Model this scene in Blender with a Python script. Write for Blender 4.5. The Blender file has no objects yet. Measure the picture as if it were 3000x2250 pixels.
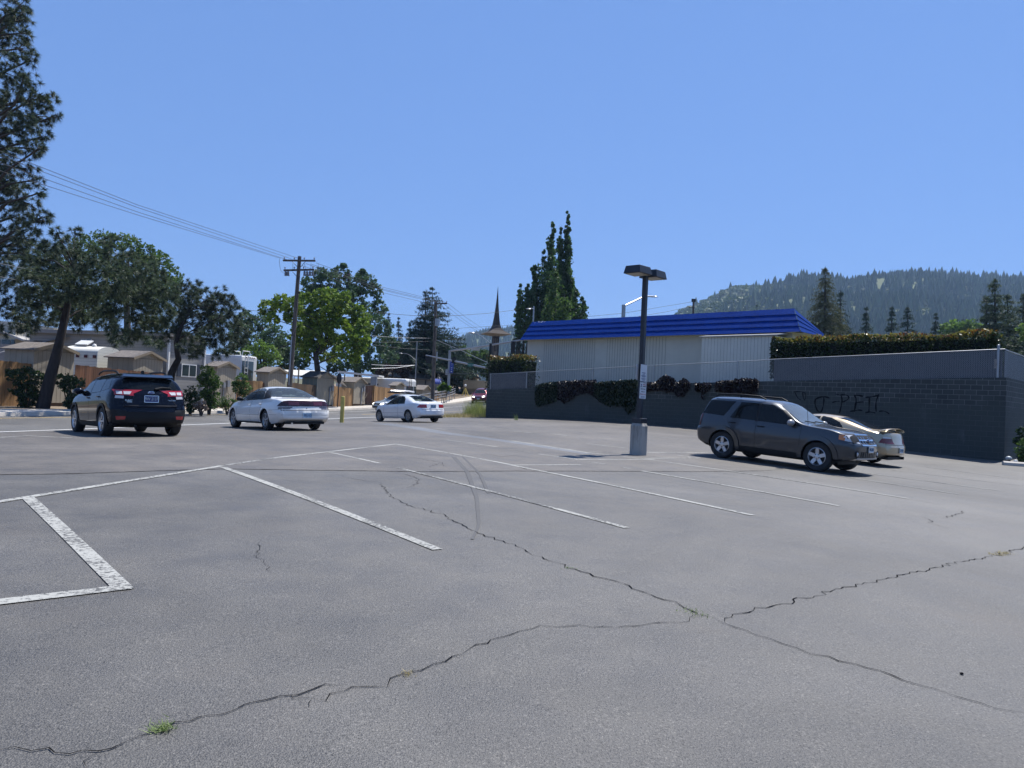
import bpy, bmesh, math, random
import numpy as np
from mathutils import Vector, Matrix
from mathutils.bvhtree import BVHTree
C = bpy.context
SC = C.scene
R = math.radians
random.seed(7)

# ------------------------------------------------------------------ camera
F_PX = 2225.0                      # focal length in pixels of the 3000 px wide photograph
PITCH, ROLL, CAM_H = R(1.23), R(2.65), 1.373
cp, sp_, cr, sr = math.cos(PITCH), math.sin(PITCH), math.cos(ROLL), math.sin(ROLL)
CF = Vector((0, cp, sp_))
_u0, _r0 = Vector((0, -sp_, cp)), Vector((1, 0, 0))
CU = cr * _u0 - sr * _r0
CR = cr * _r0 + sr * _u0
cam = bpy.data.objects.new('camera', bpy.data.cameras.new('camera'))
SC.collection.objects.link(cam)
cam.data.sensor_fit = 'HORIZONTAL'
cam.data.angle = 2 * math.atan(1500 / F_PX)
cam.data.clip_start, cam.data.clip_end = 0.1, 9000
_m = Matrix((CR, CU, -CF)).transposed().to_4x4()
_m.translation = (0, 0, CAM_H)
cam.matrix_world = _m
SC.camera = cam

# ------------------------------------------------------------------ light
SUN_EL, SUN_AZ = R(63), R(43)      # azimuth from +Y towards +X
w = bpy.data.worlds.new('World'); SC.world = w; w.use_nodes = True
nt = w.node_tree; nt.nodes.clear()
_o = nt.nodes.new('ShaderNodeOutputWorld'); _b = nt.nodes.new('ShaderNodeBackground'); _s = nt.nodes.new('ShaderNodeTexSky')
_s.sky_type = 'NISHITA'; _s.sun_disc = False; _s.sun_elevation = SUN_EL; _s.sun_rotation = SUN_AZ
_s.altitude = 0; _s.air_density = 1.0; _s.dust_density = 0.0; _s.ozone_density = 10.0
_b.inputs['Strength'].default_value = 0.12
_g = nt.nodes.new('ShaderNodeGamma'); _g.inputs[1].default_value = 0.35        # evens the sky out as the phone's exposure does
_k = nt.nodes.new('ShaderNodeMix'); _k.data_type = 'RGBA'; _k.blend_type = 'MULTIPLY'; _k.inputs[0].default_value = 1.0
_k.inputs[7].default_value = (0.885, 1.37, 2.40, 1)
nt.links.new(_s.outputs[0], _g.inputs[0]); nt.links.new(_g.outputs[0], _k.inputs[6]); nt.links.new(_k.outputs[2], _b.inputs[0])
nt.links.new(_b.outputs[0], _o.inputs[0])
sun = bpy.data.objects.new('sun', bpy.data.lights.new('sun', 'SUN'))
SC.collection.objects.link(sun)
sun.data.energy = 4.6; sun.data.angle = R(0.5); sun.data.color = (1.0, 0.96, 0.9)
_d = Vector((math.cos(SUN_EL) * math.sin(SUN_AZ), math.cos(SUN_EL) * math.cos(SUN_AZ), math.sin(SUN_EL)))
sun.rotation_euler = _d.to_track_quat('Z', 'Y').to_euler()
SC.view_settings.view_transform = 'Standard'; SC.view_settings.look = 'None'
SC.view_settings.exposure = 0.6; SC.view_settings.gamma = 1.0
SC.render.engine = 'CYCLES'
SC.cycles.max_bounces = 6; SC.cycles.diffuse_bounces = 3; SC.cycles.glossy_bounces = 3
SC.cycles.transmission_bounces = 5; SC.cycles.transparent_max_bounces = 12
SC.cycles.caustics_reflective = False; SC.cycles.caustics_refractive = False
SC.cycles.sample_clamp_indirect = 4.0
SC.cycles.use_denoising = True

# ------------------------------------------------------------------ terrain and picture-to-place helpers
HAZE = 0.00017
HC = (-0.3079, 0.2113, -0.8101, 0.7703, -0.0821, 0.1241)
def _soft(v, lo, hi, k=1.5):
    v = lo + np.logaddexp(0, (v - lo) / k) * k
    return hi - np.logaddexp(0, (hi - v) / k) * k
def hgt(x, y):
    """Height of the paved ground: a gently crested lot, the street rising far ahead."""
    xs = _soft(np.asarray(x, float), -12.5, 17.0) / 20; ys = (_soft(np.asarray(y, float), 0.0, 50.0) - 15) / 20
    z = HC[0] * xs + HC[1] * ys + HC[2] * xs * xs + HC[3] * xs * ys + HC[4] * ys * ys + HC[5]
    x = np.asarray(x, float); y = np.asarray(y, float)
    f = -0.10 - 0.25 / (1 + np.exp(-(x - 3) / 2.0))
    z = f + 0.05 * np.logaddexp(0, (z - f) / 0.05)
    t = np.clip(y - 50, 0, None)
    return z + np.where(t < 50, 0.00062 * t * t, 0.00062 * 2500 + 0.062 * (t - 50))
def ray(px, py):
    return CF + CR * ((px - 1500) / F_PX) - CU * ((py - 1125) / F_PX)
def at(px, py, d):
    """Place whose forward distance is d and that the photograph shows at px, py."""
    v = ray(px, py)
    return Vector((0, 0, CAM_H)) + v * (d / v.y)
def G(px, py, dz=0.0):
    v = ray(px, py); t = 1.5
    o = Vector((0, 0, CAM_H))
    step = 0.25
    while t < 400:
        p = o + v * t
        if p.z < float(hgt(p.x, p.y)) + dz:
            break
        t += step; step = max(0.25, t * 0.01)
    lo, hi = t - step, t
    for _ in range(30):
        mid = (lo + hi) / 2; p = o + v * mid
        if p.z < float(hgt(p.x, p.y)) + dz: hi = mid
        else: lo = mid
    return o + v * hi
def gz(x, y, dz=0.0):
    return Vector((x, y, float(hgt(x, y)) + dz))
def px_of(p):
    d = Vector(p) - Vector((0, 0, CAM_H)); z = d.dot(CF)
    return (1500 + F_PX * d.dot(CR) / z, 1125 - F_PX * d.dot(CU) / z)
# ------------------------------------------------------------------ naming
def tag(o, label=None, cat=None, group=None, kind=None):
    if label: o['label'] = label
    if cat: o['category'] = cat
    if group: o['group'] = group
    if kind: o['kind'] = kind
    return o
def empty(name, loc, rz=0.0, label=None, cat=None, group=None):
    o = bpy.data.objects.new(name, None); SC.collection.objects.link(o)
    o.location = loc; o.rotation_euler = (0, 0, rz); o.empty_display_size = 0.2
    return tag(o, label, cat, group)
def copy_tree(o, parent=None):
    c = o.copy(); SC.collection.objects.link(c)
    if parent is not None: c.parent = parent
    for ch in list(o.children): copy_tree(ch, c)
    return c

# ------------------------------------------------------------------ mesh builder
class MB:
    def __init__(s): s.v = []; s.f = []; s.mi = []; s.mats = []; s.smooth = []
    def m(s, mat):
        if mat not in s.mats: s.mats.append(mat)
        return s.mats.index(mat)
    def face(s, idx, mat, sm=False):
        s.f.append(tuple(idx)); s.mi.append(s.m(mat)); s.smooth.append(sm)
    def poly(s, pts, mat, sm=False):
        n = len(s.v); s.v += [tuple(p) for p in pts]; s.face(range(n, n + len(pts)), mat, sm)
    def box(s, c, size, mat, rz=0.0, rx=0.0, ry=0.0):
        M = Matrix.Rotation(rz, 3, 'Z') @ Matrix.Rotation(ry, 3, 'Y') @ Matrix.Rotation(rx, 3, 'X')
        n = len(s.v); hx, hy, hz = (k / 2 for k in size)
        for z in (-hz, hz):
            for x, y in ((-hx, -hy), (hx, -hy), (hx, hy), (-hx, hy)):
                s.v.append(tuple(Vector(c) + M @ Vector((x, y, z))))
        for q in ((3, 2, 1, 0), (4, 5, 6, 7), (0, 1, 5, 4), (1, 2, 6, 5), (2, 3, 7, 6), (3, 0, 4, 7)):
            s.face([n + k for k in q], mat)
        return s
    def prism(s, pts, vec, mat, cap=True):
        """Extrude a polygon (3-D points) along vec."""
        n = len(s.v); k = len(pts); vec = Vector(vec)
        s.v += [tuple(p) for p in pts] + [tuple(Vector(p) + vec) for p in pts]
        for i in range(k):
            j = (i + 1) % k; s.face((n + i, n + j, n + k + j, n + k + i), mat)
        if cap:
            s.face(range(n + k - 1, n - 1, -1), mat); s.face(range(n + k, n + 2 * k), mat)
        return s
    def tube(s, path, r, mat, seg=8, cap=True, sm=True):
        """r: number or one radius for each point."""
        path = [Vector(p) for p in path]; k = len(path)
        rr = [r] * k if isinstance(r, (int, float)) else list(r)
        n0 = len(s.v); up = None
        for i, p in enumerate(path):
            t = (path[min(i + 1, k - 1)] - path[max(i - 1, 0)]).normalized()
            if up is None:
                a = Vector((0, 0, 1)) if abs(t.z) < 0.9 else Vector((1, 0, 0))
                up = (a - t * a.dot(t)).normalized()
            else:
                up = (up - t * up.dot(t)).normalized()
            b = t.cross(up)
            for q in range(seg):
                a = 2 * math.pi * q / seg
                s.v.append(tuple(p + (up * math.cos(a) + b * math.sin(a)) * rr[i]))
        for i in range(k - 1):
            for q in range(seg):
                a = n0 + i * seg + q; b_ = n0 + i * seg + (q + 1) % seg
                s.face((a, b_, b_ + seg, a + seg), mat, sm)
        if cap:
            s.face(range(n0 + seg - 1, n0 - 1, -1), mat); e = n0 + (k - 1) * seg
            s.face(range(e, e + seg), mat)
        return s
    def lathe(s, prof, mat, c=(0, 0, 0), axis='Z', seg=16, sm=True, closed=False, cap=True):
        """prof: (radius, height) pairs."""
        n0 = len(s.v); k = len(prof)
        for r, h in prof:
            for q in range(seg):
                a = 2 * math.pi * q / seg; x, y = r * math.cos(a), r * math.sin(a)
                p = (x, y, h) if axis == 'Z' else ((x, h, y) if axis == 'Y' else (h, x, y))
                s.v.append((p[0] + c[0], p[1] + c[1], p[2] + c[2]))
        rng = k if closed else k - 1
        for i in range(rng):
            for q in range(seg):
                a = n0 + i * seg + q; b = n0 + i * seg + (q + 1) % seg
                i2 = n0 + ((i + 1) % k) * seg
                s.face((a, b, i2 + (q + 1) % seg, i2 + q), mat, sm)
        if not closed and cap:
            if prof[0][0] > 1e-4: s.face(range(n0 + seg - 1, n0 - 1, -1), mat)
            if prof[-1][0] > 1e-4: s.face(range(n0 + (k - 1) * seg, n0 + k * seg), mat)
        return s
    def ball(s, c, r, mat, seg=12, rings=8, sc=(1, 1, 1)):
        prof = [(max(1e-5, math.sin(math.pi * i / rings)), -math.cos(math.pi * i / rings)) for i in range(rings + 1)]
        n0 = len(s.v); s.lathe(prof, mat, seg=seg)
        for i in range(n0, len(s.v)):
            v = s.v[i]; s.v[i] = tuple(c[k] + v[k] * r * sc[k] for k in range(3))
        return s
    def grid(s, P, mat, sm=True, flip=False):
        """P[i][j] points"""
        n0 = len(s.v); a = len(P); b = len(P[0])
        for row in P: s.v += [tuple(p) for p in row]
        for i in range(a - 1):
            for j in range(b - 1):
                q = (n0 + i * b + j, n0 + i * b + j + 1, n0 + (i + 1) * b + j + 1, n0 + (i + 1) * b + j)
                s.face(q[::-1] if flip else q, mat, sm)
        return s
    def build(s, name, parent=None, loc=None, rz=0.0, bevel=0.0, fix=True):
        me = bpy.data.meshes.new(name)
        me.from_pydata(s.v, [], s.f)
        for m_ in s.mats: me.materials.append(m_)
        me.polygons.foreach_set('material_index', s.mi)
        me.polygons.foreach_set('use_smooth', s.smooth)
        if fix:
            bm = bmesh.new(); bm.from_mesh(me); bmesh.ops.recalc_face_normals(bm, faces=bm.faces); bm.to_mesh(me); bm.free()
        if any(s.smooth):
            me.set_sharp_from_angle(angle=R(42))
        o = bpy.data.objects.new(name, me); SC.collection.objects.link(o)
        if parent is not None: o.parent = parent
        if loc is not None: o.location = loc
        o.rotation_euler = (0, 0, rz)
        if bevel:
            b = o.modifiers.new('bevel', 'BEVEL'); b.width = bevel; b.segments = 2; b.limit_method = 'ANGLE'; b.angle_limit = R(40)
        return o

# ------------------------------------------------------------------ materials
def _n(nt, t, **k):
    n = nt.nodes.new(t)
    for a, v in k.items():
        if a.startswith('i_'): n.inputs[a[2:].replace('_', ' ')].default_value = v
        else: setattr(n, a, v)
    return n
def rgba(c): return (c[0], c[1], c[2], 1.0)
def ramp(nt, stops):
    n = nt.nodes.new('ShaderNodeValToRGB'); e = n.color_ramp.elements
    while len(e) < len(stops): e.new(0.5)
    for k, (p, c) in zip(e, stops): k.position = p; k.color = rgba(c) if len(c) == 3 else c
    return n
def mix(nt, a, b, fac, mode='MIX'):
    n = nt.nodes.new('ShaderNodeMix'); n.data_type = 'RGBA'; n.blend_type = mode
    for sock, v in ((n.inputs[0], fac), (n.inputs[6], a), (n.inputs[7], b)):
        if isinstance(v, (int, float)): sock.default_value = v
        elif isinstance(v, (tuple, list)): sock.default_value = rgba(v)
        else: nt.links.new(v, sock)
    return n.outputs[2]
def noise(nt, scale, detail=4.0, rough=0.55, vec=None, coord='Object', dist=0.0):
    n = nt.nodes.new('ShaderNodeTexNoise'); n.inputs['Scale'].default_value = scale
    n.inputs['Detail'].default_value = detail; n.inputs['Roughness'].default_value = rough; n.inputs['Distortion'].default_value = dist
    if vec is None:
        tc = nt.nodes.new('ShaderNodeTexCoord'); vec = tc.outputs[coord]
    nt.links.new(vec, n.inputs['Vector'])
    return n.outputs['Fac']
def mathn(nt, op, a, b=0.0, c=None):
    n = nt.nodes.new('ShaderNodeMath'); n.operation = op
    for i, v in enumerate((a, b) if c is None else (a, b, c)):
        if isinstance(v, (int, float)): n.inputs[i].default_value = v
        else: nt.links.new(v, n.inputs[i])
    return n.outputs[0]
def scaled(nt, sx, sy, sz, coord='Object'):
    tc = nt.nodes.new('ShaderNodeTexCoord'); mp = nt.nodes.new('ShaderNodeMapping')
    mp.inputs['Scale'].default_value = (sx, sy, sz); nt.links.new(tc.outputs[coord], mp.inputs['Vector'])
    return mp.outputs[0]
def newmat(name):
    m = bpy.data.materials.new(name); m.use_nodes = True
    return m, m.node_tree, m.node_tree.nodes['Principled BSDF']
def bump(nt, b, h, strength=0.3, dist=0.02):
    n = nt.nodes.new('ShaderNodeBump'); n.inputs['Strength'].default_value = strength; n.inputs['Distance'].default_value = dist
    nt.links.new(h, n.inputs['Height']); nt.links.new(n.outputs[0], b.inputs['Normal'])
def plain(name, col, rough=0.6, metal=0.0, var=0.15, scale=3.0, coat=0.0, spec=0.5, bumps=0.0, bscale=40.0, emit=None):
    m, nt, b = newmat(name)
    b.inputs['Roughness'].default_value = rough; b.inputs['Metallic'].default_value = metal
    b.inputs['Coat Weight'].default_value = coat; b.inputs['Coat Roughness'].default_value = 0.04
    b.inputs['Specular IOR Level'].default_value = spec
    if var:
        f = noise(nt, scale, 5.0, 0.6)
        lo = [max(0, c * (1 - var)) for c in col]; hi = [min(1, c * (1 + var)) for c in col]
        r_ = ramp(nt, [(0.3, lo), (0.7, hi)]); nt.links.new(f, r_.inputs[0]); nt.links.new(r_.outputs[0], b.inputs['Base Color'])
    else:
        b.inputs['Base Color'].default_value = rgba(col)
    if bumps: bump(nt, b, noise(nt, bscale, 4.0), bumps, 0.02)
    return m
def leafmat(name, dark, light, back=None, scale=0.8, trans=0.35, rough=0.55, contrast=(0.35, 0.65), gain=1.0):
    """Leaf colour differs from leaf to leaf and from spray to spray (young and old growth; for pines, lit tufts and dark interior put into the colour)."""
    m, nt, b = newmat(name); dark = [c * gain for c in dark]; light = [c * gain for c in light]
    f = noise(nt, scale, 3.0, 0.6)
    g = nt.nodes.new('ShaderNodeNewGeometry')
    v = mathn(nt, 'ADD', mathn(nt, 'MULTIPLY', f, 0.65), mathn(nt, 'MULTIPLY', g.outputs['Random Per Island'], 0.35))
    r_ = ramp(nt, [(contrast[0], dark), (contrast[1], light)]); nt.links.new(v, r_.inputs[0])
    nt.links.new(r_.outputs[0], b.inputs['Base Color'])
    b.inputs['Roughness'].default_value = rough; b.inputs['Specular IOR Level'].default_value = 0.35
    t = nt.nodes.new('ShaderNodeBsdfTranslucent')
    tc = mix(nt, r_.outputs[0], (0.75, 0.95, 0.15), 0.35, 'MULTIPLY') if back is None else mix(nt, r_.outputs[0], back, 0.5)
    br = nt.nodes.new('ShaderNodeBrightContrast'); br.inputs['Bright'].default_value = 0.0; nt.links.new(tc, br.inputs[0])
    nt.links.new(br.outputs[0], t.inputs['Color'])
    ms = nt.nodes.new('ShaderNodeMixShader'); ms.inputs[0].default_value = trans
    o = nt.nodes['Material Output']
    nt.links.new(b.outputs[0], ms.inputs[1]); nt.links.new(t.outputs[0], ms.inputs[2]); nt.links.new(ms.outputs[0], o.inputs[0])
    return m

# ------------------------------------------------------------------ foliage
def fast_mesh(name, V, nper, mat, parent=None, smooth=False):
    """V: (N*nper, 3) vertices, one face for every nper vertices."""
    me = bpy.data.meshes.new(name); nv = len(V); nf = nv // nper
    me.vertices.add(nv); me.vertices.foreach_set('co', np.ascontiguousarray(V, dtype=np.float32).ravel())
    me.loops.add(nv); me.loops.foreach_set('vertex_index', np.arange(nv, dtype=np.int32))
    me.polygons.add(nf); me.polygons.foreach_set('loop_start', np.arange(0, nv, nper, dtype=np.int32))
    me.polygons.foreach_set('loop_total', np.full(nf, nper, dtype=np.int32))
    me.materials.append(mat); me.update(calc_edges=True); me.validate()
    o = bpy.data.objects.new(name, me); SC.collection.objects.link(o)
    if parent is not None: o.parent = parent
    return o
def unit(rng, n):
    v = rng.normal(size=(n, 3)); return v / np.linalg.norm(v, axis=1, keepdims=True)
def leaves(P, size, rng, aspect=0.6, out=None, droop=0.0):
    """Rhombic leaves at P; returns (4N,3)."""
    n = len(P); s = size * rng.uniform(0.6, 1.35, n)[:, None]
    a = unit(rng, n)
    if out is not None: a = a * 0.8 + out * 0.7
    a[:, 2] -= droop; a /= np.linalg.norm(a, axis=1, keepdims=True)
    b = np.cross(a, unit(rng, n)); b /= np.linalg.norm(b, axis=1, keepdims=True) + 1e-9
    V = np.empty((n, 4, 3)); V[:, 0] = P - a * s * 0.5; V[:, 1] = P + b * s * aspect * 0.5; V[:, 2] = P + a * s * 0.5; V[:, 3] = P - b * s * aspect * 0.5
    return V.reshape(-1, 3)
def needles(P, length, k, rng, width=0.035, up=0.35, out=None):
    """k thin needles radiating from each tuft centre; returns (3N,3)."""
    n = len(P) * k; c = np.repeat(P, k, 0)
    d = unit(rng, n); d[:, 2] += up
    if out is not None: d += 0.7 * np.repeat(out, k, 0)
    d /= np.linalg.norm(d, axis=1, keepdims=True)
    L = (np.repeat(length, k) if hasattr(length, '__len__') else length) * rng.uniform(0.6, 1.1, n); L = L[:, None]; width = np.repeat(width, k)[:, None] if hasattr(width, '__len__') else width
    b = np.cross(d, unit(rng, n)); b /= np.linalg.norm(b, axis=1, keepdims=True) + 1e-9
    V = np.empty((n, 3, 3)); V[:, 0] = c - b * width; V[:, 1] = c + b * width; V[:, 2] = c + d * L
    V[:, 2, 2] -= 0.18 * L[:, 0]
    return V.reshape(-1, 3)
def bark(name, col):
    m, nt, b = newmat(name)
    v = scaled(nt, 7, 7, 1.6)
    f = noise(nt, 1.0, 6, 0.65, vec=v)
    r_ = ramp(nt, [(0.35, [c * 0.45 for c in col]), (0.65, [c * 1.35 for c in col])]); nt.links.new(f, r_.inputs[0])
    nt.links.new(r_.outputs[0], b.inputs['Base Color']); b.inputs['Roughness'].default_value = 0.9
    bump(nt, b, f, 0.8, 0.05)
    return m
def lobe_points(lobes, per, rng, sub=0.33, fill=0.75):
    """lobes: (centre Vector, (rx, ry, rz)); sub-clumps on each lobe, points on each sub-clump. Returns points and outward directions."""
    P, O = [], []
    for c, r3 in lobes:
        r3 = np.array(r3, float); c = np.array(c)
        area = (r3[0] * r3[2] + r3[0] * r3[1] + r3[1] * r3[2]) / 3
        ns = max(8, int(11 * area / (sub * sub * np.mean(r3) ** 2) * 0.12 * 3))
        ns = min(ns, 60)
        d = unit(rng, ns); rad = rng.uniform(0.45, 1.0, ns)[:, None] ** 0.6
        sc = c + d * r3 * rad * (1 - sub * 0.6)
        rs = sub * np.mean(r3) * rng.uniform(0.55, 1.25, ns)
        npts = max(6, int(per * area / ns))
        for s_, q, dd in zip(sc, rs, d):
            u = unit(rng, npts); rr = (rng.uniform(0.25, 1.0, npts) ** 0.5)[:, None]
            P.append(s_ + u * rr * q * np.array([1, 1, 0.75])); O.append(u * 0.5 + dd * 0.7)
    return np.concatenate(P), np.concatenate(O)
def tuft_points(lobes, per, rng):
    P, O = [], []
    for c, r3 in lobes:
        r3 = np.array(r3, float); n = max(4, int(per * (r3[0] * r3[2] + r3[0] * r3[1]) / 2)); d = unit(rng, n); rad = rng.uniform(.12, 1.0, n)[:, None] ** .5 * rng.uniform(.85, 1.22, n)[:, None]
        P.append(np.array(c) + d * r3 * rad * .95); O.append(d * .8)
    return np.concatenate(P), np.concatenate(O)
def px_lobes(spec, d, rng, depth=1.0, jit=0.35, spread=0.0):
    """spec: (px, py, r or (rx, rz)) in photograph pixels at distance d; spread in depth."""
    out = []
    for q in spec:
        px, py, r = q[:3]; dd = d + (q[3] if len(q) > 3 else 0) + rng.uniform(-spread, spread)
        rx, rz = (r, r) if isinstance(r, (int, float)) else r
        k = dd / F_PX; c = at(px, py, dd)
        c.y += rng.uniform(-jit, jit) * rx * k
        out.append((c, (rx * k, rx * k * depth, rz * k)))
    return out
def limbs(mb, base, top, r0, lobes, mat, rng, n=10):
    """A trunk from base to top (path of points) with limbs to the lobes."""
    path = [Vector(p) for p in base]
    k = len(path); mb.tube(path, [r0 * (1 - 0.65 * i / (k - 1)) for i in range(k)], mat, seg=9)
    for c, r3 in lobes[:n]:
        c = Vector(c); best = None
        for q in range(25):
            t = 0.3 + 0.68 * q / 24; i = min(int(t * (k - 1)), k - 2); p = path[i].lerp(path[i + 1], t * (k - 1) - i)
            h = abs(p.z - (c.z - 0.35 * (c - p).to_2d().length))
            if best is None or h < best[0]: best = (h, p, t)
        s_, t = best[1], best[2]
        mid = s_.lerp(c, 0.5) + Vector(rng.normal(size=3) * 0.04 * (c - s_).length); mid.z += 0.05 * (c - s_).length
        rr = r0 * 0.26 * (1 - 0.4 * t)
        mb.tube([s_, s_.lerp(mid, 0.6), mid, c.lerp(mid, 0.3), c], [rr, rr * 0.8, rr * 0.62, rr * 0.4, rr * 0.2], mat, seg=6)
        for _ in range(3):
            e = c + Vector(unit(rng, 1)[0] * np.array(r3) * 0.85)
            mb.tube([c.lerp(mid, 0.4), c.lerp(e, 0.5), e], [rr * 0.35, rr * 0.22, rr * 0.08], mat, seg=5)
def tree(name, label, spec, d, trunk, r0, lm, bm, seed, group=None, kind='leaf', per=420, size=0.16, sub=0.33, depth=1.0, cat='tree', **k):
    """trunk: path of (px, py) from the foot up, at distance d; or Vectors."""
    rng = np.random.default_rng(seed)
    path = [p if isinstance(p, Vector) else at(p[0], p[1], d) for p in trunk]
    foot = path[0].copy()
    root = empty(name, foot, 0, label, cat, group)
    lobes = px_lobes(spec, d, rng, depth, spread=k.get('spread', 0))
    off = np.array(foot)
    mb = MB(); limbs(mb, path, None, r0, lobes, bm, rng, n=k.get('nlimb', 12))
    mb.v = [tuple(np.array(v) - off) for v in mb.v]
    mb.build('trunk', root, fix=False)
    if kind == 'leaf':
        P, O = lobe_points(lobes, per, rng, sub)
        V = leaves(P, size, rng, k.get('aspect', 0.6), O, k.get('droop', 0.1)); nper = 4
    else:
        P, O = tuft_points(lobes, per, rng)
        V = needles(P, size, k.get('nk', 26), rng, k.get('nw', 0.02), k.get('up', 0.3), O); nper = 3
    fast_mesh('crown', V - off, nper, lm, root)
    return root
# ------------------------------------------------------------------ ground materials
def asphalt(name, base, seam=False, tint=(1, 1, 1), big=0.25):
    m, nt, b = newmat(name)
    n1 = noise(nt, 0.22, 5, 0.6, dist=0.6); n2 = noise(nt, 1.6, 6, 0.65); n3 = noise(nt, 85, 3, 0.7); n4 = noise(nt, 130, 2, 0.6)
    vor = nt.nodes.new('ShaderNodeTexVoronoi'); vor.inputs['Scale'].default_value = 130
    tc = nt.nodes.new('ShaderNodeTexCoord'); nt.links.new(tc.outputs['Object'], vor.inputs['Vector'])
    lo = [base * t * 0.72 for t in tint]; hi = [base * t * 1.3 for t in tint]
    r1 = ramp(nt, [(0.3, lo), (0.7, hi)]); nt.links.new(n1, r1.inputs[0])
    r2 = ramp(nt, [(0.32, (0.82,) * 3), (0.68, (1.16, 1.15, 1.12))]); nt.links.new(n2, r2.inputs[0])
    c = mix(nt, r1.outputs[0], r2.outputs[0], 1.0, 'MULTIPLY')
    r3 = ramp(nt, [(0.30, (0.22,) * 3), (0.44, (0.85,) * 3), (0.58, (1.1,) * 3), (0.74, (2.6, 2.55, 2.45))]); nt.links.new(n3, r3.inputs[0])
    c = mix(nt, c, r3.outputs[0], 0.95, 'MULTIPLY')
    r4 = ramp(nt, [(0.0, (1.7, 1.65, 1.55)), (0.16, (1.0,) * 3), (0.6, (0.85,) * 3)]); nt.links.new(vor.outputs['Distance'], r4.inputs[0])
    c = mix(nt, c, r4.outputs[0], 0.8, 'MULTIPLY')
    # brown weathered stain patches and smooth dark tyre-polished ones
    n5 = noise(nt, 0.35, 4, 0.6, vec=scaled(nt, 1.0, 1.6, 1.0), dist=0.4)
    r5 = ramp(nt, [(0.56, (0, 0, 0)), (0.72, (1, 1, 1))]); nt.links.new(n5, r5.inputs[0])
    br = mathn(nt, 'MULTIPLY', r5.outputs[0], 0.35)
    c = mix(nt, c, (base * 1.15, base * 0.98, base * 0.8), br)
    nt.links.new(c, b.inputs['Base Color'])
    rr = ramp(nt, [(0.3, (0.5,) * 3), (0.7, (0.68,) * 3)]); nt.links.new(n2, rr.inputs[0]); nt.links.new(rr.outputs[0], b.inputs['Roughness'])
    b.inputs['Specular IOR Level'].default_value = 0.5
    h = mathn(nt, 'ADD', mathn(nt, 'MULTIPLY', n3, 0.7), mathn(nt, 'MULTIPLY', vor.outputs['Distance'], -0.8))
    bump(nt, b, h, 0.55, 0.012)
    return m
M = {}
M['lot'] = asphalt('lot asphalt', 0.108, tint=(1.04, 1.0, 0.94))
M['lot_old'] = asphalt('older asphalt', 0.116, tint=(1.09, 1.0, 0.90))
M['road'] = asphalt('road asphalt', 0.125, tint=(1.03, 1.0, 0.95))
M['concrete'] = plain('pale concrete', (0.50, 0.46, 0.40), 0.85, var=0.16, scale=1.2, bumps=0.15)
M['dirt'] = plain('dry dirt', (0.20, 0.155, 0.11), 0.95, var=0.4, scale=1.8, bumps=0.5, bscale=12)
M['earth'] = plain('far ground', (0.10, 0.10, 0.055), 0.95, var=0.4, scale=0.08)
def worn_paint(name, col, wear=0.5, base=0.10):
    m, nt, b = newmat(name)
    n = noise(nt, 26, 6, 0.75); n2 = noise(nt, 1.3, 3, 0.5)
    v = mathn(nt, 'ADD', mathn(nt, 'MULTIPLY', n, 0.75), mathn(nt, 'MULTIPLY', n2, 0.25))
    r_ = ramp(nt, [(wear - 0.03, (1, 1, 1)), (wear + 0.05, (0, 0, 0))]); nt.links.new(v, r_.inputs[0])
    nt.links.new(mix(nt, (base, base, base), col, r_.outputs[0]), b.inputs['Base Color'])
    b.inputs['Roughness'].default_value = 0.9; b.inputs['Specular IOR Level'].default_value = 0.15
    bump(nt, b, n, 0.4, 0.008)
    return m
M['line'] = worn_paint('worn white paint', (0.36, 0.36, 0.335), 0.515)
M['line_faint'] = worn_paint('nearly gone white paint', (0.34, 0.34, 0.32), 0.47)
M['line_new'] = plain('white road paint', (0.55, 0.55, 0.53), 0.7, var=0.15, scale=2)
M['line_yellow'] = plain('yellow road paint', (0.60, 0.42, 0.14), 0.7, var=0.12, scale=2)
M['crack'] = plain('crack shadowed gap', (0.010, 0.010, 0.011), 1.0, var=0.0, spec=0.0)
M['seal'] = asphalt('sealed seam', 0.16, tint=(0.95, 1.0, 1.08))

def sheet(name, xs, ys, z, mat, keep=None):
    mb = MB(); P = [[(x, y, float(hgt(x, y)) + z) for y in ys] for x in xs]
    mb.grid(P, mat, sm=True)
    if keep: 
        k = [i for i, f in enumerate(mb.f) if keep(*(sum(mb.v[j][a] for j in f) / 4 for a in (0, 1)))]
        mb.f = [mb.f[i] for i in k]; mb.mi = [mb.mi[i] for i in k]; mb.smooth = [mb.smooth[i] for i in k]
    return tag(mb.build(name, fix=False), kind='structure')
def strip(mb, pts, width, mat, z, step=0.5, fn=hgt):
    """A band of the given width along ground points."""
    pts = [Vector((p[0], p[1])) for p in pts]; L = [0]
    for a, b in zip(pts, pts[1:]): L.append(L[-1] + (b - a).length)
    n = max(2, int(L[-1] / step) + 1); q = []
    for i in range(n + 1):
        s = L[-1] * i / n; k = 0
        while k < len(L) - 2 and L[k + 1] < s: k += 1
        q.append(pts[k].lerp(pts[k + 1], (s - L[k]) / max(1e-6, L[k + 1] - L[k])))
    P = []
    for i, p in enumerate(q):
        t = (q[min(i + 1, n)] - q[max(i - 1, 0)]).normalized(); o = Vector((-t.y, t.x)) * (width / 2 if isinstance(width, (int, float)) else width(i / n) / 2)
        P.append([(c.x, c.y, float(fn(c.x, c.y)) + z) for c in (p + o, p - o)])
    mb.grid(P, mat, sm=True)

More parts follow.
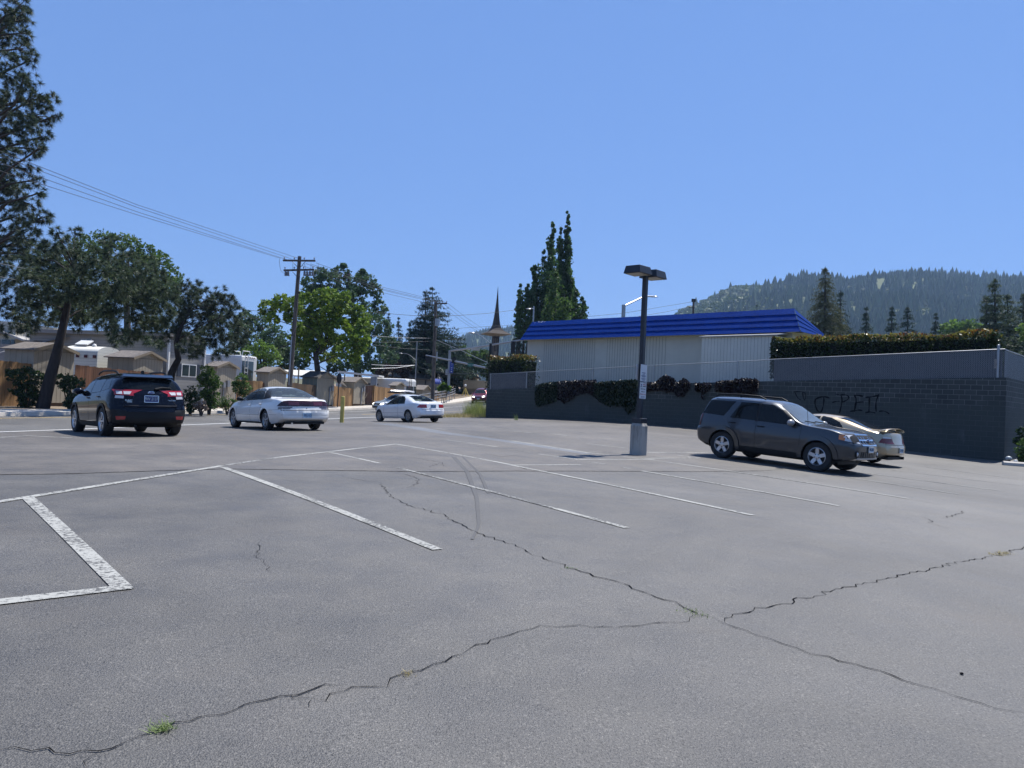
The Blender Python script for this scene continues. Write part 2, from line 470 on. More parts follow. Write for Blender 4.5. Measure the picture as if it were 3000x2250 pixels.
# ground: one sheet out to the horizon, just below the paving
def lin(a, b, n): return [a + (b - a) * i / n for i in range(n + 1)]
gx = [-4000, -2500, -1500, -900, -500, -300, -200, -140, -100, -75] + lin(-60, 60, 60) + [75, 100, 140, 200, 300, 500, 900, 1500, 2500, 4000]
gy = [-600, -200, -60, -20] + lin(-8, 120, 64) + [130, 145, 170, 200, 260, 400, 700, 1200, 2000, 3500, 6000]
def ground_z(x, y):
    z = float(hgt(x, min(y, 140))); return z
mb = MB(); mb.grid([[(x, y, ground_z(x, y) - 0.30) for y in gy] for x in gx], M['earth'])
tag(mb.build('ground', fix=False), kind='structure')
sheet('parking_lot', lin(-26, 30, 56), lin(-6, 62, 68), -0.004, M['lot'], keep=lambda x, y: x > -13.6 + (y - 18) * 0.135 and y < 61 - max(0, -4 - x) * 1.2)

# road: between the near white edge line and the far kerb
KERB = [(-24.5, -2), (-21.5, 14), (-18.92, 28.21), (-16.79, 38.93), (-15.2, 48), (-13.74, 57.23), (-12.8, 62.52), (-10.6, 71.5), (-7.28, 82.22), (-5.7, 88.5), (-4.2, 95), (-1, 106), (4, 120)]
EDGE = [(-15.3, 0), (-12.64, 18.89), (-11.9, 27.0), (-9.65, 42.83), (-8.56, 48.5), (-7.4, 53.5), (-5.19, 58.6), (-3.0, 62.5), (0.5, 67), (6, 74), (14, 84), (22, 96)]
def resample(pl, n):
    pl = [Vector(p) for p in pl]; L = [0]
    for a, b in zip(pl, pl[1:]): L.append(L[-1] + (b - a).length)
    out = []
    for i in range(n + 1):
        s = L[-1] * i / n; k = 0
        while k < len(L) - 2 and L[k + 1] < s: k += 1
        out.append(pl[k].lerp(pl[k + 1], (s - L[k]) / (L[k + 1] - L[k])))
    return out
def smooth_pl(pl, n=90):
    q = resample(pl, n)
    for _ in range(6): q = [q[0]] + [(q[i - 1] + q[i] * 2 + q[i + 1]) / 4 for i in range(1, n)] + [q[-1]]
    return q
KQ, EQ = smooth_pl(KERB), smooth_pl(EDGE)
mb = MB(); mb.grid([[(c.x, c.y, float(hgt(c.x, c.y))) for c in (e.lerp(k, f / 8) for f in range(-1, 9))] for e, k in zip(EQ, KQ)], M['road'])
tag(mb.build('road', fix=False), kind='structure')
def band(pl, d0, d1, z0, z1, mat, mb, flip=1):
    P = []
    for i, p in enumerate(pl):
        t = (pl[min(i + 1, len(pl) - 1)] - pl[max(i - 1, 0)]).normalized(); o = Vector((-t.y, t.x)) * flip
        a, b = p + o * d0, p + o * d1
        P.append([(a.x, a.y, float(hgt(p.x, p.y)) + z0), (b.x, b.y, float(hgt(p.x, p.y)) + z1)])
    mb.grid(P, mat, sm=True)
mb = MB(); band(KQ, 0, 0.03, -0.02, 0.14, M['concrete'], mb); band(KQ, 0.03, 0.18, 0.14, 0.145, M['concrete'], mb)
tag(mb.build('kerb', fix=False), kind='structure')
mb = MB(); band(KQ, 0.181, 1.9, 0.142, 0.17, M['concrete'], mb)
tag(mb.build('sidewalk', fix=False), kind='structure')
mb = MB(); band(KQ, 1.9, 30, 0.15, 0.24, M['dirt'], mb)
tag(mb.build('planting_ground', fix=False), kind='structure')
mb = MB()
strip(mb, [tuple(p) for p in EQ if -5 < p.y < 95], 0.20, M['line_new'], 0.008)
yl = [k.lerp(e, 0.18) for k, e in zip(KQ, EQ) if k.y < 45]; strip(mb, yl, 0.12, M['line_yellow'], 0.008)
yl = [k.lerp(e, 0.62) for k, e in zip(KQ, EQ) if 56 < k.y]; strip(mb, yl, 0.12, M['line_yellow'], 0.008)
yl = [k.lerp(e, 0.22) for k, e in zip(KQ, EQ) if 48 < k.y]; strip(mb, yl, 0.12, M['line_new'], 0.008)
tag(mb.build('road_markings', fix=False), kind='structure')

# parking stall lines, measured on the photograph and laid on the asphalt
k_ = 0.6781
def LL(x, y): return G(x * k_, 1200 + y * k_)
def RR(x, y): return G(1500 + x * k_, 1200 + y * k_)
def ZZ(x, y): return G(1200 + x * 0.4521, 1220 + y * 0.4521)
mb = MB()
def line(a, b, wd=0.105, mat='line', ext=0.0, z=0.0030):
    a, b = a.to_2d(), b.to_2d(); t = (b - a).normalized()
    strip(mb, [a - t * ext, b + t * ext], wd, M[mat], z)
line(LL(-90, 412), LL(960, 243)); line(LL(975, 240), LL(1210, 206), mat='line_faint'); line(LL(1210, 206), LL(1710, 149), 0.10)
line(LL(120, 380), LL(535, 776), 0.12, z=0.0032); line(LL(-60, 838), LL(560, 765), 0.12)
line(LL(965, 250), LL(1890, 605), 0.11)
line(LL(1425, 185), LL(1640, 232), 0.09); line(LL(1715, 250), LL(1920, 302), 0.09, 'line_faint'); line(LL(1920, 302), RR(190, 428), 0.09, 'line_faint'); line(RR(190, 428), RR(495, 511), 0.10)
line(LL(1710, 149), RR(10, 241), 0.10); line(RR(0, 241), RR(1040, 457), 0.11, z=0.0032)
line(RR(0, 240), RR(298, 238), 0.09)
line(RR(560, 265), RR(1412, 416), 0.10)
line(RR(0, 135), RR(330, 187), 0.13); line(RR(330, 187), RR(590, 216), 0.10); line(RR(590, 216), RR(1715, 385), 0.10)
line(RR(272, 216), RR(625, 216), 0.10, z=0.0042)
line(RR(580, 185), RR(850, 186), 0.12); line(RR(330, 183), RR(508, 185), 0.11, 'line_faint')
line(RR(575, 211), RR(815, 209), 0.12)
line(RR(1240, 262), RR(1930, 366), 0.08); line(RR(1490, 270), RR(2112, 351), 0.08); line(RR(1790, 247), RR(2212, 303), 0.07)
line(RR(1640, 262), RR(2212, 330), 0.05, 'line_faint')
for a, b in (((100, 67), (250, 89)), ((310, 98), (380, 108)), ((380, 110), (480, 124)), ((520, 130), (600, 138)), ((650, 90), (850, 118)),
             ((420, 50), (560, 66)), ((515, 78), (640, 92)), ((700, 95), (870, 118)), ((460, 45), (870, 71)), ((560, 68), (690, 84))):
    line(ZZ(a[0] + 0, a[1] + 85 if False else a[1]) if False else ZZ(*a), ZZ(*b), 0.08, 'line_faint')
line(ZZ(230, 152), ZZ(570, 198), 0.085); line(ZZ(690, 219), ZZ(790, 236), 0.09, 'line_faint'); line(ZZ(840, 244), ZZ(1100, 280), 0.09); line(ZZ(1160, 294), ZZ(1285, 312), 0.09, 'line_faint'); line(ZZ(1380, 330), ZZ(1430, 339), 0.09)
line(ZZ(930, 113), ZZ(1020, 124), 0.09); line(ZZ(1145, 176), ZZ(1420, 207), 0.09); line(ZZ(1000, 94), ZZ(1160, 108), 0.09, 'line_faint')
line(ZZ(1540, 128), ZZ(1870, 156), 0.09); line(ZZ(1790, 187), ZZ(1950, 200), 0.08, 'line_faint'); line(ZZ(1740, 252), ZZ(1830, 265), 0.09); line(ZZ(1240, 152), ZZ(1340, 163), 0.08, 'line_faint')
line(LL(100, 112), LL(310, 122), 0.10); line(LL(-50, 124), LL(100, 114), 0.10, 'line_faint')
tag(mb.build('parking_lines', fix=False), kind='structure')
# paler sealed band across the far lot, older strip between seams
mb = MB(); strip(mb, [LL(1650, 60), RR(-300, 100), RR(0, 140), RR(330, 192)], lambda f: 0.9 - 0.5 * f, M['seal'], 0.001)
tag(mb.build('sealed_seam', fix=False), kind='structure')
mb = MB()
s0 = [LL(-40, 281), LL(300, 277), LL(620, 266), LL(960, 256), LL(1400, 262), LL(1800, 268), LL(2200, 265), RR(400, 266), RR(800, 268), RR(1090, 264)]
far = [(-13.6, 18.2), (-12.0, 25), (-8.5, 42), (-5.2, 55), (-1.5, 53), (4, 44), (9, 38.7), (13.5, 34.3), (15.5, 32), (14, 27)]
P = []
for i in range(61):
    t = i / 60
    def pick(pl):
        s_ = t * (len(pl) - 1); k = min(int(s_), len(pl) - 2); return Vector(pl[k][:2]).lerp(Vector(pl[k + 1][:2]), s_ - k)
    a, b = pick(s0), pick(far)
    P.append([(c.x, c.y, float(hgt(c.x, c.y)) + 0.0005) for c in (a.lerp(b, j / 24) for j in range(25))])
mb.grid(P, M['lot_old']); tag(mb.build('older_paving', fix=False), kind='structure')

# cracks: narrow ragged gaps
mb = MB(); rng = random.Random(3)
def crack(pts, wd, jag=0.035, mat='crack'):
    pts = [Vector(p[:2]) for p in pts]; q = []
    for a, b in zip(pts, pts[1:]):
        n = max(2, int((b - a).length / 0.07)); t = (b - a).normalized(); o = Vector((-t.y, t.x))
        for i in range(n):
            q.append(a.lerp(b, i / n) + o * rng.gauss(0, jag * 0.55))
    q.append(pts[-1]); P = []
    for i, p in enumerate(q):
        t = (q[min(i + 1, len(q) - 1)] - q[max(i - 1, 0)]).normalized(); o = Vector((-t.y, t.x))
        h = 0.55 * wd * rng.uniform(0.25, 1.45) / 2 * min(1, i / 3 + 0.2, (len(q) - 1 - i) / 3 + 0.2)
        P.append([(c.x, c.y, float(hgt(c.x, c.y)) + 0.0016) for c in (p + o * h, p - o * h)])
    mb.grid(P, M[mat], sm=False)
crack([LL(-40, 1478), LL(150, 1465), LL(240, 1480), LL(370, 1490), LL(480, 1465), LL(620, 1418), LL(760, 1355), LL(860, 1325), LL(940, 1310), LL(1010, 1282), LL(1100, 1262), LL(1210, 1238), LL(1340, 1212), LL(1410, 1190), LL(1490, 1182)], 0.011)
crack([LL(370, 1490), LL(375, 1548)], 0.009); crack([LL(1250, 1236), LL(1300, 1245), LL(1350, 1250)], 0.009)
crack([LL(1345, 1285), LL(1350, 1250), LL(1440, 1235), LL(1530, 1208), LL(1660, 1192), LL(1760, 1145), LL(1880, 1105), LL(2010, 1055), LL(2060, 1015), LL(2130, 995), LL(2212, 972), RR(80, 945), RR(250, 932), RR(440, 937), RR(590, 920), RR(720, 917), RR(830, 898)], 0.012)
crack([LL(1640, 315), LL(1690, 375), LL(1780, 420), LL(1910, 450), LL(2000, 500), LL(2080, 540), LL(2212, 582), RR(120, 635), RR(240, 680), RR(430, 738), RR(560, 785), RR(700, 830), RR(770, 870), RR(895, 908)], 0.019)
crack([RR(895, 908), RR(1010, 955), RR(1110, 990), RR(1230, 1030), RR(1370, 1066), RR(1530, 1118), RR(1640, 1146), RR(1760, 1185), RR(1960, 1243), RR(2090, 1293), RR(2230, 1312)], 0.017)
crack([RR(895, 908), RR(990, 880), RR(1080, 852), RR(1190, 833), RR(1240, 815), RR(1300, 813), RR(1370, 785), RR(1470, 760), RR(1600, 735), RR(1740, 700), RR(1850, 680), RR(1940, 655), RR(2060, 635), RR(2160, 612), RR(2240, 583)], 0.017)
crack([LL(1120, 565), LL(1130, 605), LL(1105, 640), LL(1150, 660), LL(1165, 690), LL(1180, 715)], 0.010)
crack([LL(1095, 640), LL(1115, 605)], 0.007); crack([LL(1640, 312), LL(1590, 310), LL(1480, 288)], 0.012); crack([LL(1740, 275), LL(1810, 300), LL(1800, 320), LL(1760, 335)], 0.014)
crack([LL(1850, 250), LL(1905, 228), LL(1920, 245)], 0.014); crack([RR(1860, 470), RR(1945, 445), RR(1935, 432)], 0.016); crack([RR(1770, 462), RR(1820, 482), RR(1800, 492)], 0.013); crack([RR(1810, 490), RR(1890, 516)], 0.01)
crack([RR(1430, 341), RR(1560, 361), RR(1700, 384), RR(1850, 410)], 0.014)
crack(s0, 0.030, 0.02)
crack([ZZ(0, 262), ZZ(120, 285), ZZ(230, 300)], 0.02); crack([ZZ(470, 235), ZZ(600, 262), ZZ(700, 250)], 0.016); crack([ZZ(660, 312), ZZ(760, 345)], 0.05, 0.02)
crack([LL(900, 100), LL(1200, 130), LL(1500, 160)], 0.012); crack([LL(1600, 105), LL(1900, 160)], 0.012); crack([RR(350, 100), RR(520, 108), RR(700, 112)], 0.02)
tag(mb.build('pavement_cracks', fix=False), kind='structure')

# faint dark tyre scuffs
M['scuff'] = worn_paint('tyre rubber scuff', (0.10, 0.10, 0.102), 0.46, 0.115)
mb = MB(); strip(mb, [LL(1960, 205), LL(2020, 270), LL(2060, 380), LL(2070, 500), LL(2040, 560)], lambda f: 0.07 * (1 - f) + 0.03, M['scuff'], 0.0015, 0.3)
strip(mb, [LL(2000, 205), LL(2075, 280), LL(2110, 360)], 0.05, M['scuff'], 0.0015, 0.3)
tag(mb.build('pavement_scuffs', fix=False), kind='structure')

# weeds in the cracks and dry grass by the wall
M['weed'] = leafmat('weed green', (0.13, 0.19, 0.06), (0.27, 0.33, 0.14), scale=6)
M['dry'] = leafmat('dry straw', (0.24, 0.19, 0.09), (0.52, 0.43, 0.24), scale=3)
M['drygreen'] = leafmat('tall pale green weeds', (0.16, 0.20, 0.06), (0.40, 0.42, 0.17), scale=3)
def blades(centres, spread, h, n, mat, name, seed, bend=0.4, wd=0.006):
    r_ = np.random.default_rng(seed); V = []
    for c in centres:
        c = np.array(c)
        b = c + np.column_stack([r_.normal(0, spread[0], n), r_.normal(0, spread[1], n), np.zeros(n)])
        b[:, 2] = hgt(b[:, 0], b[:, 1])
        L = h * r_.uniform(0.35, 1.15, n); tip = b + np.column_stack([r_.normal(0, bend, n) * L, r_.normal(0, bend, n) * L, L])
        s_ = unit(r_, n) * wd; s_[:, 2] = 0
        T = np.empty((n, 3, 3)); T[:, 0] = b - s_; T[:, 1] = b + s_; T[:, 2] = tip; V.append(T.reshape(-1, 3))
    return fast_mesh(name, np.concatenate(V), 3, mat)
tag(blades([LL(700, 1378), LL(680, 1388), LL(718, 1370)], (0.022, 0.022), 0.018, 50, M['weed'], 'weed_tuft', 1, 1.4, 0.004),
    'small green weed growing in the crack across the near asphalt', 'weed')
tag(blades([LL(1762, 1142)], (0.02, 0.02), 0.015, 40, M['dry'], 'weed_tuft', 2, 1.4, 0.004), 'tiny straw coloured weed in the long crack below the stalls', 'weed')
tag(blades([RR(245, 685)], (0.03, 0.02), 0.012, 30, M['weed'], 'weed_tuft', 3, 1.2, 0.004), 'tiny weed on the diagonal crack above where the cracks meet', 'weed')
tag(blades([RR(770, 868), RR(800, 884)], (0.05, 0.03), 0.014, 40, M['weed'], 'weed_tuft', 4, 1.2, 0.004), 'low weed right beside the meeting point of the two long cracks', 'weed')
tag(blades([RR(2130, 622), RR(2100, 628)], (0.06, 0.02), 0.04, 60, M['dry'], 'weed_tuft', 5, 1.2, 0.004), 'dry weed in the crack near the right border of the lot', 'weed')
dg = [G(x, y) for x, y in ((1300, 1222), (1320, 1222), (1340, 1222), (1355, 1221), (1370, 1222), (1385, 1222), (1400, 1223), (1330, 1219), (1360, 1218), (1390, 1219))]
tag(blades(dg, (0.6, 0.6), 0.30, 240, M['dry'], 'dry_grass', 6, 0.5, 0.012), kind='stuff')
tg = [G(x, y) for x, y in ((1392, 1220), (1405, 1221), (1416, 1222), (1384, 1219))]
tag(blades(tg, (0.35, 0.4), 1.15, 420, M['drygreen'], 'tall_weeds', 7, 0.22, 0.012), kind='stuff')
tag(blades([G(1512, 1231)], (0.06, 0.06), 0.4, 30, M['weed'], 'wall_weed', 8, 0.3, 0.012), 'spindly weed at the foot of the block wall below the ivy', 'weed')
mb = MB(); band([p for p in smooth_pl([(-4.9, 57.5), (-3.6, 57.0), (-2.0, 55.0), (-1.2, 52.0)], 20)], -0.9, 1.6, 0.01, 0.02, M['dirt'], mb)
tag(mb.build('dirt_verge', fix=False), kind='structure')
mb = MB(); c0 = RR(1943, 1143); mb.ball((c0.x, c0.y, c0.z + 0.004), 0.012, M['crack'], 8, 6, (1, 1, 0.5))
tag(mb.build('pebble'), 'small black pebble lying on the pale asphalt', 'pebble')
mb = MB(); c0 = G(2030, 1305)

# ------------------------------------------------------------------ retaining wall
WA, WB = Vector((19.3, 29.65)), Vector((-1.63, 49.7))
WD = (WB - WA).normalized(); WN = Vector((WD.y, -WD.x))           # WN points away from the camera
if WN.y < 0: WN = -WN
WRZ = math.atan2(WD.y, WD.x)
def onwall(px, py, off=0.0):
    """Where the sight line meets the vertical plane parallel to the block wall, off metres behind it."""
    v = ray(px, py); o = Vector((0, 0, CAM_H)); p0 = WA + WN * off
    t = (p0 - o.to_2d()).dot(WN) / v.to_2d().dot(WN); return o + v * t
def wl(p, off=0.0):
    """world -> wall coordinates (along, behind, z)"""
    d = p.to_2d() - WA; return Vector((d.dot(WD), d.dot(WN), p.z))
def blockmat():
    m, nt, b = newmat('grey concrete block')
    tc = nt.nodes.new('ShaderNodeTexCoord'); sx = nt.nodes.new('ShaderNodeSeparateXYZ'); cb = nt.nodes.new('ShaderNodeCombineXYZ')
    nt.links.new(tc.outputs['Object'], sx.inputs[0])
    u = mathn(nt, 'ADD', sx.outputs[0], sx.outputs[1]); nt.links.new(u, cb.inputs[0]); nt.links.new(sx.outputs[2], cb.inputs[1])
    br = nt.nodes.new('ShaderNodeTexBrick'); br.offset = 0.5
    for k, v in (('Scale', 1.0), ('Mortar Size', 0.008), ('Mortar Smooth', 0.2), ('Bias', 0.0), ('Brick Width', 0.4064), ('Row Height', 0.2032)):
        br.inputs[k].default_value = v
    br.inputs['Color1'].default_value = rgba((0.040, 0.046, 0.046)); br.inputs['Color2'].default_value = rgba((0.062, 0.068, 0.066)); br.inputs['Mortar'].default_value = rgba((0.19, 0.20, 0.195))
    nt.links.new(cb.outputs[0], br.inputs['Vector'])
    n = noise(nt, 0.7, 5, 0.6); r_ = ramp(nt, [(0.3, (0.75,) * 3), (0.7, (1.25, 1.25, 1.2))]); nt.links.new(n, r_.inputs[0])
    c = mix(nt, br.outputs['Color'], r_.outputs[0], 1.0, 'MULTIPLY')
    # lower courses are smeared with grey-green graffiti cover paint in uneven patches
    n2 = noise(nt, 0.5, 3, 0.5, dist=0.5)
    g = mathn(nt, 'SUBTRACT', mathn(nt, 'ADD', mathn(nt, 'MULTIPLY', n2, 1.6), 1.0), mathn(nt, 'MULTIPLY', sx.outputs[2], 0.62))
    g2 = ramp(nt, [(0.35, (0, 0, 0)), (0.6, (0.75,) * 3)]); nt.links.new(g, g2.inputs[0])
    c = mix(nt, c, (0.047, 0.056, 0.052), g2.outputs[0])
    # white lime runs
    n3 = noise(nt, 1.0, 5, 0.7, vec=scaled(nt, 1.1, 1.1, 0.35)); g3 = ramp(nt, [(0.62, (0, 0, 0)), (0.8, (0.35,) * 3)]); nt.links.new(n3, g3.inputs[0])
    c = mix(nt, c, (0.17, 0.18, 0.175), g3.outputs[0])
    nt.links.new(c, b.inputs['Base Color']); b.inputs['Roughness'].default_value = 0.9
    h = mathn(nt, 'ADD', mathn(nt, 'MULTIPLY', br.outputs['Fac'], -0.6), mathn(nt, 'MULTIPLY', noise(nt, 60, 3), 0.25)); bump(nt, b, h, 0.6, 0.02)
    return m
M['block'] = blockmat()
top_px = [(2950, 1106), (2507, 1112), (2222, 1117), (1868, 1126), (1569, 1136.7), (1426, 1141)]
tp = [wl(onwall(*p)) for p in top_px]
WLEN = (WB - WA).length
tp[0].x = 0; tp[-1].x = WLEN
def wall_top(s):
    s = min(max(s, 0), WLEN)
    for a, b in zip(tp, tp[1:]):
        if s <= b.x + 1e-6: return a.z + (b.z - a.z) * (s - a.x) / (b.x - a.x)
    return tp[-1].z
wall = empty('retaining_wall', (WA.x, WA.y, 0), WRZ, 'long grey concrete block retaining wall with graffiti and ivy behind the parked cars', 'wall')
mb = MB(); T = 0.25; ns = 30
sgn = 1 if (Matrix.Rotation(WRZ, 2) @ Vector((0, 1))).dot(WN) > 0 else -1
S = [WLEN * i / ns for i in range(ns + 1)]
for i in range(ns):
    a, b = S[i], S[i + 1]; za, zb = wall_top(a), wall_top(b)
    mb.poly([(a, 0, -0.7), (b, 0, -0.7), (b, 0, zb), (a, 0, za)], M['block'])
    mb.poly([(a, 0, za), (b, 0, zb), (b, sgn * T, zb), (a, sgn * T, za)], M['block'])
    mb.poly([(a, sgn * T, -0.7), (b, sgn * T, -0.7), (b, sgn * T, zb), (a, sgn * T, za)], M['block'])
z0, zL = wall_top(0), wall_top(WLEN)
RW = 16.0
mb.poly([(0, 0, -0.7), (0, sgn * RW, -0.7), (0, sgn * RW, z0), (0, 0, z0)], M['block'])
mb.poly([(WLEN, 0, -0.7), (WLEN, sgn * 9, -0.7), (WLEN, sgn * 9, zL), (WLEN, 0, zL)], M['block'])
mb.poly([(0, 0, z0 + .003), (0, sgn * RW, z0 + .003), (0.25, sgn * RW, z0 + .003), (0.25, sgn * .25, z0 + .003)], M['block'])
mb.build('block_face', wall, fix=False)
def WW(s, off, z): return Vector((WA.x, WA.y, 0)) + Vector((*(WD * s + WN * off), z))
# graffiti strokes painted on the wall
M['spray'] = plain('black spray paint', (0.004, 0.004, 0.005), 0.9, var=0.3, scale=6, spec=0.1)
def stroke(mb, pts, wd=0.035):
    q = [wl(onwall(2300 + x * .17179, 1150 + y * .17179)) for x, y in pts]
    q = [q[0]] + [c for a, b in zip(q, q[1:]) for c in (a.lerp(b, .5), b)]
    for _ in range(1): q = [q[0]] + [(q[i - 1] + q[i] * 2 + q[i + 1]) / 4 for i in range(1, len(q) - 1)] + [q[-1]]
    P = []
    for i, p in enumerate(q):
        t = (q[min(i + 1, len(q) - 1)] - q[max(i - 1, 0)]); t = Vector((t.x, t.z)).normalized(); o = Vector((-t.y, t.x)) * wd * (0.7 + 0.3 * math.sin(i * 1.7))
        P.append([(p.x + o.x, -sgn * 0.003, p.z + o.y), (p.x - o.x, -sgn * 0.003, p.z - o.y)])
    mb.grid(P, M['spray'], sm=False)
mb = MB()
stroke(mb, [(520, 105), (505, 180), (530, 270), (570, 335), (620, 340), (650, 240), (665, 130), (660, 70), (600, 75), (530, 110)], .04)
stroke(mb, [(530, 110), (600, 70), (690, 70), (760, 95)], .04)
stroke(mb, [(805, 170), (870, 150), (930, 148)], .03)
stroke(mb, [(925, 355), (955, 250), (975, 140), (960, 55)], .04); stroke(mb, [(940, 45), (1010, 30), (1090, 60), (1085, 110), (1010, 155), (960, 165)], .035)
stroke(mb, [(1330, 65), (1260, 50), (1170, 40), (1215, 90), (1210, 180), (1180, 330)], .045); stroke(mb, [(1200, 165), (1340, 160)], .03); stroke(mb, [(1110, 320), (1200, 310), (1260, 295), (1320, 310)], .035)
stroke(mb, [(1370, 85), (1450, 75), (1520, 70), (1600, 40)], .04); stroke(mb, [(1440, 80), (1435, 200), (1430, 330)], .04); stroke(mb, [(1370, 345), (1450, 325), (1540, 350)], .035)
stroke(mb, [(1600, 30), (1560, 120), (1545, 220), (1555, 330)], .035); stroke(mb, [(1600, 320), (1680, 312), (1740, 335), (1780, 370)], .03)
stroke(mb, [(150, -10), (260, -20), (330, 0)], .025); stroke(mb, [(170, 0), (210, 90), (270, 130)], .025); stroke(mb, [(300, 0), (310, 90), (330, 150), (350, 80), (340, 0)], .025)
stroke(mb, [(860, 25), (930, 40)], .02)
mb.build('graffiti', wall, fix=False)

# upper ground behind the wall
mb = MB()
P = []
for s in [-30, -15] + S + [WLEN + 0.01]:
    row = []
    for off in (0.24, 3, 8, 16, 30, 60):
        if s < 0: row.append((s, sgn * (off), z0 - 0.12))
        else: row.append((s, sgn * off, wall_top(s) - 0.12))
    P.append(row)
P = [r_ for r_ in P if r_[0][0] >= 0.2 or r_[0][0] == 0.0][0:]
mb.grid(P, M['earth']); o = mb.build('upper_ground', fix=False, loc=(WA.x, WA.y, 0), rz=WRZ); tag(o, kind='structure')

# ------------------------------------------------------------------ slatted chain link fence on the wall
M['galv'] = plain('galvanised steel', (0.36, 0.37, 0.38), 0.45, 0.85, var=0.1)
M['slat'] = plain('weathered grey plastic slat', (0.085, 0.092, 0.10), 0.6, var=0.14, scale=2.2)
M['slat_dark'] = plain('slat gap', (0.025, 0.028, 0.03), 0.8, var=0.1)
def meshmat():
    m, nt, b = newmat('chain link wire')
    tc = nt.nodes.new('ShaderNodeTexCoord'); sx = nt.nodes.new('ShaderNodeSeparateXYZ'); nt.links.new(tc.outputs['Object'], sx.inputs[0])
    u = mathn(nt, 'ADD', sx.outputs[0], sx.outputs[1])
    def diag(sg):
        v = mathn(nt, 'MULTIPLY', mathn(nt, 'ADD', u, mathn(nt, 'MULTIPLY', sx.outputs[2], sg)), 1 / 0.075)
        f = mathn(nt, 'FRACT', v); return mathn(nt, 'LESS_THAN', f, 0.11)
    a = mathn(nt, 'MAXIMUM', diag(1.0), diag(-1.0))
    nt.links.new(a, b.inputs['Alpha']); b.inputs['Base Color'].default_value = rgba((0.30, 0.31, 0.33)); b.inputs['Metallic'].default_value = 0.6; b.inputs['Roughness'].default_value = 0.5
    return m
M['wire'] = meshmat()
ft_px = [(2926, 1023), (2600, 1038), (2263, 1053), (2197, 1057.5), (1868, 1072.6), (1737, 1080), (1440, 1095.8)]
ft = [wl(onwall(p[0], p[1], 0.12)) for p in ft_px]; ft[0].x = 0.12
def fence_top(s):
    if s <= ft[0].x: return ft[0].z
    for a, b in zip(ft, ft[1:]):
        if s <= b.x: return a.z + (b.z - a.z) * (s - a.x) / (b.x - a.x)
    return ft[-1].z
fence = empty('chain_link_fence', (WA.x, WA.y, 0), WRZ, 'grey slatted chain link fence running along the top of the block wall', 'fence')
def s_of(px, py, off=0.12): return wl(onwall(px, py, off)).x
s_slat0, s_open, s_left0 = s_of(2267, 1080), s_of(2267, 1080), s_of(1546, 1110)
FY = sgn * 0.12
def slats(a, b, name):
    mb = MB(); n = int((b - a) / 0.085)
    for i in range(n):
        s0_ = a + (b - a) * i / n; s1_ = s0_ + 0.068; yy = FY + sgn * (0.006 if i % 2 else 0.0)
        mb.poly([(s0_, yy, wall_top(s0_) + 0.01), (s1_, yy, wall_top(s1_) + 0.01), (s1_, yy, fence_top(s1_) - 0.03), (s0_, yy, fence_top(s0_) - 0.03)], M['slat'])
    P = [[(a + (b - a) * i / 20, FY + sgn * 0.02, wall_top(a + (b - a) * i / 20)), (a + (b - a) * i / 20, FY + sgn * 0.02, fence_top(a + (b - a) * i / 20) - 0.02)] for i in range(21)]
    mb.grid(P, M['slat_dark'], sm=False)
    return mb.build(name, fence, fix=False)
slats(0.18, s_slat0, 'slat_panel'); slats(s_left0, WLEN - 0.15, 'slat_panel')
mb = MB(); mb.grid([[(WLEN * i / 40, FY - sgn * 0.012, wall_top(WLEN * i / 40)), (WLEN * i / 40, FY - sgn * 0.012, fence_top(WLEN * i / 40))] for i in range(41)], M['wire'], sm=False)
mb.poly([(0.1, FY, z0), (0.1, sgn * 14, z0), (0.1, sgn * 14, ft[0].z - 0.05), (0.1, FY, ft[0].z - 0.05)], M['wire'])
mb.build('wire_mesh', fence, fix=False)
mb = MB(); mb.tube([(0.1 + (WLEN - 0.2) * i / 40, FY - sgn * 0.02, fence_top(0.1 + (WLEN - 0.2) * i / 40)) for i in range(41)], 0.021, M['galv'], 6)
mb.tube([(0.1, FY, ft[0].z - 0.02), (0.1, sgn * 14, ft[0].z - 0.02)], 0.021, M['galv'], 6); mb.build('top_rail', fence)
mb = MB(); n = int(13.8 / 0.085)
for i in range(n):
    y0_ = 0.2 + i * 0.085; mb.poly([(0.12, sgn * y0_, z0 + .01), (0.12, sgn * (y0_ + .068), z0 + .01), (0.12, sgn * (y0_ + .068), ft[0].z - .06), (0.12, sgn * y0_, ft[0].z - .06)], M['slat'])
mb.poly([(0.14, sgn * .15, z0), (0.14, sgn * 14, z0), (0.14, sgn * 14, ft[0].z - .06), (0.14, sgn * .15, ft[0].z - .06)], M['slat_dark']); mb.build('slat_panel', fence, fix=False)
for px in (2924, 2162, 1917, 1738, 1545, 1440):
    s = s_of(px, 1080); big = px == 2924
    mb = MB(); mb.tube([(s, FY - sgn * 0.03, wall_top(s) - 0.05), (s, FY - sgn * 0.03, fence_top(s) + (0.12 if big else 0.03))], 0.05 if big else 0.03, M['galv'], 8)
    if big: mb.ball((s, FY - sgn * 0.03, fence_top(s) + 0.14), 0.055, M['galv'], 8, 6)
    mb.build('post', fence)
M['sign_pale'] = plain('faded white sign', (0.42, 0.38, 0.34), 0.6, var=0.25, scale=9)
a, b = wl(onwall(2913, 1052, 0.05)), wl(onwall(2922, 1079, 0.05))
mb = MB(); mb.box(((a.x + b.x) / 2, FY - sgn * 0.06, (a.z + b.z) / 2), (abs(a.x - b.x), 0.01, abs(a.z - b.z)), M['sign_pale'])
for i in (-1, 0, 1): mb.box(((a.x + b.x) / 2 + i * abs(a.x - b.x) / 3.2, FY - sgn * 0.067, (a.z + b.z) / 2), (0.012, 0.004, abs(a.z - b.z)), M['slat_dark'])
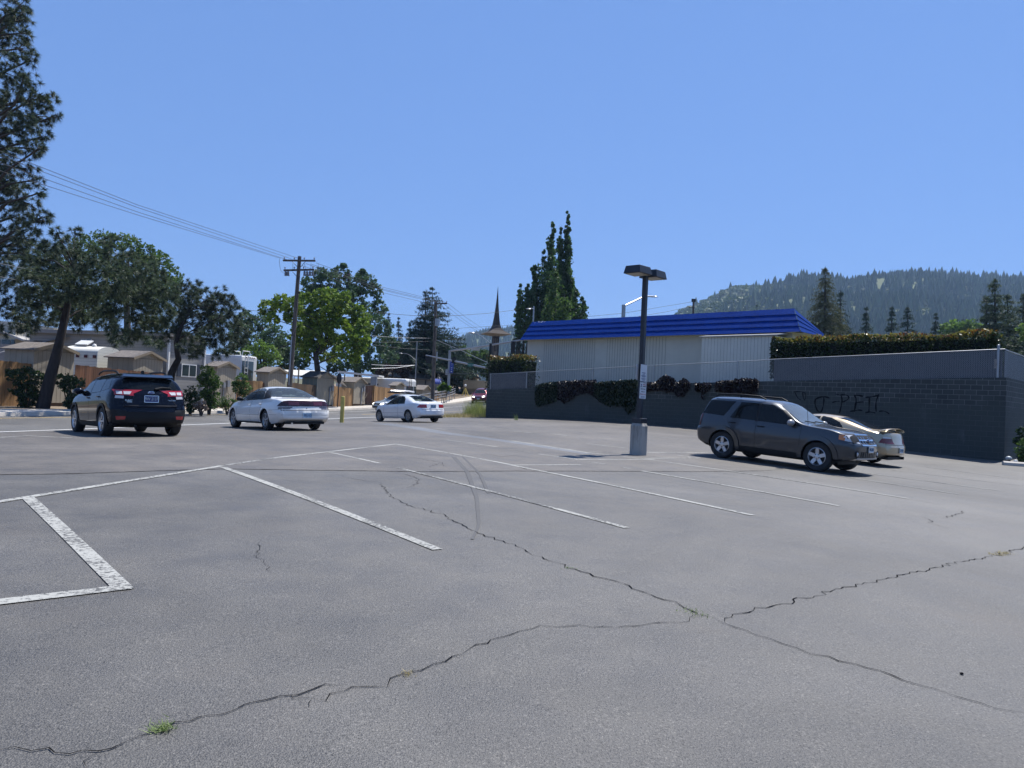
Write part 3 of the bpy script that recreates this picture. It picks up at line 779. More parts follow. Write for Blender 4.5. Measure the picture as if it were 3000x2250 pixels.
o = mb.build('faded_sign', None, (WA.x, WA.y, 0), WRZ); tag(o, 'small faded pale sign wired beside the corner post of the fence', 'sign')

# ------------------------------------------------------------------ building with the blue mansard roof
M['beige'] = plain('cream painted siding', (0.52, 0.50, 0.44), 0.7, var=0.06, scale=1.5)
M['beige2'] = plain('white painted plywood', (0.60, 0.585, 0.53), 0.7, var=0.06, scale=1.5)
M['groove'] = plain('siding groove', (0.26, 0.25, 0.22), 0.8, var=0.1)
M['greyroof'] = plain('pale grey shingle', (0.36, 0.35, 0.34), 0.85, var=0.22, scale=8, bumps=0.3)
def bluemat():
    m, nt, b = newmat('blue painted shakes')
    f = noise(nt, 1.0, 4, 0.6, vec=scaled(nt, 9, 9, 1.5)); n2 = noise(nt, 0.8, 4, 0.6)
    v = mathn(nt, 'ADD', mathn(nt, 'MULTIPLY', f, 0.6), mathn(nt, 'MULTIPLY', n2, 0.4))
    r_ = ramp(nt, [(0.3, (0.002, 0.022, 0.15)), (0.7, (0.003, 0.042, 0.25))]); nt.links.new(v, r_.inputs[0])
    nt.links.new(r_.outputs[0], b.inputs['Base Color']); b.inputs['Roughness'].default_value = 0.6; b.inputs['Specular IOR Level'].default_value = 0.05; bump(nt, b, f, 0.6, 0.03)
    return m
M['blue'] = bluemat(); M['peel'] = plain('flaked pale paint', (0.42, 0.45, 0.55), 0.8, var=0.3, scale=6)
BO = 5.0
bl, brt = wl(onwall(1545.6, 1001, BO)), wl(onwall(2322, 970, BO))
eL, eR = wl(onwall(1524, 1000, BO - 0.5)), wl(onwall(2346, 966.5, BO - 0.5))
rL, rR = wl(onwall(1560, 945, BO + 0.45)), wl(onwall(2326, 901, BO + 0.45))
ze = (eL.z + eR.z) / 2; zr = (rL.z + rR.z) / 2
bld = empty('flat_building', (WA.x, WA.y, 0), WRZ, 'low cream building with a bright blue mansard roof above the block wall', 'building')
mb = MB(); x0, x1 = brt.x, bl.x; yb = sgn * BO; zb = 1.6
mb.box(((x0 + x1) / 2, yb + sgn * 5, (zb + ze) / 2), (x1 - x0, 10, ze - zb), M['beige']); mb.build('wall', bld)
mb = MB()
for a_, b_ in (((459, 960), (808, 940)), ((896, 935), (1115, 920)), ((1170, 920), (1300, 910))):
    sa, sb = wl(onwall(1400 + a_[0] * .42194, 1050, BO)).x, wl(onwall(1400 + b_[0] * .42194, 1050, BO)).x
    n = int(abs(sa - sb) / 0.2)
    for i in range(n + 1):
        s = sa + (sb - sa) * i / n; mb.box((s, yb - sgn * 0.004, (zb + ze) / 2), (0.028, 0.008, ze - zb - 0.03), M['groove'])
mb.build('siding_groove', bld)
# roof: four lapped courses of shakes
mb = MB(); nc = 4
def rq(t, side, lap=0.0):
    """t 0 at eave, 1 at top; side 0 = right corner, 1 = left corner"""
    e, r_ = (eR, rR) if side == 0 else (eL, rL)
    p = Vector((e.x, e.y, ze)).lerp(Vector((r_.x, r_.y, zr)), t); return Vector((p.x, sgn * (p.y - lap), p.z))
backx = Vector((0, 1, 0)); BD = 3.0
def rs(t, lap=0.0):
    """back end of the right return: tapers to the eave"""
    p = rq(t, 0); q = Vector((eR.x + 0.05 * t, sgn * (BO - 0.5 + BD + 0.25 * t), ze + 0.18 * t)); return q
for i in range(nc):
    t0, t1 = i / nc, (i + 1) / nc
    for q0, q1 in ((0, 1),):
        a, b, c, d = rq(t0, 0, 0.05), rq(t0, 1, 0.05), rq(t1, 1, 0.0), rq(t1, 0, 0.0)
        n = 60; P0 = [[a.lerp(b, k / n), d.lerp(c, k / n)] for k in range(n + 1)]; mb.grid(P0, M['blue'], sm=False)
        a2, b2 = rq(t0, 0, 0.0), rq(t0, 1, 0.0); mb.poly([a, b, b2, a2], M['blue'])
    a, d = rq(t0, 0, 0.05), rq(t1, 0); b, c = rs(t0), rs(t1)
    a = a + Vector((-0.05, 0, 0)); mb.poly([a, b, c, d], M['blue']); mb.poly([a, b, b + Vector((.05, 0, 0)), a + Vector((.05, 0, 0))], M['blue'])
    a, d = rq(t0, 1, 0.05), rq(t1, 1); b, c = Vector((a.x, sgn * 9, a.z)), Vector((d.x, sgn * 9, d.z)); mb.poly([a, b, c, d], M['blue'])
a, b = rq(1, 0), rq(1, 1); mb.poly([a, b, b + Vector((0, sgn * 3.0, 0)), a + Vector((0, sgn * 0.3, 0))], M['blue'])
a, b = rq(0, 0, 0.05), rq(0, 1, 0.05); mb.poly([a, b, Vector((b.x, yb, ze)), Vector((a.x, yb, ze))], M['beige'])
mb.poly([a, rs(0), Vector((x0, rs(0).y, ze)), Vector((x0, yb, ze))], M['beige'])
roof = mb.build('roof', bld, fix=False)
mb = MB(); r_ = random.Random(5)
def peel(t, u, ln, h):
    p = rq(t, 0).lerp(rq(t, 1), u); q = rq(t, 0).lerp(rq(t, 1), u + ln); up = (rq(1, 0) - rq(0, 0)).normalized() * h; o = Vector((0, -sgn * 0.012, 0.012))
    mb.poly([p + o, q + o, q + up * r_.uniform(.3, 1) + o, p + up * r_.uniform(.3, 1) + o], M['peel'])
for k in range(60):
    u = r_.choice([r_.uniform(.70, .97), r_.uniform(.70, .97), r_.uniform(.40, .66), r_.uniform(.13, .30), r_.uniform(.16, .27)])
    peel(0.80 + r_.uniform(-.015, .02), u, r_.uniform(.002, .010), r_.uniform(.03, .10))
for k in range(20): peel(0.93 + r_.uniform(-.03, .04), r_.uniform(.93, .985), r_.uniform(.001, .004), r_.uniform(.04, .16))
mb.build('peeling_paint', roof, fix=False)
# lean-to in front
LO = BO - 1.3
a, b = wl(onwall(2057, 988, LO)), wl(onwall(2273, 984, LO)); zt_ = (a.z + b.z) / 2
mb = MB(); mb.box(((a.x + b.x) / 2, sgn * (LO + 0.645), (zt_ + 1.7) / 2), (abs(a.x - b.x), 1.29, zt_ - 1.7), M['beige2'])
for i in range(1, 22):
    s = b.x + (a.x - b.x) * i / 22; mb.box((s, sgn * (LO - 0.002), (zt_ + 1.7) / 2), (0.014, 0.006, zt_ - 1.75), M['groove'])
sh = mb.build('lean_to', bld)
mb = MB(); y_ = sgn * (LO - 0.12)
mb.prism([(a.x + .15, y_, zt_), (a.x + .15, sgn * (BO - .01), zt_ + .20), (a.x + .15, sgn * (BO - .01), zt_ + .26), (a.x + .15, y_, zt_ + .06)], (b.x - a.x - .3, 0, 0), M['greyroof'])
mb.build('roof', sh)
mb = MB(); s_ = wl(onwall(1400 + 375 * .42194, 1080, BO)).x; mb.tube([(s_, yb - sgn * .15, 2.0), (s_, yb - sgn * .15, 3.4)], 0.04, M['beige2'], 8); mb.box((s_, yb - sgn * .15, 3.42), (.3, .1, .05), M['beige2'])
mb.build('pipe', bld)

# ------------------------------------------------------------------ hills and the far wood
def hill(name, prof, d, depth, mat, foot=1.0, seed=0):
    """prof: ridge line in photograph pixels."""
    r_ = np.random.default_rng(seed); pts = [at(px, py, d) for px, py in prof]
    q = resample([tuple(p) for p in pts], 90); rows = []
    K = 22
    ph = r_.uniform(0, 6.28, 12)
    for i, p in enumerate(q):
        row = []
        for j in range(K + 1):
            t = j / K; zz = p.z * (1 - (1 - t) ** 1.6 * 1.0) if True else 0
            y = p.y - depth * (1 - t); sx = (p.x / p.y) * y
            w_ = sum(math.sin(0.012 * (k + 1) * sx + 0.010 * (k + 2) * y + ph[k]) / (k + 1.5) for k in range(6)) * 0.045 * p.z * math.sin(math.pi * t)
            row.append((sx, y, max(-1.0, zz * foot + w_)))
        row.append((p.x * 1.25, p.y * 1.25, p.z * 0.4))
        rows.append(row)
    mb = MB(); mb.grid(rows, mat); return tag(mb.build(name, fix=False), kind='structure'), rows
M['hillgreen'] = plain('hill grass and brush', (0.085, 0.105, 0.04), 0.95, var=0.35, scale=0.02)
hr, HRows = hill('hill', [(1780, 1028), (1900, 988), (2010, 933), (2090, 903), (2160, 873), (2230, 876), (2300, 860), (2360, 846), (2450, 856), (2510, 856), (2560, 846), (2640, 840), (2690, 836), (2780, 844), (2900, 853), (3000, 854), (3200, 868), (3500, 898)], 1500, 900, M['hillgreen'], seed=1)
hl, HLrows = hill('far_hill', [(1100, 1090), (1250, 1040), (1340, 1008), (1400, 990), (1440, 982), (1500, 978), (1600, 990), (1750, 1020), (1900, 1060)], 1900, 900, M['hillgreen'], seed=2)
def cones(pts, hs, seg, rng, squash=1.0):
    """Ragged little conifers: two stacked cones each, as triangles."""
    V = []
    for p, h in zip(pts, hs):
        a0 = rng.uniform(0, 6.28)
        for b0, b1, r_ in ((0.0, 0.62, 0.31), (0.32, 1.0, 0.20)):
            for k in range(seg):
                a, b = a0 + 6.283 * k / seg, a0 + 6.283 * (k + 1) / seg; r0 = r_ * h * squash * (0.8 + 0.4 * ((k * 7 + int(h * 13)) % 3) / 2)
                V += [(p[0] + r0 * math.cos(a), p[1] + r0 * math.sin(a), p[2] + b0 * h), (p[0] + r0 * math.cos(b), p[1] + r0 * math.sin(b), p[2] + b0 * h), (p[0], p[1], p[2] + b1 * h)]
    return np.array(V)
def sample_hill(rows, n, rng, cond=None, tmin=0.0):
    out = []
    while len(out) < n:
        i = rng.uniform(0, len(rows) - 1.001); j = rng.uniform(tmin, 22 - 0.001) if rng.random() < 0.8 else rng.uniform(20.5, 22.4)
        j = min(j, 22.3); a, b = int(i), int(j); f, g = i - a, j - b
        p = (np.array(rows[a][b]) * (1 - g) + np.array(rows[a][b + 1]) * g) * (1 - f) + (np.array(rows[a + 1][b]) * (1 - g) + np.array(rows[a + 1][b + 1]) * g) * f
        if cond is None or cond(p, rng): out.append(p)
    return np.array(out)
M['fir'] = leafmat('far fir', (0.030, 0.052, 0.026), (0.070, 0.105, 0.045), scale=0.02, trans=0.2)
M['oak'] = leafmat('far oak', (0.055, 0.085, 0.025), (0.11, 0.15, 0.05), scale=0.02, trans=0.2)
rng = np.random.default_rng(11)
def firs(p, r_):
    u = px_of(p); w_ = 1 / (1 + math.exp(-(u[0] - 2250) / 45)); return r_.random() < w_ * (0.98 if noise_ok(p) else 0.75)
def noise_ok(p): return math.sin(p[0] * 0.013 + 1.3) + math.sin(p[1] * 0.017 + p[0] * 0.006) < 1.1
P = sample_hill(HRows, 12500, rng, firs); V1 = cones(P, 6 + 15 * rng.random(len(P)) ** 1.6, 5, rng)
P = sample_hill(HLrows, 4000, rng); V2 = cones(P, rng.uniform(8, 19, len(P)), 5, rng)
tag(fast_mesh('hill_forest', np.concatenate([V1, V2]), 3, M['fir']), kind='stuff')
P = sample_hill(HRows, 3200, rng, lambda p, r_: r_.random() < (1.0 if px_of(p)[0] < 2260 else 0.10))
Vs = []
for p in P:
    n = 26; u = unit(rng, n); u[:, 2] = abs(u[:, 2]); s = rng.uniform(4, 8)
    Vs.append(leaves(p + np.array([0, 0, 1.5]) + u * s * np.array([1, 1, 0.75]), 4.2, rng, 0.9))
tag(fast_mesh('hill_oaks', np.concatenate(Vs), 4, M['oak']), kind='stuff')
# ------------------------------------------------------------------ vehicles
def carpaint(name, col, metal=0.0, rough=0.35, inner=True, dust=0.12, coat=1.0, spec=.5):
    m, nt, b = newmat(name)
    b.inputs['Base Color'].default_value = rgba(col); b.inputs['Metallic'].default_value = metal; b.inputs['Roughness'].default_value = rough
    b.inputs['Coat Weight'].default_value = coat; b.inputs['Specular IOR Level'].default_value = spec; b.inputs['Coat Roughness'].default_value = 0.03
    # a little road dust low down
    tc = nt.nodes.new('ShaderNodeTexCoord'); sx = nt.nodes.new('ShaderNodeSeparateXYZ'); nt.links.new(tc.outputs['Object'], sx.inputs[0])
    n = noise(nt, 5, 5, 0.65); f = mathn(nt, 'SUBTRACT', mathn(nt, 'MULTIPLY', n, 0.9), sx.outputs[2]); r_ = ramp(nt, [(0.0, (0, 0, 0)), (0.35, (dust,) * 3)]); nt.links.new(f, r_.inputs[0])
    nt.links.new(mix(nt, col, (0.20, 0.18, 0.155), r_.outputs[0]), b.inputs['Base Color'])
    if inner:
        g = nt.nodes.new('ShaderNodeNewGeometry'); d = nt.nodes.new('ShaderNodeBsdfDiffuse'); d.inputs[0].default_value = (0.05, 0.05, 0.052, 1)
        ms = nt.nodes.new('ShaderNodeMixShader'); nt.links.new(g.outputs['Backfacing'], ms.inputs[0]); nt.links.new(b.outputs[0], ms.inputs[1]); nt.links.new(d.outputs[0], ms.inputs[2])
        nt.links.new(ms.outputs[0], nt.nodes['Material Output'].inputs[0])
    return m
def glassmat(name, tint, clear, rough=0.01, spec=0.5, sky_tone=0.0):
    """Car glass: reflects the sky, lets part of the light through."""
    m, nt, b = newmat(name)
    b.inputs['Base Color'].default_value = rgba((0.01, 0.012, 0.013)); b.inputs['Roughness'].default_value = rough; b.inputs['Specular IOR Level'].default_value = spec
    b.inputs['Base Color'].default_value = rgba((0.01 + sky_tone * .5, 0.012 + sky_tone * .62, 0.013 + sky_tone * .75))  # pale blue mixed into the base colour in place of reflected sky
    t = nt.nodes.new('ShaderNodeBsdfTransparent'); t.inputs[0].default_value = rgba(tint)
    fr = nt.nodes.new('ShaderNodeFresnel'); fr.inputs[0].default_value = 1.5
    f = mathn(nt, 'MULTIPLY', mathn(nt, 'SUBTRACT', 1.0, fr.outputs[0]), clear)
    ms = nt.nodes.new('ShaderNodeMixShader'); nt.links.new(f, ms.inputs[0]); nt.links.new(b.outputs[0], ms.inputs[1]); nt.links.new(t.outputs[0], ms.inputs[2])
    nt.links.new(ms.outputs[0], nt.nodes['Material Output'].inputs[0])
    return m
M['tyre'] = plain('tyre rubber', (0.018, 0.018, 0.019), 0.8, var=0.2, scale=9)
M['alloy'] = plain('alloy wheel', (0.50, 0.51, 0.53), 0.28, 0.85, var=0.05)
M['alloy_dark'] = plain('dark wheel gap', (0.012, 0.012, 0.013), 0.6, var=0.0)
M['well'] = plain('wheel well', (0.008, 0.008, 0.009), 0.9, var=0.0)
M['trim'] = plain('black plastic trim', (0.013, 0.0135, 0.015), 0.6, var=0.1, spec=.25)
M['gap'] = plain('panel gap', (0.008, 0.008, 0.009), 0.8, var=0.0)
M['chrome'] = plain('chrome', (0.75, 0.76, 0.78), 0.12, 1.0, var=0.0)
M['red_lens'] = plain('red lamp lens', (0.32, 0.012, 0.018), 0.12, var=0.12, scale=14, coat=0.8)
M['dark_red'] = plain('smoked red lens', (0.035, 0.004, 0.007), 0.2, var=0.1, scale=14, coat=0.3)
M['red_dim'] = plain('dim red lens', (0.13, 0.008, 0.012), 0.3, var=0.1, scale=14, coat=0.2)
M['clear_lens'] = plain('clear lamp lens', (0.52, 0.52, 0.53), 0.2, 0.0, var=0.12, scale=20, coat=0.8)
M['amber'] = plain('amber lens', (0.65, 0.20, 0.04), 0.15, var=0.1, coat=0.7)
M['seat'] = plain('car seat cloth', (0.055, 0.055, 0.06), 0.9, var=0.2, scale=20)
M['seat_pale'] = plain('pale car seat cloth', (0.25, 0.26, 0.25), 0.9, var=0.2, scale=20)
M['plate_blue'] = plain('blue number plate', (0.030, 0.045, 0.17), 0.4, var=0.1, scale=10)
M['plate_pale'] = plain('pale number plate', (0.34, 0.47, 0.58), 0.4, var=0.35, scale=18)
M['plate_text'] = plain('pale plate lettering', (0.55, 0.62, 0.55), 0.5, var=0.0)
M['dark_text'] = plain('dark lettering', (0.05, 0.08, 0.16), 0.6, var=0.0)
M['glass_dark'] = glassmat('tinted car glass', (0.16, 0.18, 0.20), 0.12, spec=.3)
M['glass_front'] = glassmat('dusty sky-toned windscreen glass', (0.6, 0.7, 0.7), 0.35, sky_tone=.30)  # windscreen carries a painted sky reflection in its base colour
M['glass_clear'] = glassmat('green car glass', (0.82, 0.93, 0.88), 0.95)

def pch(pts, x):
    """Monotone cubic through (x, v) points."""
    pts = sorted(pts); X = np.array([p[0] for p in pts], float); Y = np.array([p[1] for p in pts], float)
    x = np.clip(np.asarray(x, float), X[0], X[-1]); h = np.diff(X); d = np.diff(Y) / h; m = np.zeros(len(X))
    for i in range(1, len(X) - 1):
        if d[i - 1] * d[i] > 0:
            w1, w2 = 2 * h[i] + h[i - 1], h[i] + 2 * h[i - 1]; m[i] = (w1 + w2) / (w1 / d[i - 1] + w2 / d[i])
    m[0], m[-1] = d[0], d[-1]
    k = np.clip(np.searchsorted(X, x) - 1, 0, len(X) - 2); t = (x - X[k]) / h[k]
    return ((1 + 2 * t) * (1 - t) ** 2 * Y[k] + t * (1 - t) ** 2 * h[k] * m[k] + t * t * (3 - 2 * t) * Y[k + 1] + t * t * (t - 1) * h[k] * m[k + 1])

def inside(poly, x, y):
    c = False; n = len(poly)
    for i in range(n):
        x1, y1 = poly[i]; x2, y2 = poly[(i + 1) % n]
        if (y1 > y) != (y2 > y) and x < (x2 - x1) * (y - y1) / (y2 - y1) + x1: c = not c
    return c

class Car:
    """A lofted shell: local x forward, y to the left, z up, origin on the ground between the axles."""
    def __init__(s, name, label, p, cat='car', group=None):
        s.p = p; s.root = empty(name, (0, 0, 0), 0, label, cat, group)
        xr, xf = p['top'][0][0], p['top'][-1][0]
        n = p.get('n', 110); u = np.linspace(0, 1, n)
        xs = xr + (xf - xr) * u
        e = np.array([0, .006, .014, .028, .05, .08, .12]); xs = np.unique(np.concatenate([xs, xr + e, xf - e])); xs.sort()
        side = p.get('side', [(0, .90), (.12, .955), (.35, .99), (.6, 1.0), (.85, .985), (1, .955)])
        top, belt, bot, wid = (pch(p[k], xs) for k in ('top', 'belt', 'bot', 'wid'))
        tum, kk, pp = p.get('tum', .22), p.get('k', 6.0), p.get('pp', 2.6)
        sv = np.linspace(0, 1, 15); tv = np.concatenate([np.linspace(0.04, .86, 18)]); q0 = (1 - .86 ** kk) ** (1 / pp)
        qv = q0 * np.linspace(1, 0, 13)[1:]; tv = np.concatenate([tv, (1 - qv ** pp) ** (1 / kk)])
        rows = []
        for x, zt, zb, z0, w_ in zip(xs, top, belt, bot, wid):
            zb = min(zb, zt - .03); z0 = min(z0, zb - .05)
            row = [(x, w_ * .82, z0 + 0.0)]
            for q in sv: row.append((x, w_ * float(pch(side, q)), z0 + (zb - z0) * q))
            yb = row[-1][1]; H = zt - zb; te = tum * min(1, H / .42)
            for t in tv: row.append((x, yb * (1 - te * t) * max(0, 1 - t ** kk) ** (1 / pp), zb + H * t))
            rows.append(row)
        P = np.array(rows)                                          # (nx, nv, 3)
        # bow of the end faces
        def sm(a): a = np.clip(a, 0, 1); return a * a * (3 - 2 * a)
        X, Y, Z = P[..., 0], P[..., 1], P[..., 2]
        wr = sm((xr + .75 - X) / .75); wf = sm((X - xf + .75) / .75)
        X = X + wr * (pch(p.get('rear', [(0, 0), (2, 0)]), Z) + p.get('bow_r', .14) * (np.abs(Y) / wid.max()) ** 2.2)
        X = X + wf * (pch(p.get('front', [(0, 0), (2, 0)]), Z) - p.get('bow_f', .22) * (np.abs(Y) / wid.max()) ** 2.2)
        P[..., 0] = X; s.P = P; nx, nv = P.shape[:2]
        V = []; F = []
        for i in range(nx):
            for j in range(nv): V.append(tuple(P[i, j]))
        o = nx * nv
        for i in range(nx):
            for j in range(nv): V.append((P[i, j, 0], -P[i, j, 1], P[i, j, 2]))
        for i in range(nx - 1):
            for j in range(nv - 1):
                a, b, c, d = i * nv + j, (i + 1) * nv + j, (i + 1) * nv + j + 1, i * nv + j + 1
                F.append((a, d, c, b)); F.append((o + a, o + b, o + c, o + d))
            F.append((i * nv, (i + 1) * nv, o + (i + 1) * nv, o + i * nv))
        for i in (0, nx - 1):                                       # end faces: strips across, bowed
            for j in range(nv - 1):
                L0, L1, R0, R1 = P[i, j], P[i, j + 1], P[i, j] * (1, -1, 1), P[i, j + 1] * (1, -1, 1)
                K = 8; ids0 = [i * nv + j]; ids1 = [i * nv + j + 1]
                for q in range(1, K):
                    f = q / K
                    for A, B, ids, jj in ((L0, R0, ids0, j), (L1, R1, ids1, j + 1)):
                        y = A[1] * (1 - 2 * f); bw = p.get('bow_r', .14) if i == 0 else -p.get('bow_f', .22)
                        base = A[0] - bw * (abs(A[1]) / wid.max()) ** 2.2 + bw * (abs(y) / wid.max()) ** 2.2
                        V.append((base, y, A[2])); ids.append(len(V) - 1)
                ids0.append(o + i * nv + j); ids1.append(o + i * nv + j + 1)
                for q in range(K):
                    f = (ids0[q], ids0[q + 1], ids1[q + 1], ids1[q]); F.append(f if i == 0 else f[::-1])
        s.V, s.F = V, F
        s.bvh = BVHTree.FromPolygons([Vector(v) for v in V], F)
        s.holes = []
    # -- pieces laid on the shell
    def cast(s, axis, a, b, sgn_):
        if axis == 'y': o, d = Vector((a, sgn_ * 3, b)), Vector((0, -sgn_, 0))
        elif axis == 'x': o, d = Vector((sgn_ * 5, a, b)), Vector((-sgn_, 0, 0))
        else: o, d = Vector((a, b, 4)), Vector((0, 0, -1))
        h, n, _, _ = s.bvh.ray_cast(o, d)
        if h is None: return None
        if n.dot(d) > 0: n = -n
        return h, n
    def patch(s, mb, axis, low, up, mat, eps=.004, sgn_=1, nu=None, nv=None, hole=False):
        """Ruled patch between two 2-D curves on the shell. axis y: (x, z) seen from the side; x: (y, z) seen from an end; z: (x, y) from above."""
        def res(pl, n):
            pl = [Vector(q) for q in pl]; L = [0]
            for a, b in zip(pl, pl[1:]): L.append(L[-1] + (b - a).length)
            out = []
            for i in range(n + 1):
                t = L[-1] * i / n; k = 0
                while k < len(L) - 2 and L[k + 1] < t: k += 1
                out.append(pl[k].lerp(pl[k + 1], (t - L[k]) / max(1e-9, L[k + 1] - L[k])))
            return out
        ln = sum((Vector(a) - Vector(b)).length for a, b in zip(low, low[1:])); nu = nu or max(2, int(ln / .05))
        hgt_ = max((Vector(a) - Vector(b)).length for a, b in ((low[0], up[0]), (low[-1], up[-1]), (low[len(low) // 2], up[len(up) // 2]))); nv = nv or max(1, int(hgt_ / .05))
        A, B = res(low, nu), res(up, nu); P = []; last = None
        for a, b in zip(A, B):
            row = []
            for j in range(nv + 1):
                q = a.lerp(b, j / nv); h = s.cast(axis, q.x, q.y, sgn_)
                if h is None: row.append(None); continue
                row.append(h[0] + h[1] * eps); last = h[1]
            P.append(row)
        n0 = {}; flip = None
        for i in range(nu):
            for j in range(nv):
                q = (P[i][j], P[i + 1][j], P[i + 1][j + 1], P[i][j + 1])
                if any(k is None for k in q): continue
                if max((q[0] - q[2]).length, (q[1] - q[3]).length) > .6: continue
                if flip is None: flip = (q[1] - q[0]).cross(q[3] - q[0]).dot(last) < 0
                ids = []
                for key, pt in zip(((i, j), (i + 1, j), (i + 1, j + 1), (i, j + 1)), q):
                    if key not in n0: n0[key] = len(mb.v); mb.v.append(tuple(pt))
                    ids.append(n0[key])
                mb.face(ids[::-1] if flip else ids, mat, True)
        if hole: s.holes.append((axis, [tuple(q) for q in low] + [tuple(q) for q in reversed(up)], sgn_))
        return mb
    def seam(s, mb, axis, pts, wd=.009, mat=None, eps=.0025, sgn_=1):
        for a, b in zip(pts, pts[1:]):
            a, b = Vector(a), Vector(b); t = (b - a).normalized(); o = Vector((-t.y, t.x)) * wd / 2
            s.patch(mb, axis, [a - o, b - o], [a + o, b + o], mat or M['gap'], eps, sgn_, nv=1)
    def arch_cut(s, ax, zc, Rr):
        s.arch = getattr(s, 'arch', []) + [(ax, zc, Rr)]
    def shell(s, mat, lower=None, lower_mat=None):
        """Make the body mesh, with window openings and wheel arches cut."""
        V = [list(v) for v in s.V]; wmax = max(abs(v[1]) for v in V); keep = []; mi = []
        for f in s.F:
            c = np.mean([s.V[k] for k in f], 0); a, b = (np.array(s.V[f[1]]) - s.V[f[0]]), (np.array(s.V[f[2]]) - s.V[f[0]]); n = np.cross(a, b); n = n / (np.linalg.norm(n) + 1e-9)
            cut = False
            for ax, zc, Rr in getattr(s, 'arch', []):
                if (c[0] - ax) ** 2 + (c[2] - zc) ** 2 < Rr * Rr and abs(c[1]) > wmax - .42: cut = True
            if not cut:
                for axis, poly, sg in s.holes:
                    if axis == 'y' and c[1] * sg > .3 and abs(n[1]) > .35 and inside(poly, c[0], c[2]): cut = True
                    if axis == 'x' and c[0] * sg > 0 and abs(n[0]) > .12 and inside(poly, c[1], c[2]): cut = True
                    if cut: break
            if cut: continue
            keep.append(f); mi.append(1 if lower and c[2] < lower(c[0]) else 0)
        for ax, zc, Rr in getattr(s, 'arch', []):                    # pull the ragged rim onto the circle
            for v in V:
                d = math.hypot(v[0] - ax, v[2] - zc)
                if abs(v[1]) > wmax - .42 and abs(d - Rr) < .035 and d > 1e-3: v[0] = ax + (v[0] - ax) * Rr / d; v[2] = zc + (v[2] - zc) * Rr / d
        me = bpy.data.meshes.new('body'); me.from_pydata(V, [], keep); me.materials.append(mat)
        if lower_mat: me.materials.append(lower_mat)
        me.polygons.foreach_set('material_index', mi); me.polygons.foreach_set('use_smooth', [True] * len(keep))
        bm = bmesh.new(); bm.from_mesh(me); bmesh.ops.remove_doubles(bm, verts=bm.verts, dist=1e-5)
        bmesh.ops.delete(bm, geom=[v for v in bm.verts if not v.link_faces], context='VERTS'); bm.to_mesh(me); bm.free()
        me.set_sharp_from_angle(angle=R(38))
        o = bpy.data.objects.new('body', me); SC.collection.objects.link(o); o.parent = s.root; s.body = o
        for ax, zc, Rr in getattr(s, 'arch', []):
            for sg in (1, -1):
                mb = MB(); w_ = wmax - .05; P = []
                for i in range(17):
                    a = math.pi * (i / 16) * 1.16 - math.pi * .08
                    P.append([(ax + (Rr + .004) * math.cos(a), sg * w_, zc + (Rr + .004) * math.sin(a)), (ax + Rr * math.cos(a), sg * (wmax - .45), zc + Rr * math.sin(a))])
                mb.grid(P, M['well']); mb.poly([P[i][1] for i in range(17)], M['well'])
                mb.build('wheel_well', s.root, fix=False)
        return o
    def lip(s, name, mat, ax, zc, Rr, wd=.05, proud=.012):
        for sg in (1, -1):
            mb = MB()
            for i in range(24):
                a0, a1 = (math.pi * 1.1 * k / 24 - math.pi * .05 for k in (i, i + 1)); row = []
                q = []
                for a, rr in ((a0, Rr - .004), (a1, Rr - .004), (a1, Rr + wd), (a0, Rr + wd)):
                    x, z = ax + rr * math.cos(a), zc + rr * math.sin(a); h = s.cast('y', x, z, sg)
                    if h is None: q = None; break
                    q.append(h[0] + Vector((0, sg * proud, 0)))
                if q:
                    if (q[1] - q[0]).cross(q[3] - q[0]).y * sg < 0: q = q[::-1]
                    mb.poly(q, mat, True); q2 = [q[0], q[1], q[1] - Vector((0, sg * .05, 0)), q[0] - Vector((0, sg * .05, 0))]; mb.poly(q2, mat, True)
            mb.build(name, s.root, fix=False)
    def wheels(s, wb, track, r, wd, style, rim=None):
        rim = rim or M['alloy']; R2 = r * style.get('rim', .64)
        for ax in (wb / 2, -wb / 2):
            for sg in (1, -1):
                y = sg * track / 2; wh = empty('wheel', (ax, y, r)); wh.parent = s.root
                h = wd / 2; mb = MB()
                mb.lathe([(R2, -h * .92), (r * .90, -h), (r * .975, -h * .82), (r, -h * .5), (r, h * .5), (r * .975, h * .82), (r * .90, h), (R2, h * .92)], M['tyre'], axis='Y', seg=40, closed=True); mb.build('tyre', wh)
                mb = MB(); yo = sg * h
                mb.lathe([(R2 + .004, yo * .93), (R2 * .965, yo * .97), (R2 * .90, yo * .80), (R2 * .88, yo * .3)], rim, axis='Y', seg=36, cap=False)
                mb.lathe([(R2 * .9, yo * .30), (0.0001, yo * .30)], M['alloy_dark'], axis='Y', seg=24, cap=False)
                N = style['n']; a0 = style.get('a0', R(90))
                for i in range(N):
                    a = a0 + 2 * math.pi * i / N; w0, w1 = style['w0'] * R2, style['w1'] * R2
                    split = style.get('split', 0)
                    for sp in ((-1, 1) if split else (0,)):
                        ang = a + sp * split
                        def pt(rr, off, yy): c_, s_ = math.cos(ang if rr > R2 * .4 else a), math.sin(ang if rr > R2 * .4 else a); return (rr * c_ - off * s_, yy, rr * s_ + off * c_)
                        q = [pt(R2 * .16, -w0, yo * .80), pt(R2 * .16, w0, yo * .80), pt(R2 * .93, w1, yo * .88), pt(R2 * .93, -w1, yo * .88)]
                        mb.prism(q, (0, -yo * .35, 0), rim)
                mb.lathe([(R2 * style.get('hub', .24), yo * .4), (R2 * style.get('hub', .24), yo * .84), (R2 * .15, yo * .90), (0.0001, yo * .90)], rim, axis='Y', seg=20, cap=False)
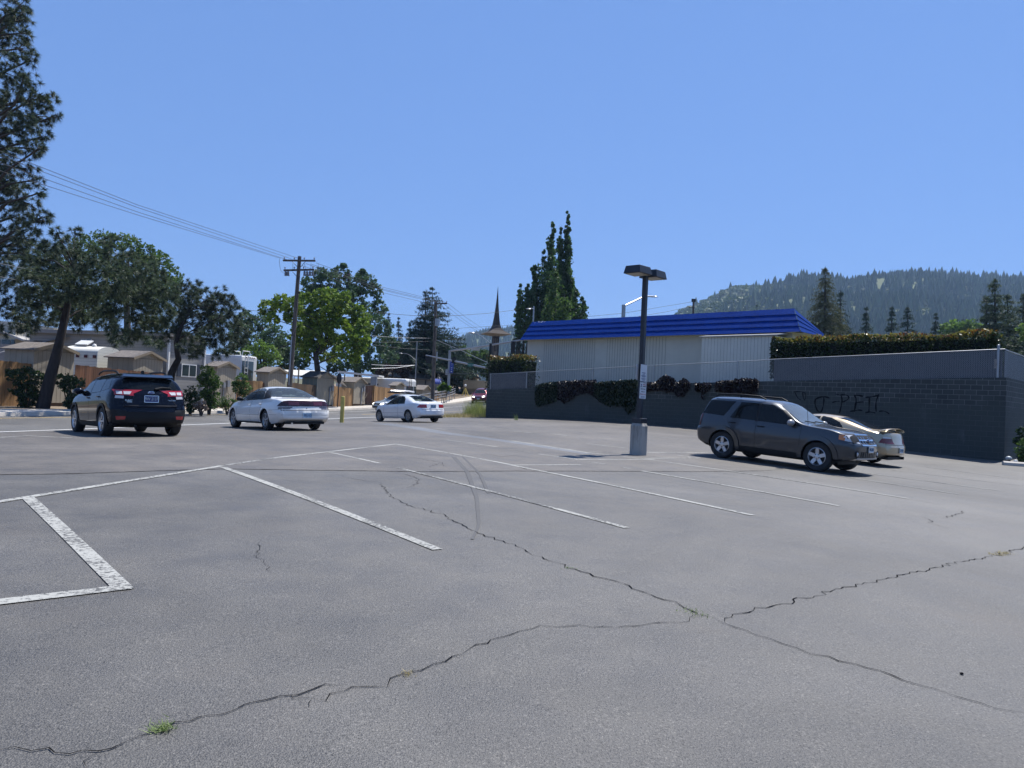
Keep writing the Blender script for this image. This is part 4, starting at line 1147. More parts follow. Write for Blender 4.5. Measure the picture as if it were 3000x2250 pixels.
                if style.get('nuts', 1):
                    for i in range(5):
                        a = a0 + R(36) + 2 * math.pi * i / 5; mb.lathe([(.014, yo * .80), (.014, yo * .895), (0.0001, yo * .895)], M['alloy_dark'], c=(R2 * .27 * math.cos(a), 0, R2 * .27 * math.sin(a)), axis='Y', seg=8)
                mb.build('rim', wh)
    def interior(s, x0, x1, zs, w_, mat=None, wheel_y=.36):
        mat = mat or M['seat']; mb = MB()
        mb.box(((x0 + x1) / 2, 0, zs - .14), (x1 - x0 + .9, 2 * w_ - .04, .05), M['trim'])
        mb.build('floor_pan', s.root)
        for y in (.37, -.37):
            mb = MB(); xx = x1 - .62
            mb.box((xx, y, zs + .08), (.52, .48, .16), mat); mb.box((xx - .30, y, zs + .42), (.16, .48, .66), mat, ry=R(-14)); mb.box((xx - .40, y, zs + .82), (.10, .26, .18), mat, ry=R(-10))
            mb.build('seat', s.root, bevel=.05)
        mb = MB(); xx = x0 + .45; mb.box((xx, 0, zs + .1), (.5, 1.25, .18), mat); mb.box((xx - .30, 0, zs + .42), (.16, 1.25, .60), mat, ry=R(-16))
        for y in (.36, -.36): mb.box((xx - .40, y, zs + .76), (.09, .24, .14), mat)
        mb.build('rear_seat', s.root, bevel=.04)
        mb = MB(); mb.box((x1 + .12, 0, zs + .27), (.45, 2 * w_ - .12, .30), M['trim']); mb.build('dashboard', s.root, bevel=.05)
        mb = MB(); pts = [(x1 - .16 + .06 * math.sin(a), wheel_y + .185 * math.cos(a), zs + .40 + .17 * math.sin(a)) for a in np.linspace(0, 2 * math.pi, 21)]
        mb.tube(pts, .016, M['trim'], 6, cap=False); mb.tube([(x1 - .16, wheel_y, zs + .40), (x1 + .05, wheel_y, zs + .30)], .03, M['trim'], 6); mb.build('steering_wheel', s.root)
    def mirror(s, x, z, yo, mat, size=(.16, .22, .15)):
        for sg in (1, -1):
            h = s.cast('y', x, z, sg); y = h[0].y
            mb = MB(); mb.ball((x, y + sg * yo, z + .03), 1, mat, 14, 10, (size[0] / 2, size[1] / 2, size[2] / 2)); mb.tube([(x, y - sg * .02, z - .02), (x, y + sg * yo, z)], .03, M['trim'], 6)
            mb.build('mirror', s.root)
    def handle(s, x, z, mat, sides=(1, -1), ln=.2):
        for sg in sides:
            h = s.cast('y', x, z, sg)[0]; mb = MB(); mb.tube([(x - ln / 2, h.y, z), (x - ln * .35, h.y + sg * .03, z), (x + ln * .35, h.y + sg * .03, z), (x + ln / 2, h.y, z)], .014, mat, 6); mb.build('door_handle', s.root)
    def place(s, x, y, head):
        """head: heading from +Y towards +X."""
        e = .9; fx, fy = math.sin(head), math.cos(head)
        zf, zb = float(hgt(x + fx * 1.3, y + fy * 1.3)), float(hgt(x - fx * 1.3, y - fy * 1.3)); zl, zr_ = float(hgt(x - fy * .75, y + fx * .75)), float(hgt(x + fy * .75, y - fx * .75))
        F = Vector((fx * 2.6, fy * 2.6, zf - zb)).normalized(); L = Vector((-fy * 1.5, fx * 1.5, zl - zr_)).normalized(); U = F.cross(L).normalized(); L = U.cross(F)
        m = Matrix((F, L, U)).transposed().to_4x4(); m.translation = (x, y, (zf + zb + zl + zr_) / 4 - .004)
        s.root.matrix_world = m
def text_mesh(name, txt, size, mat, parent, M4, width=None, extrude=.001):
    cu = bpy.data.curves.new(name, 'FONT'); cu.body = txt; cu.size = size; cu.align_x = 'CENTER'; cu.align_y = 'CENTER'; cu.extrude = extrude
    o = bpy.data.objects.new(name, cu); SC.collection.objects.link(o); C.view_layer.update()
    me = bpy.data.meshes.new_from_object(o.evaluated_get(C.evaluated_depsgraph_get())); bpy.data.objects.remove(o); bpy.data.curves.remove(cu)
    xs = [v.co.x for v in me.vertices]
    k = width / (max(xs) - min(xs)) if width else 1.0
    for v in me.vertices: v.co.x *= k
    me.transform(M4); me.materials.clear(); me.materials.append(mat)
    o = bpy.data.objects.new(name, me); SC.collection.objects.link(o); o.parent = parent
    return o
REARM = Matrix(((0, 0, -1, 0), (-1, 0, 0, 0), (0, 1, 0, 0), (0, 0, 0, 1)))        # lettering read from behind the car
def plate(car, x, z, mat, w_=.305, h=.152, txt=None, tmat=None, front=False, lines=None, yy=0):
    sx = 1 if front else -1; pl = MB(); pl.box((x, yy, z), (.012, w_, h), mat); o = pl.build('number_plate', car.root)
    if txt:
        m = Matrix.Translation((x + sx * .009, yy, z)) @ (REARM if not front else Matrix(((0, 0, 1, 0), (1, 0, 0, 0), (0, 1, 0, 0), (0, 0, 0, 1))))
        text_mesh('plate_lettering', txt, h * .62, tmat, o, m, w_ * .88)
    mb = MB()
    for a, b, c, d in ((0, h / 2 - .006, w_, .012), (0, -h / 2 + .006, w_, .012), (w_ / 2 - .006, 0, .012, h), (-w_ / 2 + .006, 0, .012, h)): mb.box((x + sx * .008, yy + a, z + b), (.006, c, d), lines or M['chrome'])
    mb.build('plate_frame', o)

# ---- near-black crossover, seen from behind
def crossover():
    c = Car('parked_car', 'glossy near-black crossover with roof rails and red and white tail lamps, parked tail on', dict(
        top=[(-2.20, .60), (-2.195, .74), (-2.185, .95), (-2.10, 1.10), (-1.93, 1.33), (-1.80, 1.465), (-1.55, 1.525), (-.9, 1.565), (-.2, 1.575), (.35, 1.54), (.75, 1.40), (1.25, 1.08), (1.42, 1.02), (1.9, .95), (2.15, .83), (2.25, .65)],
        belt=[(-2.20, 1.0), (-1.9, 1.06), (-1.2, 1.05), (0, 1.0), (1.0, .96), (1.6, .90), (2.25, .6)],
        bot=[(-2.20, .34), (-2.0, .25), (-1.3, .22), (1.3, .22), (2.0, .25), (2.25, .36)],
        wid=[(-2.20, .74), (-2.17, .82), (-2.08, .87), (-1.7, .895), (0, .90), (1.6, .89), (2.0, .84), (2.2, .70), (2.25, .6)],
        rear=[(0, .02), (.30, .02), (.45, -.03), (.66, -.03), (.74, .03), (.95, .05), (1.15, .04), (1.3, 0), (1.6, 0)], bow_r=.20, tum=.24))
    pm = carpaint('deep blue black paint', (0.003, 0.004, 0.010), 0, .08, dust=.02, coat=0.0, spec=.28); c.arch_cut(1.3325, .355, .385); c.arch_cut(-1.3325, .355, .385)
    for sg in (1, -1):
        g = MB(); c.patch(g, 'y', [(-.10, 1.035), (.95, .995)], [(-.05, 1.50), (.22, 1.47), (.55, 1.36)], M['glass_dark'], .004, sg, hole=True); g.build('side_window', c.root, fix=False); g = MB()
        c.patch(g, 'y', [(-1.02, 1.075), (-.16, 1.04)], [(-1.0, 1.45), (-.12, 1.50)], M['glass_dark'], .004, sg, hole=True); g.build('side_window', c.root, fix=False); g = MB(); c.patch(g, 'y', [(-1.68, 1.15), (-1.09, 1.085)], [(-1.45, 1.37), (-1.06, 1.445)], M['glass_dark'], .004, sg, hole=True)
        g.build('side_window', c.root, fix=False)
        t = MB(); c.seam(t, 'y', [(.98, .99), (1.0, .6), (.93, .30)], sgn_=sg); c.seam(t, 'y', [(-.12, 1.03), (-.12, .30)], sgn_=sg); c.seam(t, 'y', [(-1.03, 1.06), (-1.05, .8), (-.90, .52), (-.80, .30), (.93, .30)], sgn_=sg); t.build('door_gap', c.root, fix=False)
        t = MB(); c.patch(t, 'y', [(-.92, .22), (.92, .22)], [(-.92, .33), (.92, .33)], M['trim'], .016, sg); t.build('sill_cladding', c.root, fix=False)
    g = MB(); c.patch(g, 'x', [(-.66, 1.155), (-.3, 1.125), (.3, 1.125), (.66, 1.155)], [(-.55, 1.40), (-.3, 1.425), (.3, 1.425), (.55, 1.40)], M['glass_dark'], .005, -1, hole=True, nv=8); g.build('rear_window', c.root, fix=False)
    g = MB(); c.patch(g, 'x', [(-.66, 1.06), (.66, 1.06)], [(-.52, 1.45), (.52, 1.45)], M['glass_dark'], .005, 1, hole=True, nv=10); g.build('windscreen', c.root, fix=False)
    c.shell(pm, lambda x: .30, M['trim'])
    c.lip('arch_cladding', M['trim'], 1.3325, .355, .385, .06, .016); c.lip('arch_cladding', M['trim'], -1.3325, .355, .385, .06, .016)
    # tail lamps: red outer frame, clear inner panes
    for sg in (1, -1):
        m = MB(); c.patch(m, 'x', [(sg * .76, 1.0), (sg * .45, .985), (sg * .43, 1.02)], [(sg * .80, 1.13), (sg * .50, 1.12), (sg * .36, 1.125)], M['red_lens'], .012, -1, nu=8); c.patch(m, 'y', [(-2.18, .97), (-1.97, 1.0)], [(-2.13, 1.13), (-1.90, 1.12)], M['red_lens'], .012, sg, nu=5)
        o = m.build('tail_lamp', c.root, fix=False)
        m = MB(); c.patch(m, 'x', [(sg * .74, 1.02), (sg * .62, 1.018)], [(sg * .74, 1.085), (sg * .62, 1.082)], M['clear_lens'], .018, -1, nu=3); c.patch(m, 'x', [(sg * .59, 1.016), (sg * .47, 1.012)], [(sg * .59, 1.082), (sg * .42, 1.08)], M['clear_lens'], .018, -1, nu=4); c.patch(m, 'x', [(sg * .77, .925), (sg * .60, .915)], [(sg * .76, .985), (sg * .59, .98)], M['clear_lens'], .014, -1, nu=4)
        m.build('lamp_pane', o, fix=False)
        m = MB(); c.patch(m, 'x', [(sg * .74, .42), (sg * .58, .425)], [(sg * .76, .50), (sg * .56, .50)], M['red_lens'], .02, -1, nu=4); m.build('reflector', c.root, fix=False)
        m = MB(); c.patch(m, 'x', [(sg * .80, .33), (sg * .48, .33)], [(sg * .84, .66), (sg * .55, .64)], M['trim'], .012, -1, nu=6); m.build('bumper_corner', c.root, fix=False)
    m = MB(); c.patch(m, 'x', [(-.66, .30), (.66, .30)], [(-.62, .60), (.62, .60)], M['trim'], .008, -1); m.build('rear_bumper', c.root, fix=False)
    m = MB(); c.seam(m, 'x', [(-.62, .755), (.62, .755)], .02, M['gap'], sgn_=-1); c.seam(m, 'x', [(-.62, .755), (-.43, .97)], .012, sgn_=-1); c.seam(m, 'x', [(.62, .755), (.43, .97)], .012, sgn_=-1); c.seam(m, 'x', [(-.6, .50), (.6, .50)], .012, sgn_=-1); m.build('hatch_gap', c.root, fix=False)
    hx = c.cast('x', 0, .73, -1)[0].x; m = MB(); m.tube([(hx + .05, -.62, .735), (hx - .005, -.3, .728), (hx - .012, 0, .727), (hx - .005, .3, .728), (hx + .05, .62, .735)], .016, pm, 8); m.build('hatch_lip', c.root)
    x = c.cast('x', 0, .915, -1)[0].x; plate(c, x - .012, .915, M['plate_blue'], .33, .165, '9W 2137', M['plate_text'])
    b = MB(); x2 = c.cast('x', 0, 1.065, -1)[0].x; b.lathe([(.075, 0), (.075, .012), (0.0001, .016)], M['chrome'], seg=20, axis='X'); b.v = [(x2 - .006 - v[0], v[1], 1.065 + v[2] * .55) for v in b.v]; bo = b.build('badge', c.root)
    b = MB(); b.lathe([(.064, 0), (0.0001, .002)], M['plate_blue'], seg=20, axis='X'); b.v = [(x2 - .0225 - v[0] * .2, v[1], 1.065 + v[2] * .55) for v in b.v]; b.build('badge_field', bo)
    b = MB()
    for yy, zz, rr in ((.028, .006, .012), (-.012, .012, .006), (-.028, .006, .006), (-.02, -.008, .006), (0, -.012, .006), (-.04, -.004, .006)): b.ball((x2 - .024, yy, 1.065 + zz), rr, M['chrome'], 8, 6, (.4, 1.2, .8))
    b.build('badge_stars', bo)
    xs_ = c.cast('x', .47, .87, -1)[0].x; text_mesh('badge_lettering', 'SUBARU', .05, M['chrome'], c.root, Matrix.Translation((xs_ - .008, .47, .875)) @ REARM, .21)
    xs_ = c.cast('x', -.45, .88, -1)[0].x; text_mesh('badge_lettering', 'CROSSTREK', .035, M['chrome'], c.root, Matrix.Translation((xs_ - .008, -.48, .885)) @ REARM, .19)
    mbb = MB(); xx = c.cast('x', .47, .83, -1)[0].x; mbb.box((xx - .006, .46, .838), (.006, .16, .012), M['chrome']); mbb.build('badge_bar', c.root)
    # wiper, spoiler, antenna fin, rails
    a = c.cast('x', -.10, 1.15, -1)[0]; b_ = c.cast('x', -.50, 1.19, -1)[0]; m = MB(); m.tube([a + Vector((-.03, 0, 0)), a.lerp(b_, .4) + Vector((-.045, 0, .025)), b_ + Vector((-.03, 0, .0))], [.03, .022, .01], M['trim'], 6); m.build('wiper', c.root)
    m = MB(); m.prism([(-1.70, -.60, 1.515), (-1.98, -.54, 1.445), (-1.98, -.54, 1.42), (-1.80, -.60, 1.43)], (0, 1.15, 0), pm); m.build('spoiler', c.root, bevel=.01)
    m = MB(); m.prism([(-1.45, -.02, 1.54), (-1.25, -.02, 1.56), (-1.40, -.008, 1.62), (-1.46, -.008, 1.615)], (0, .04, 0), M['trim']); m.build('antenna_fin', c.root)
    for sg in (1, -1):
        m = MB(); m.tube([(-1.45, sg * .56, 1.50), (-1.30, sg * .575, 1.575), (-1.0, sg * .58, 1.60), (-.2, sg * .585, 1.61), (.15, sg * .58, 1.575), (.30, sg * .57, 1.53)], [.022, .024, .022, .022, .024, .02], M['trim'], 8); m.build('roof_rail', c.root)
    c.mirror(.78, 1.06, .11, pm, (.16, .24, .17)); c.handle(-.02, .92, pm); c.handle(-.98, .95, pm)
    c.interior(-1.3, .75, .52, .78)
    c.wheels(2.665, 1.56, .345, .225, dict(n=5, w0=.10, w1=.07, split=.20, rim=.66))
    for sg in (1, -1):
        m = MB(); m.tube([(-2.05, sg * .35, .27), (-2.19, sg * .35, .265)], .03, M['trim'], 8); m.build('underside', c.root) if sg == 1 else None
    c.place(-10.087, 19.925, -.734); return c
# ---- white four-door saloon
def saloon():
    c = Car('parked_car', 'white four-door saloon with a full-width smoked tail lamp strip, parked beside the yellow bollard', dict(
        top=[(-2.56, .58), (-2.555, .70), (-2.54, .88), (-2.50, .965), (-2.42, 1.0), (-2.1, 1.02), (-1.82, 1.04), (-1.60, 1.12), (-1.0, 1.36), (-.75, 1.405), (-.3, 1.425), (.1, 1.41), (.40, 1.34), (1.25, .965), (1.45, .92), (2.0, .84), (2.4, .70), (2.56, .50)],
        belt=[(-2.56, .85), (-2.2, .95), (-1.5, .95), (-.5, .92), (.6, .88), (1.4, .84), (2.56, .45)],
        bot=[(-2.56, .36), (-2.35, .25), (-1.5, .20), (1.4, .20), (2.3, .22), (2.56, .32)],
        wid=[(-2.56, .74), (-2.53, .82), (-2.44, .88), (-2.1, .925), (-1.2, .945), (.5, .945), (1.6, .92), (2.2, .84), (2.5, .62), (2.56, .50)],
        rear=[(0, .03), (.30, .0), (.42, -.045), (.58, -.045), (.65, .0), (.8, .02), (1.1, .05)], bow_r=.20, bow_f=.35, tum=.30, pp=2.5,
        side=[(0, .92), (.15, .965), (.4, 1.0), (.62, .995), (.85, .965), (1, .915)]))
    pm = carpaint('white paint', (0.76, 0.745, 0.70), 0, .35); c.arch_cut(1.435, .33, .365); c.arch_cut(-1.435, .33, .365); G_ = M['glass_mid']
    for sg in (1, -1):
        g = MB(); c.patch(g, 'y', [(-.20, .955), (.92, .935)], [(-.16, 1.335), (.20, 1.335), (.42, 1.25)], G_, .004, sg, hole=True); g.build('side_window', c.root, fix=False); g = MB(); c.patch(g, 'y', [(-1.16, .985), (-.27, .96)], [(-.80, 1.30), (-.50, 1.345), (-.22, 1.345)], G_, .004, sg, hole=True); g.build('side_window', c.root, fix=False)
        t = MB(); c.patch(t, 'y', [(-1.66, 1.03), (-1.18, .98)], [(-1.02, 1.31), (-.83, 1.315)], M['trim'], .004, sg); t.build('pillar_trim', c.root, fix=False); t = MB(); c.patch(t, 'y', [(-.27, .955), (-.19, .955)], [(-.23, 1.35), (-.16, 1.35)], M['trim'], .003, sg, nu=2); t.build('pillar_trim', c.root, fix=False)
        t = MB(); c.seam(t, 'y', [(1.0, .90), (1.02, .5), (.95, .26)], sgn_=sg); c.seam(t, 'y', [(-.24, .93), (-.24, .26)], sgn_=sg); c.seam(t, 'y', [(-1.16, .95), (-1.14, .72), (-.98, .55), (-.92, .26), (.95, .26)], sgn_=sg); t.build('door_gap', c.root, fix=False)
        t = MB(); c.patch(t, 'y', [(-1.02, .49), (.98, .49)], [(-1.02, .535), (.98, .535)], pm, .012, sg); c.seam(t, 'y', [(-1.02, .487), (.98, .487)], .008, sgn_=sg); c.seam(t, 'y', [(-2.3, .50), (-1.86, .50)], .006, sgn_=sg); c.seam(t, 'y', [(-2.42, .66), (-1.82, .64)], .006, sgn_=sg); t.build('rub_strip', c.root, fix=False)
        m = MB(); c.patch(m, 'y', [(-2.52, .765), (-2.28, .77)], [(-2.45, .93), (-2.36, .905)], M['dark_red'], .008, sg, nu=5)
        m.build('tail_lamp', c.root, fix=False)
        m = MB()
        for z in (.735, .69):
            c.patch(m, 'x', [(sg * .84, z - .013), (sg * .52, z - .013)], [(sg * .84, z + .013), (sg * .52, z + .013)], M['dark_red'], .006, -1, nu=6); c.patch(m, 'y', [(-2.50, z - .013), (-2.33, z - .013)], [(-2.50, z + .013), (-2.33, z + .013)], M['dark_red'], .006, sg, nu=4)
        m.build('reflector_strip', c.root, fix=False)
    m = MB(); c.patch(m, 'x', [(-.86, .77), (.86, .77)], [(-.70, .925), (-.55, .945), (.55, .945), (.70, .925)], M['dark_red'], .009, -1, nu=24); o = m.build('tail_lamp', c.root, fix=False)
    for sg in (1, -1):
        m = MB(); c.patch(m, 'x', [(sg * .70, .80), (sg * .62, .80)] if False else [(sg * .56, .80), (sg * .24, .80)], [(sg * .56, .905), (sg * .24, .905)], M['smoke2'], .012, -1, nu=6); m.build('lamp_pane', o, fix=False)
    m = MB(); c.patch(m, 'x', [(-.16, .825), (.16, .825)], [(-.16, .885), (.16, .885)], M['dark_red'], .016, -1); m.build('name_panel', o, fix=False)
    g = MB(); c.patch(g, 'x', [(-.76, 1.065), (-.3, 1.05), (.3, 1.05), (.76, 1.065)], [(-.61, 1.325), (-.3, 1.365), (.3, 1.365), (.61, 1.325)], G_, .005, -1, hole=True, nv=10); g.build('rear_window', c.root, fix=False)
    g = MB(); c.patch(g, 'x', [(-.66, .98), (.66, .98)], [(-.50, 1.34), (.50, 1.34)], G_, .005, 1, hole=True, nv=10); g.build('windscreen', c.root, fix=False)
    c.shell(pm, lambda x: .235, M['trim'])
    m = MB(); c.seam(m, 'x', [(-.80, .635), (.80, .635)], .018, sgn_=-1); c.seam(m, 'x', [(-.78, .64), (-.78, .76)], .007, sgn_=-1); c.seam(m, 'x', [(.78, .64), (.78, .76)], .007, sgn_=-1); c.seam(m, 'x', [(-.8, .50), (.8, .50)], .006, sgn_=-1); m.build('boot_gap', c.root, fix=False)
    xx = c.cast('x', 0, .705, -1)[0].x; m = MB(); m.ball((xx - .004, 0, .705), .016, M['gap'], 8, 6, (.5, 1, 1)); m.build('boot_lock', c.root)
    xx = c.cast('x', 0, .485, -1)[0].x; plate(c, xx - .012, .485, M['plate_pale'], .305, .152, 'YBG 513', M['dark_text'])
    c.mirror(.80, .97, .10, M['trim'], (.15, .22, .15)); c.handle(-.12, .80, pm); c.handle(-1.05, .83, pm)
    m = MB(); m.tube([(-2.3, .45, .24), (-2.5, .45, .235)], .03, M['chrome'], 8); m.box((-2.2, 0, .25), (.5, 1.3, .08), M['trim']); m.build('underside', c.root)
    c.interior(-1.25, .9, .42, .82, M['seat_pale'])
    c.wheels(2.87, 1.58, .325, .215, dict(n=5, w0=.16, w1=.13, rim=.66, hub=.3), M['alloy_dull'])
    c.place(-8.033, 25.925, -.691); return c
# ---- white two-door coupe
def coupe():
    c = Car('parked_car', 'small white two-door coupe with red tail lamps parked in front of the silver car', dict(
        top=[(-2.27, .56), (-2.265, .68), (-2.25, .88), (-2.21, .955), (-2.1, .975), (-1.72, 1.0), (-1.50, 1.09), (-.95, 1.30), (-.7, 1.345), (-.3, 1.365), (.05, 1.345), (.35, 1.26), (1.0, .93), (1.15, .885), (1.7, .80), (2.05, .68), (2.18, .50)],
        belt=[(-2.27, .82), (-1.9, .90), (-1.2, .90), (-.3, .865), (.6, .83), (1.2, .80), (2.18, .45)],
        bot=[(-2.27, .34), (-2.1, .24), (-1.3, .19), (1.3, .19), (2.0, .20), (2.18, .28)],
        wid=[(-2.27, .68), (-2.24, .74), (-2.15, .79), (-1.8, .83), (-1.0, .848), (.5, .845), (1.5, .82), (1.95, .74), (2.14, .56), (2.18, .46)],
        rear=[(0, .03), (.30, .0), (.40, -.05), (.56, -.05), (.62, .0), (.8, .02), (1.1, .05)], bow_r=.20, bow_f=.30, tum=.30))
    pm = carpaint('cool white paint', (0.76, 0.77, 0.77), 0, .35); c.arch_cut(1.31, .305, .335); c.arch_cut(-1.31, .305, .335); G_ = M['glass_clear']
    for sg in (1, -1):
        g = MB(); c.patch(g, 'y', [(-.32, .905), (.70, .875)], [(-.30, 1.285), (.05, 1.27), (.28, 1.19)], G_, .004, sg, hole=True); g.build('side_window', c.root, fix=False); g = MB(); c.patch(g, 'y', [(-.98, .925), (-.40, .91)], [(-.86, 1.15), (-.62, 1.27), (-.37, 1.288)], G_, .004, sg, hole=True); g.build('side_window', c.root, fix=False)
        t = MB(); c.patch(t, 'y', [(-.41, .90), (-.31, .90)], [(-.38, 1.30), (-.29, 1.30)], M['trim'], .003, sg, nu=2); t.build('pillar_trim', c.root, fix=False); t = MB(); c.patch(t, 'y', [(-1.0, .90), (.74, .862)], [(-1.0, .918), (.72, .880)], M['trim'], .005, sg); t.build('pillar_trim', c.root, fix=False)
        t = MB(); c.seam(t, 'y', [(.82, .86), (.84, .5), (.78, .25)], sgn_=sg); c.seam(t, 'y', [(-.42, .89), (-.46, .6), (-.42, .25), (.78, .25)], sgn_=sg); c.seam(t, 'y', [(-.95, .47), (1.0, .46)], .007, sgn_=sg); t.build('door_gap', c.root, fix=False)
        m = MB(); c.patch(m, 'x', [(sg * .66, .70), (sg * .36, .70)], [(sg * .68, .865), (sg * .36, .865)], M['red_lens'], .007, -1, nu=6); c.patch(m, 'y', [(-2.22, .70), (-2.00, .72)], [(-2.18, .865), (-2.08, .86)], M['red_lens'], .007, sg, nu=4); o = m.build('tail_lamp', c.root, fix=False)
        m = MB(); c.patch(m, 'x', [(sg * .62, .715), (sg * .40, .715)], [(sg * .62, .745), (sg * .40, .745)], M['amber_dim'], .012, -1, nu=4); m.build('lamp_pane', o, fix=False)
    g = MB(); c.patch(g, 'x', [(-.57, 1.035), (-.3, 1.015), (.3, 1.015), (.57, 1.035)], [(-.46, 1.275), (-.25, 1.305), (.25, 1.305), (.46, 1.275)], G_, .005, -1, hole=True, nv=10); g.build('rear_window', c.root, fix=False)
    g = MB(); c.patch(g, 'x', [(-.60, .935), (.60, .935)], [(-.46, 1.26), (.46, 1.26)], G_, .005, 1, hole=True, nv=10); g.build('windscreen', c.root, fix=False)
    c.shell(pm, lambda x: .21, M['trim'])
    m = MB(); c.seam(m, 'x', [(-.66, .625), (.66, .625)], .014, sgn_=-1); c.seam(m, 'x', [(-.35, .63), (-.35, .90)], .007, sgn_=-1); c.seam(m, 'x', [(.35, .63), (.35, .90)], .007, sgn_=-1); m.build('boot_gap', c.root, fix=False)
    xx = c.cast('x', 0, .78, -1)[0].x; plate(c, xx - .012, .78, M['plate_pale'], .305, .152, 'WBL 218', M['dark_text'])
    c.mirror(.62, .90, .09, pm, (.14, .19, .13)); c.handle(-.25, .75, pm, ln=.16)
    m = MB(); m.tube([(-2.0, -.42, .24), (-2.25, -.42, .23)], .03, M['trim'], 8); m.box((-1.95, 0, .24), (.5, 1.2, .08), M['trim']); m.build('underside', c.root)
    c.interior(-1.0, .75, .38, .72, M['seat_pale'], .33)
    c.wheels(2.62, 1.475, .295, .19, dict(n=6, w0=.16, w1=.14, rim=.64, hub=.3), M['alloy_dull'])
    c.place(-5.19, 38.228, -.725); return c
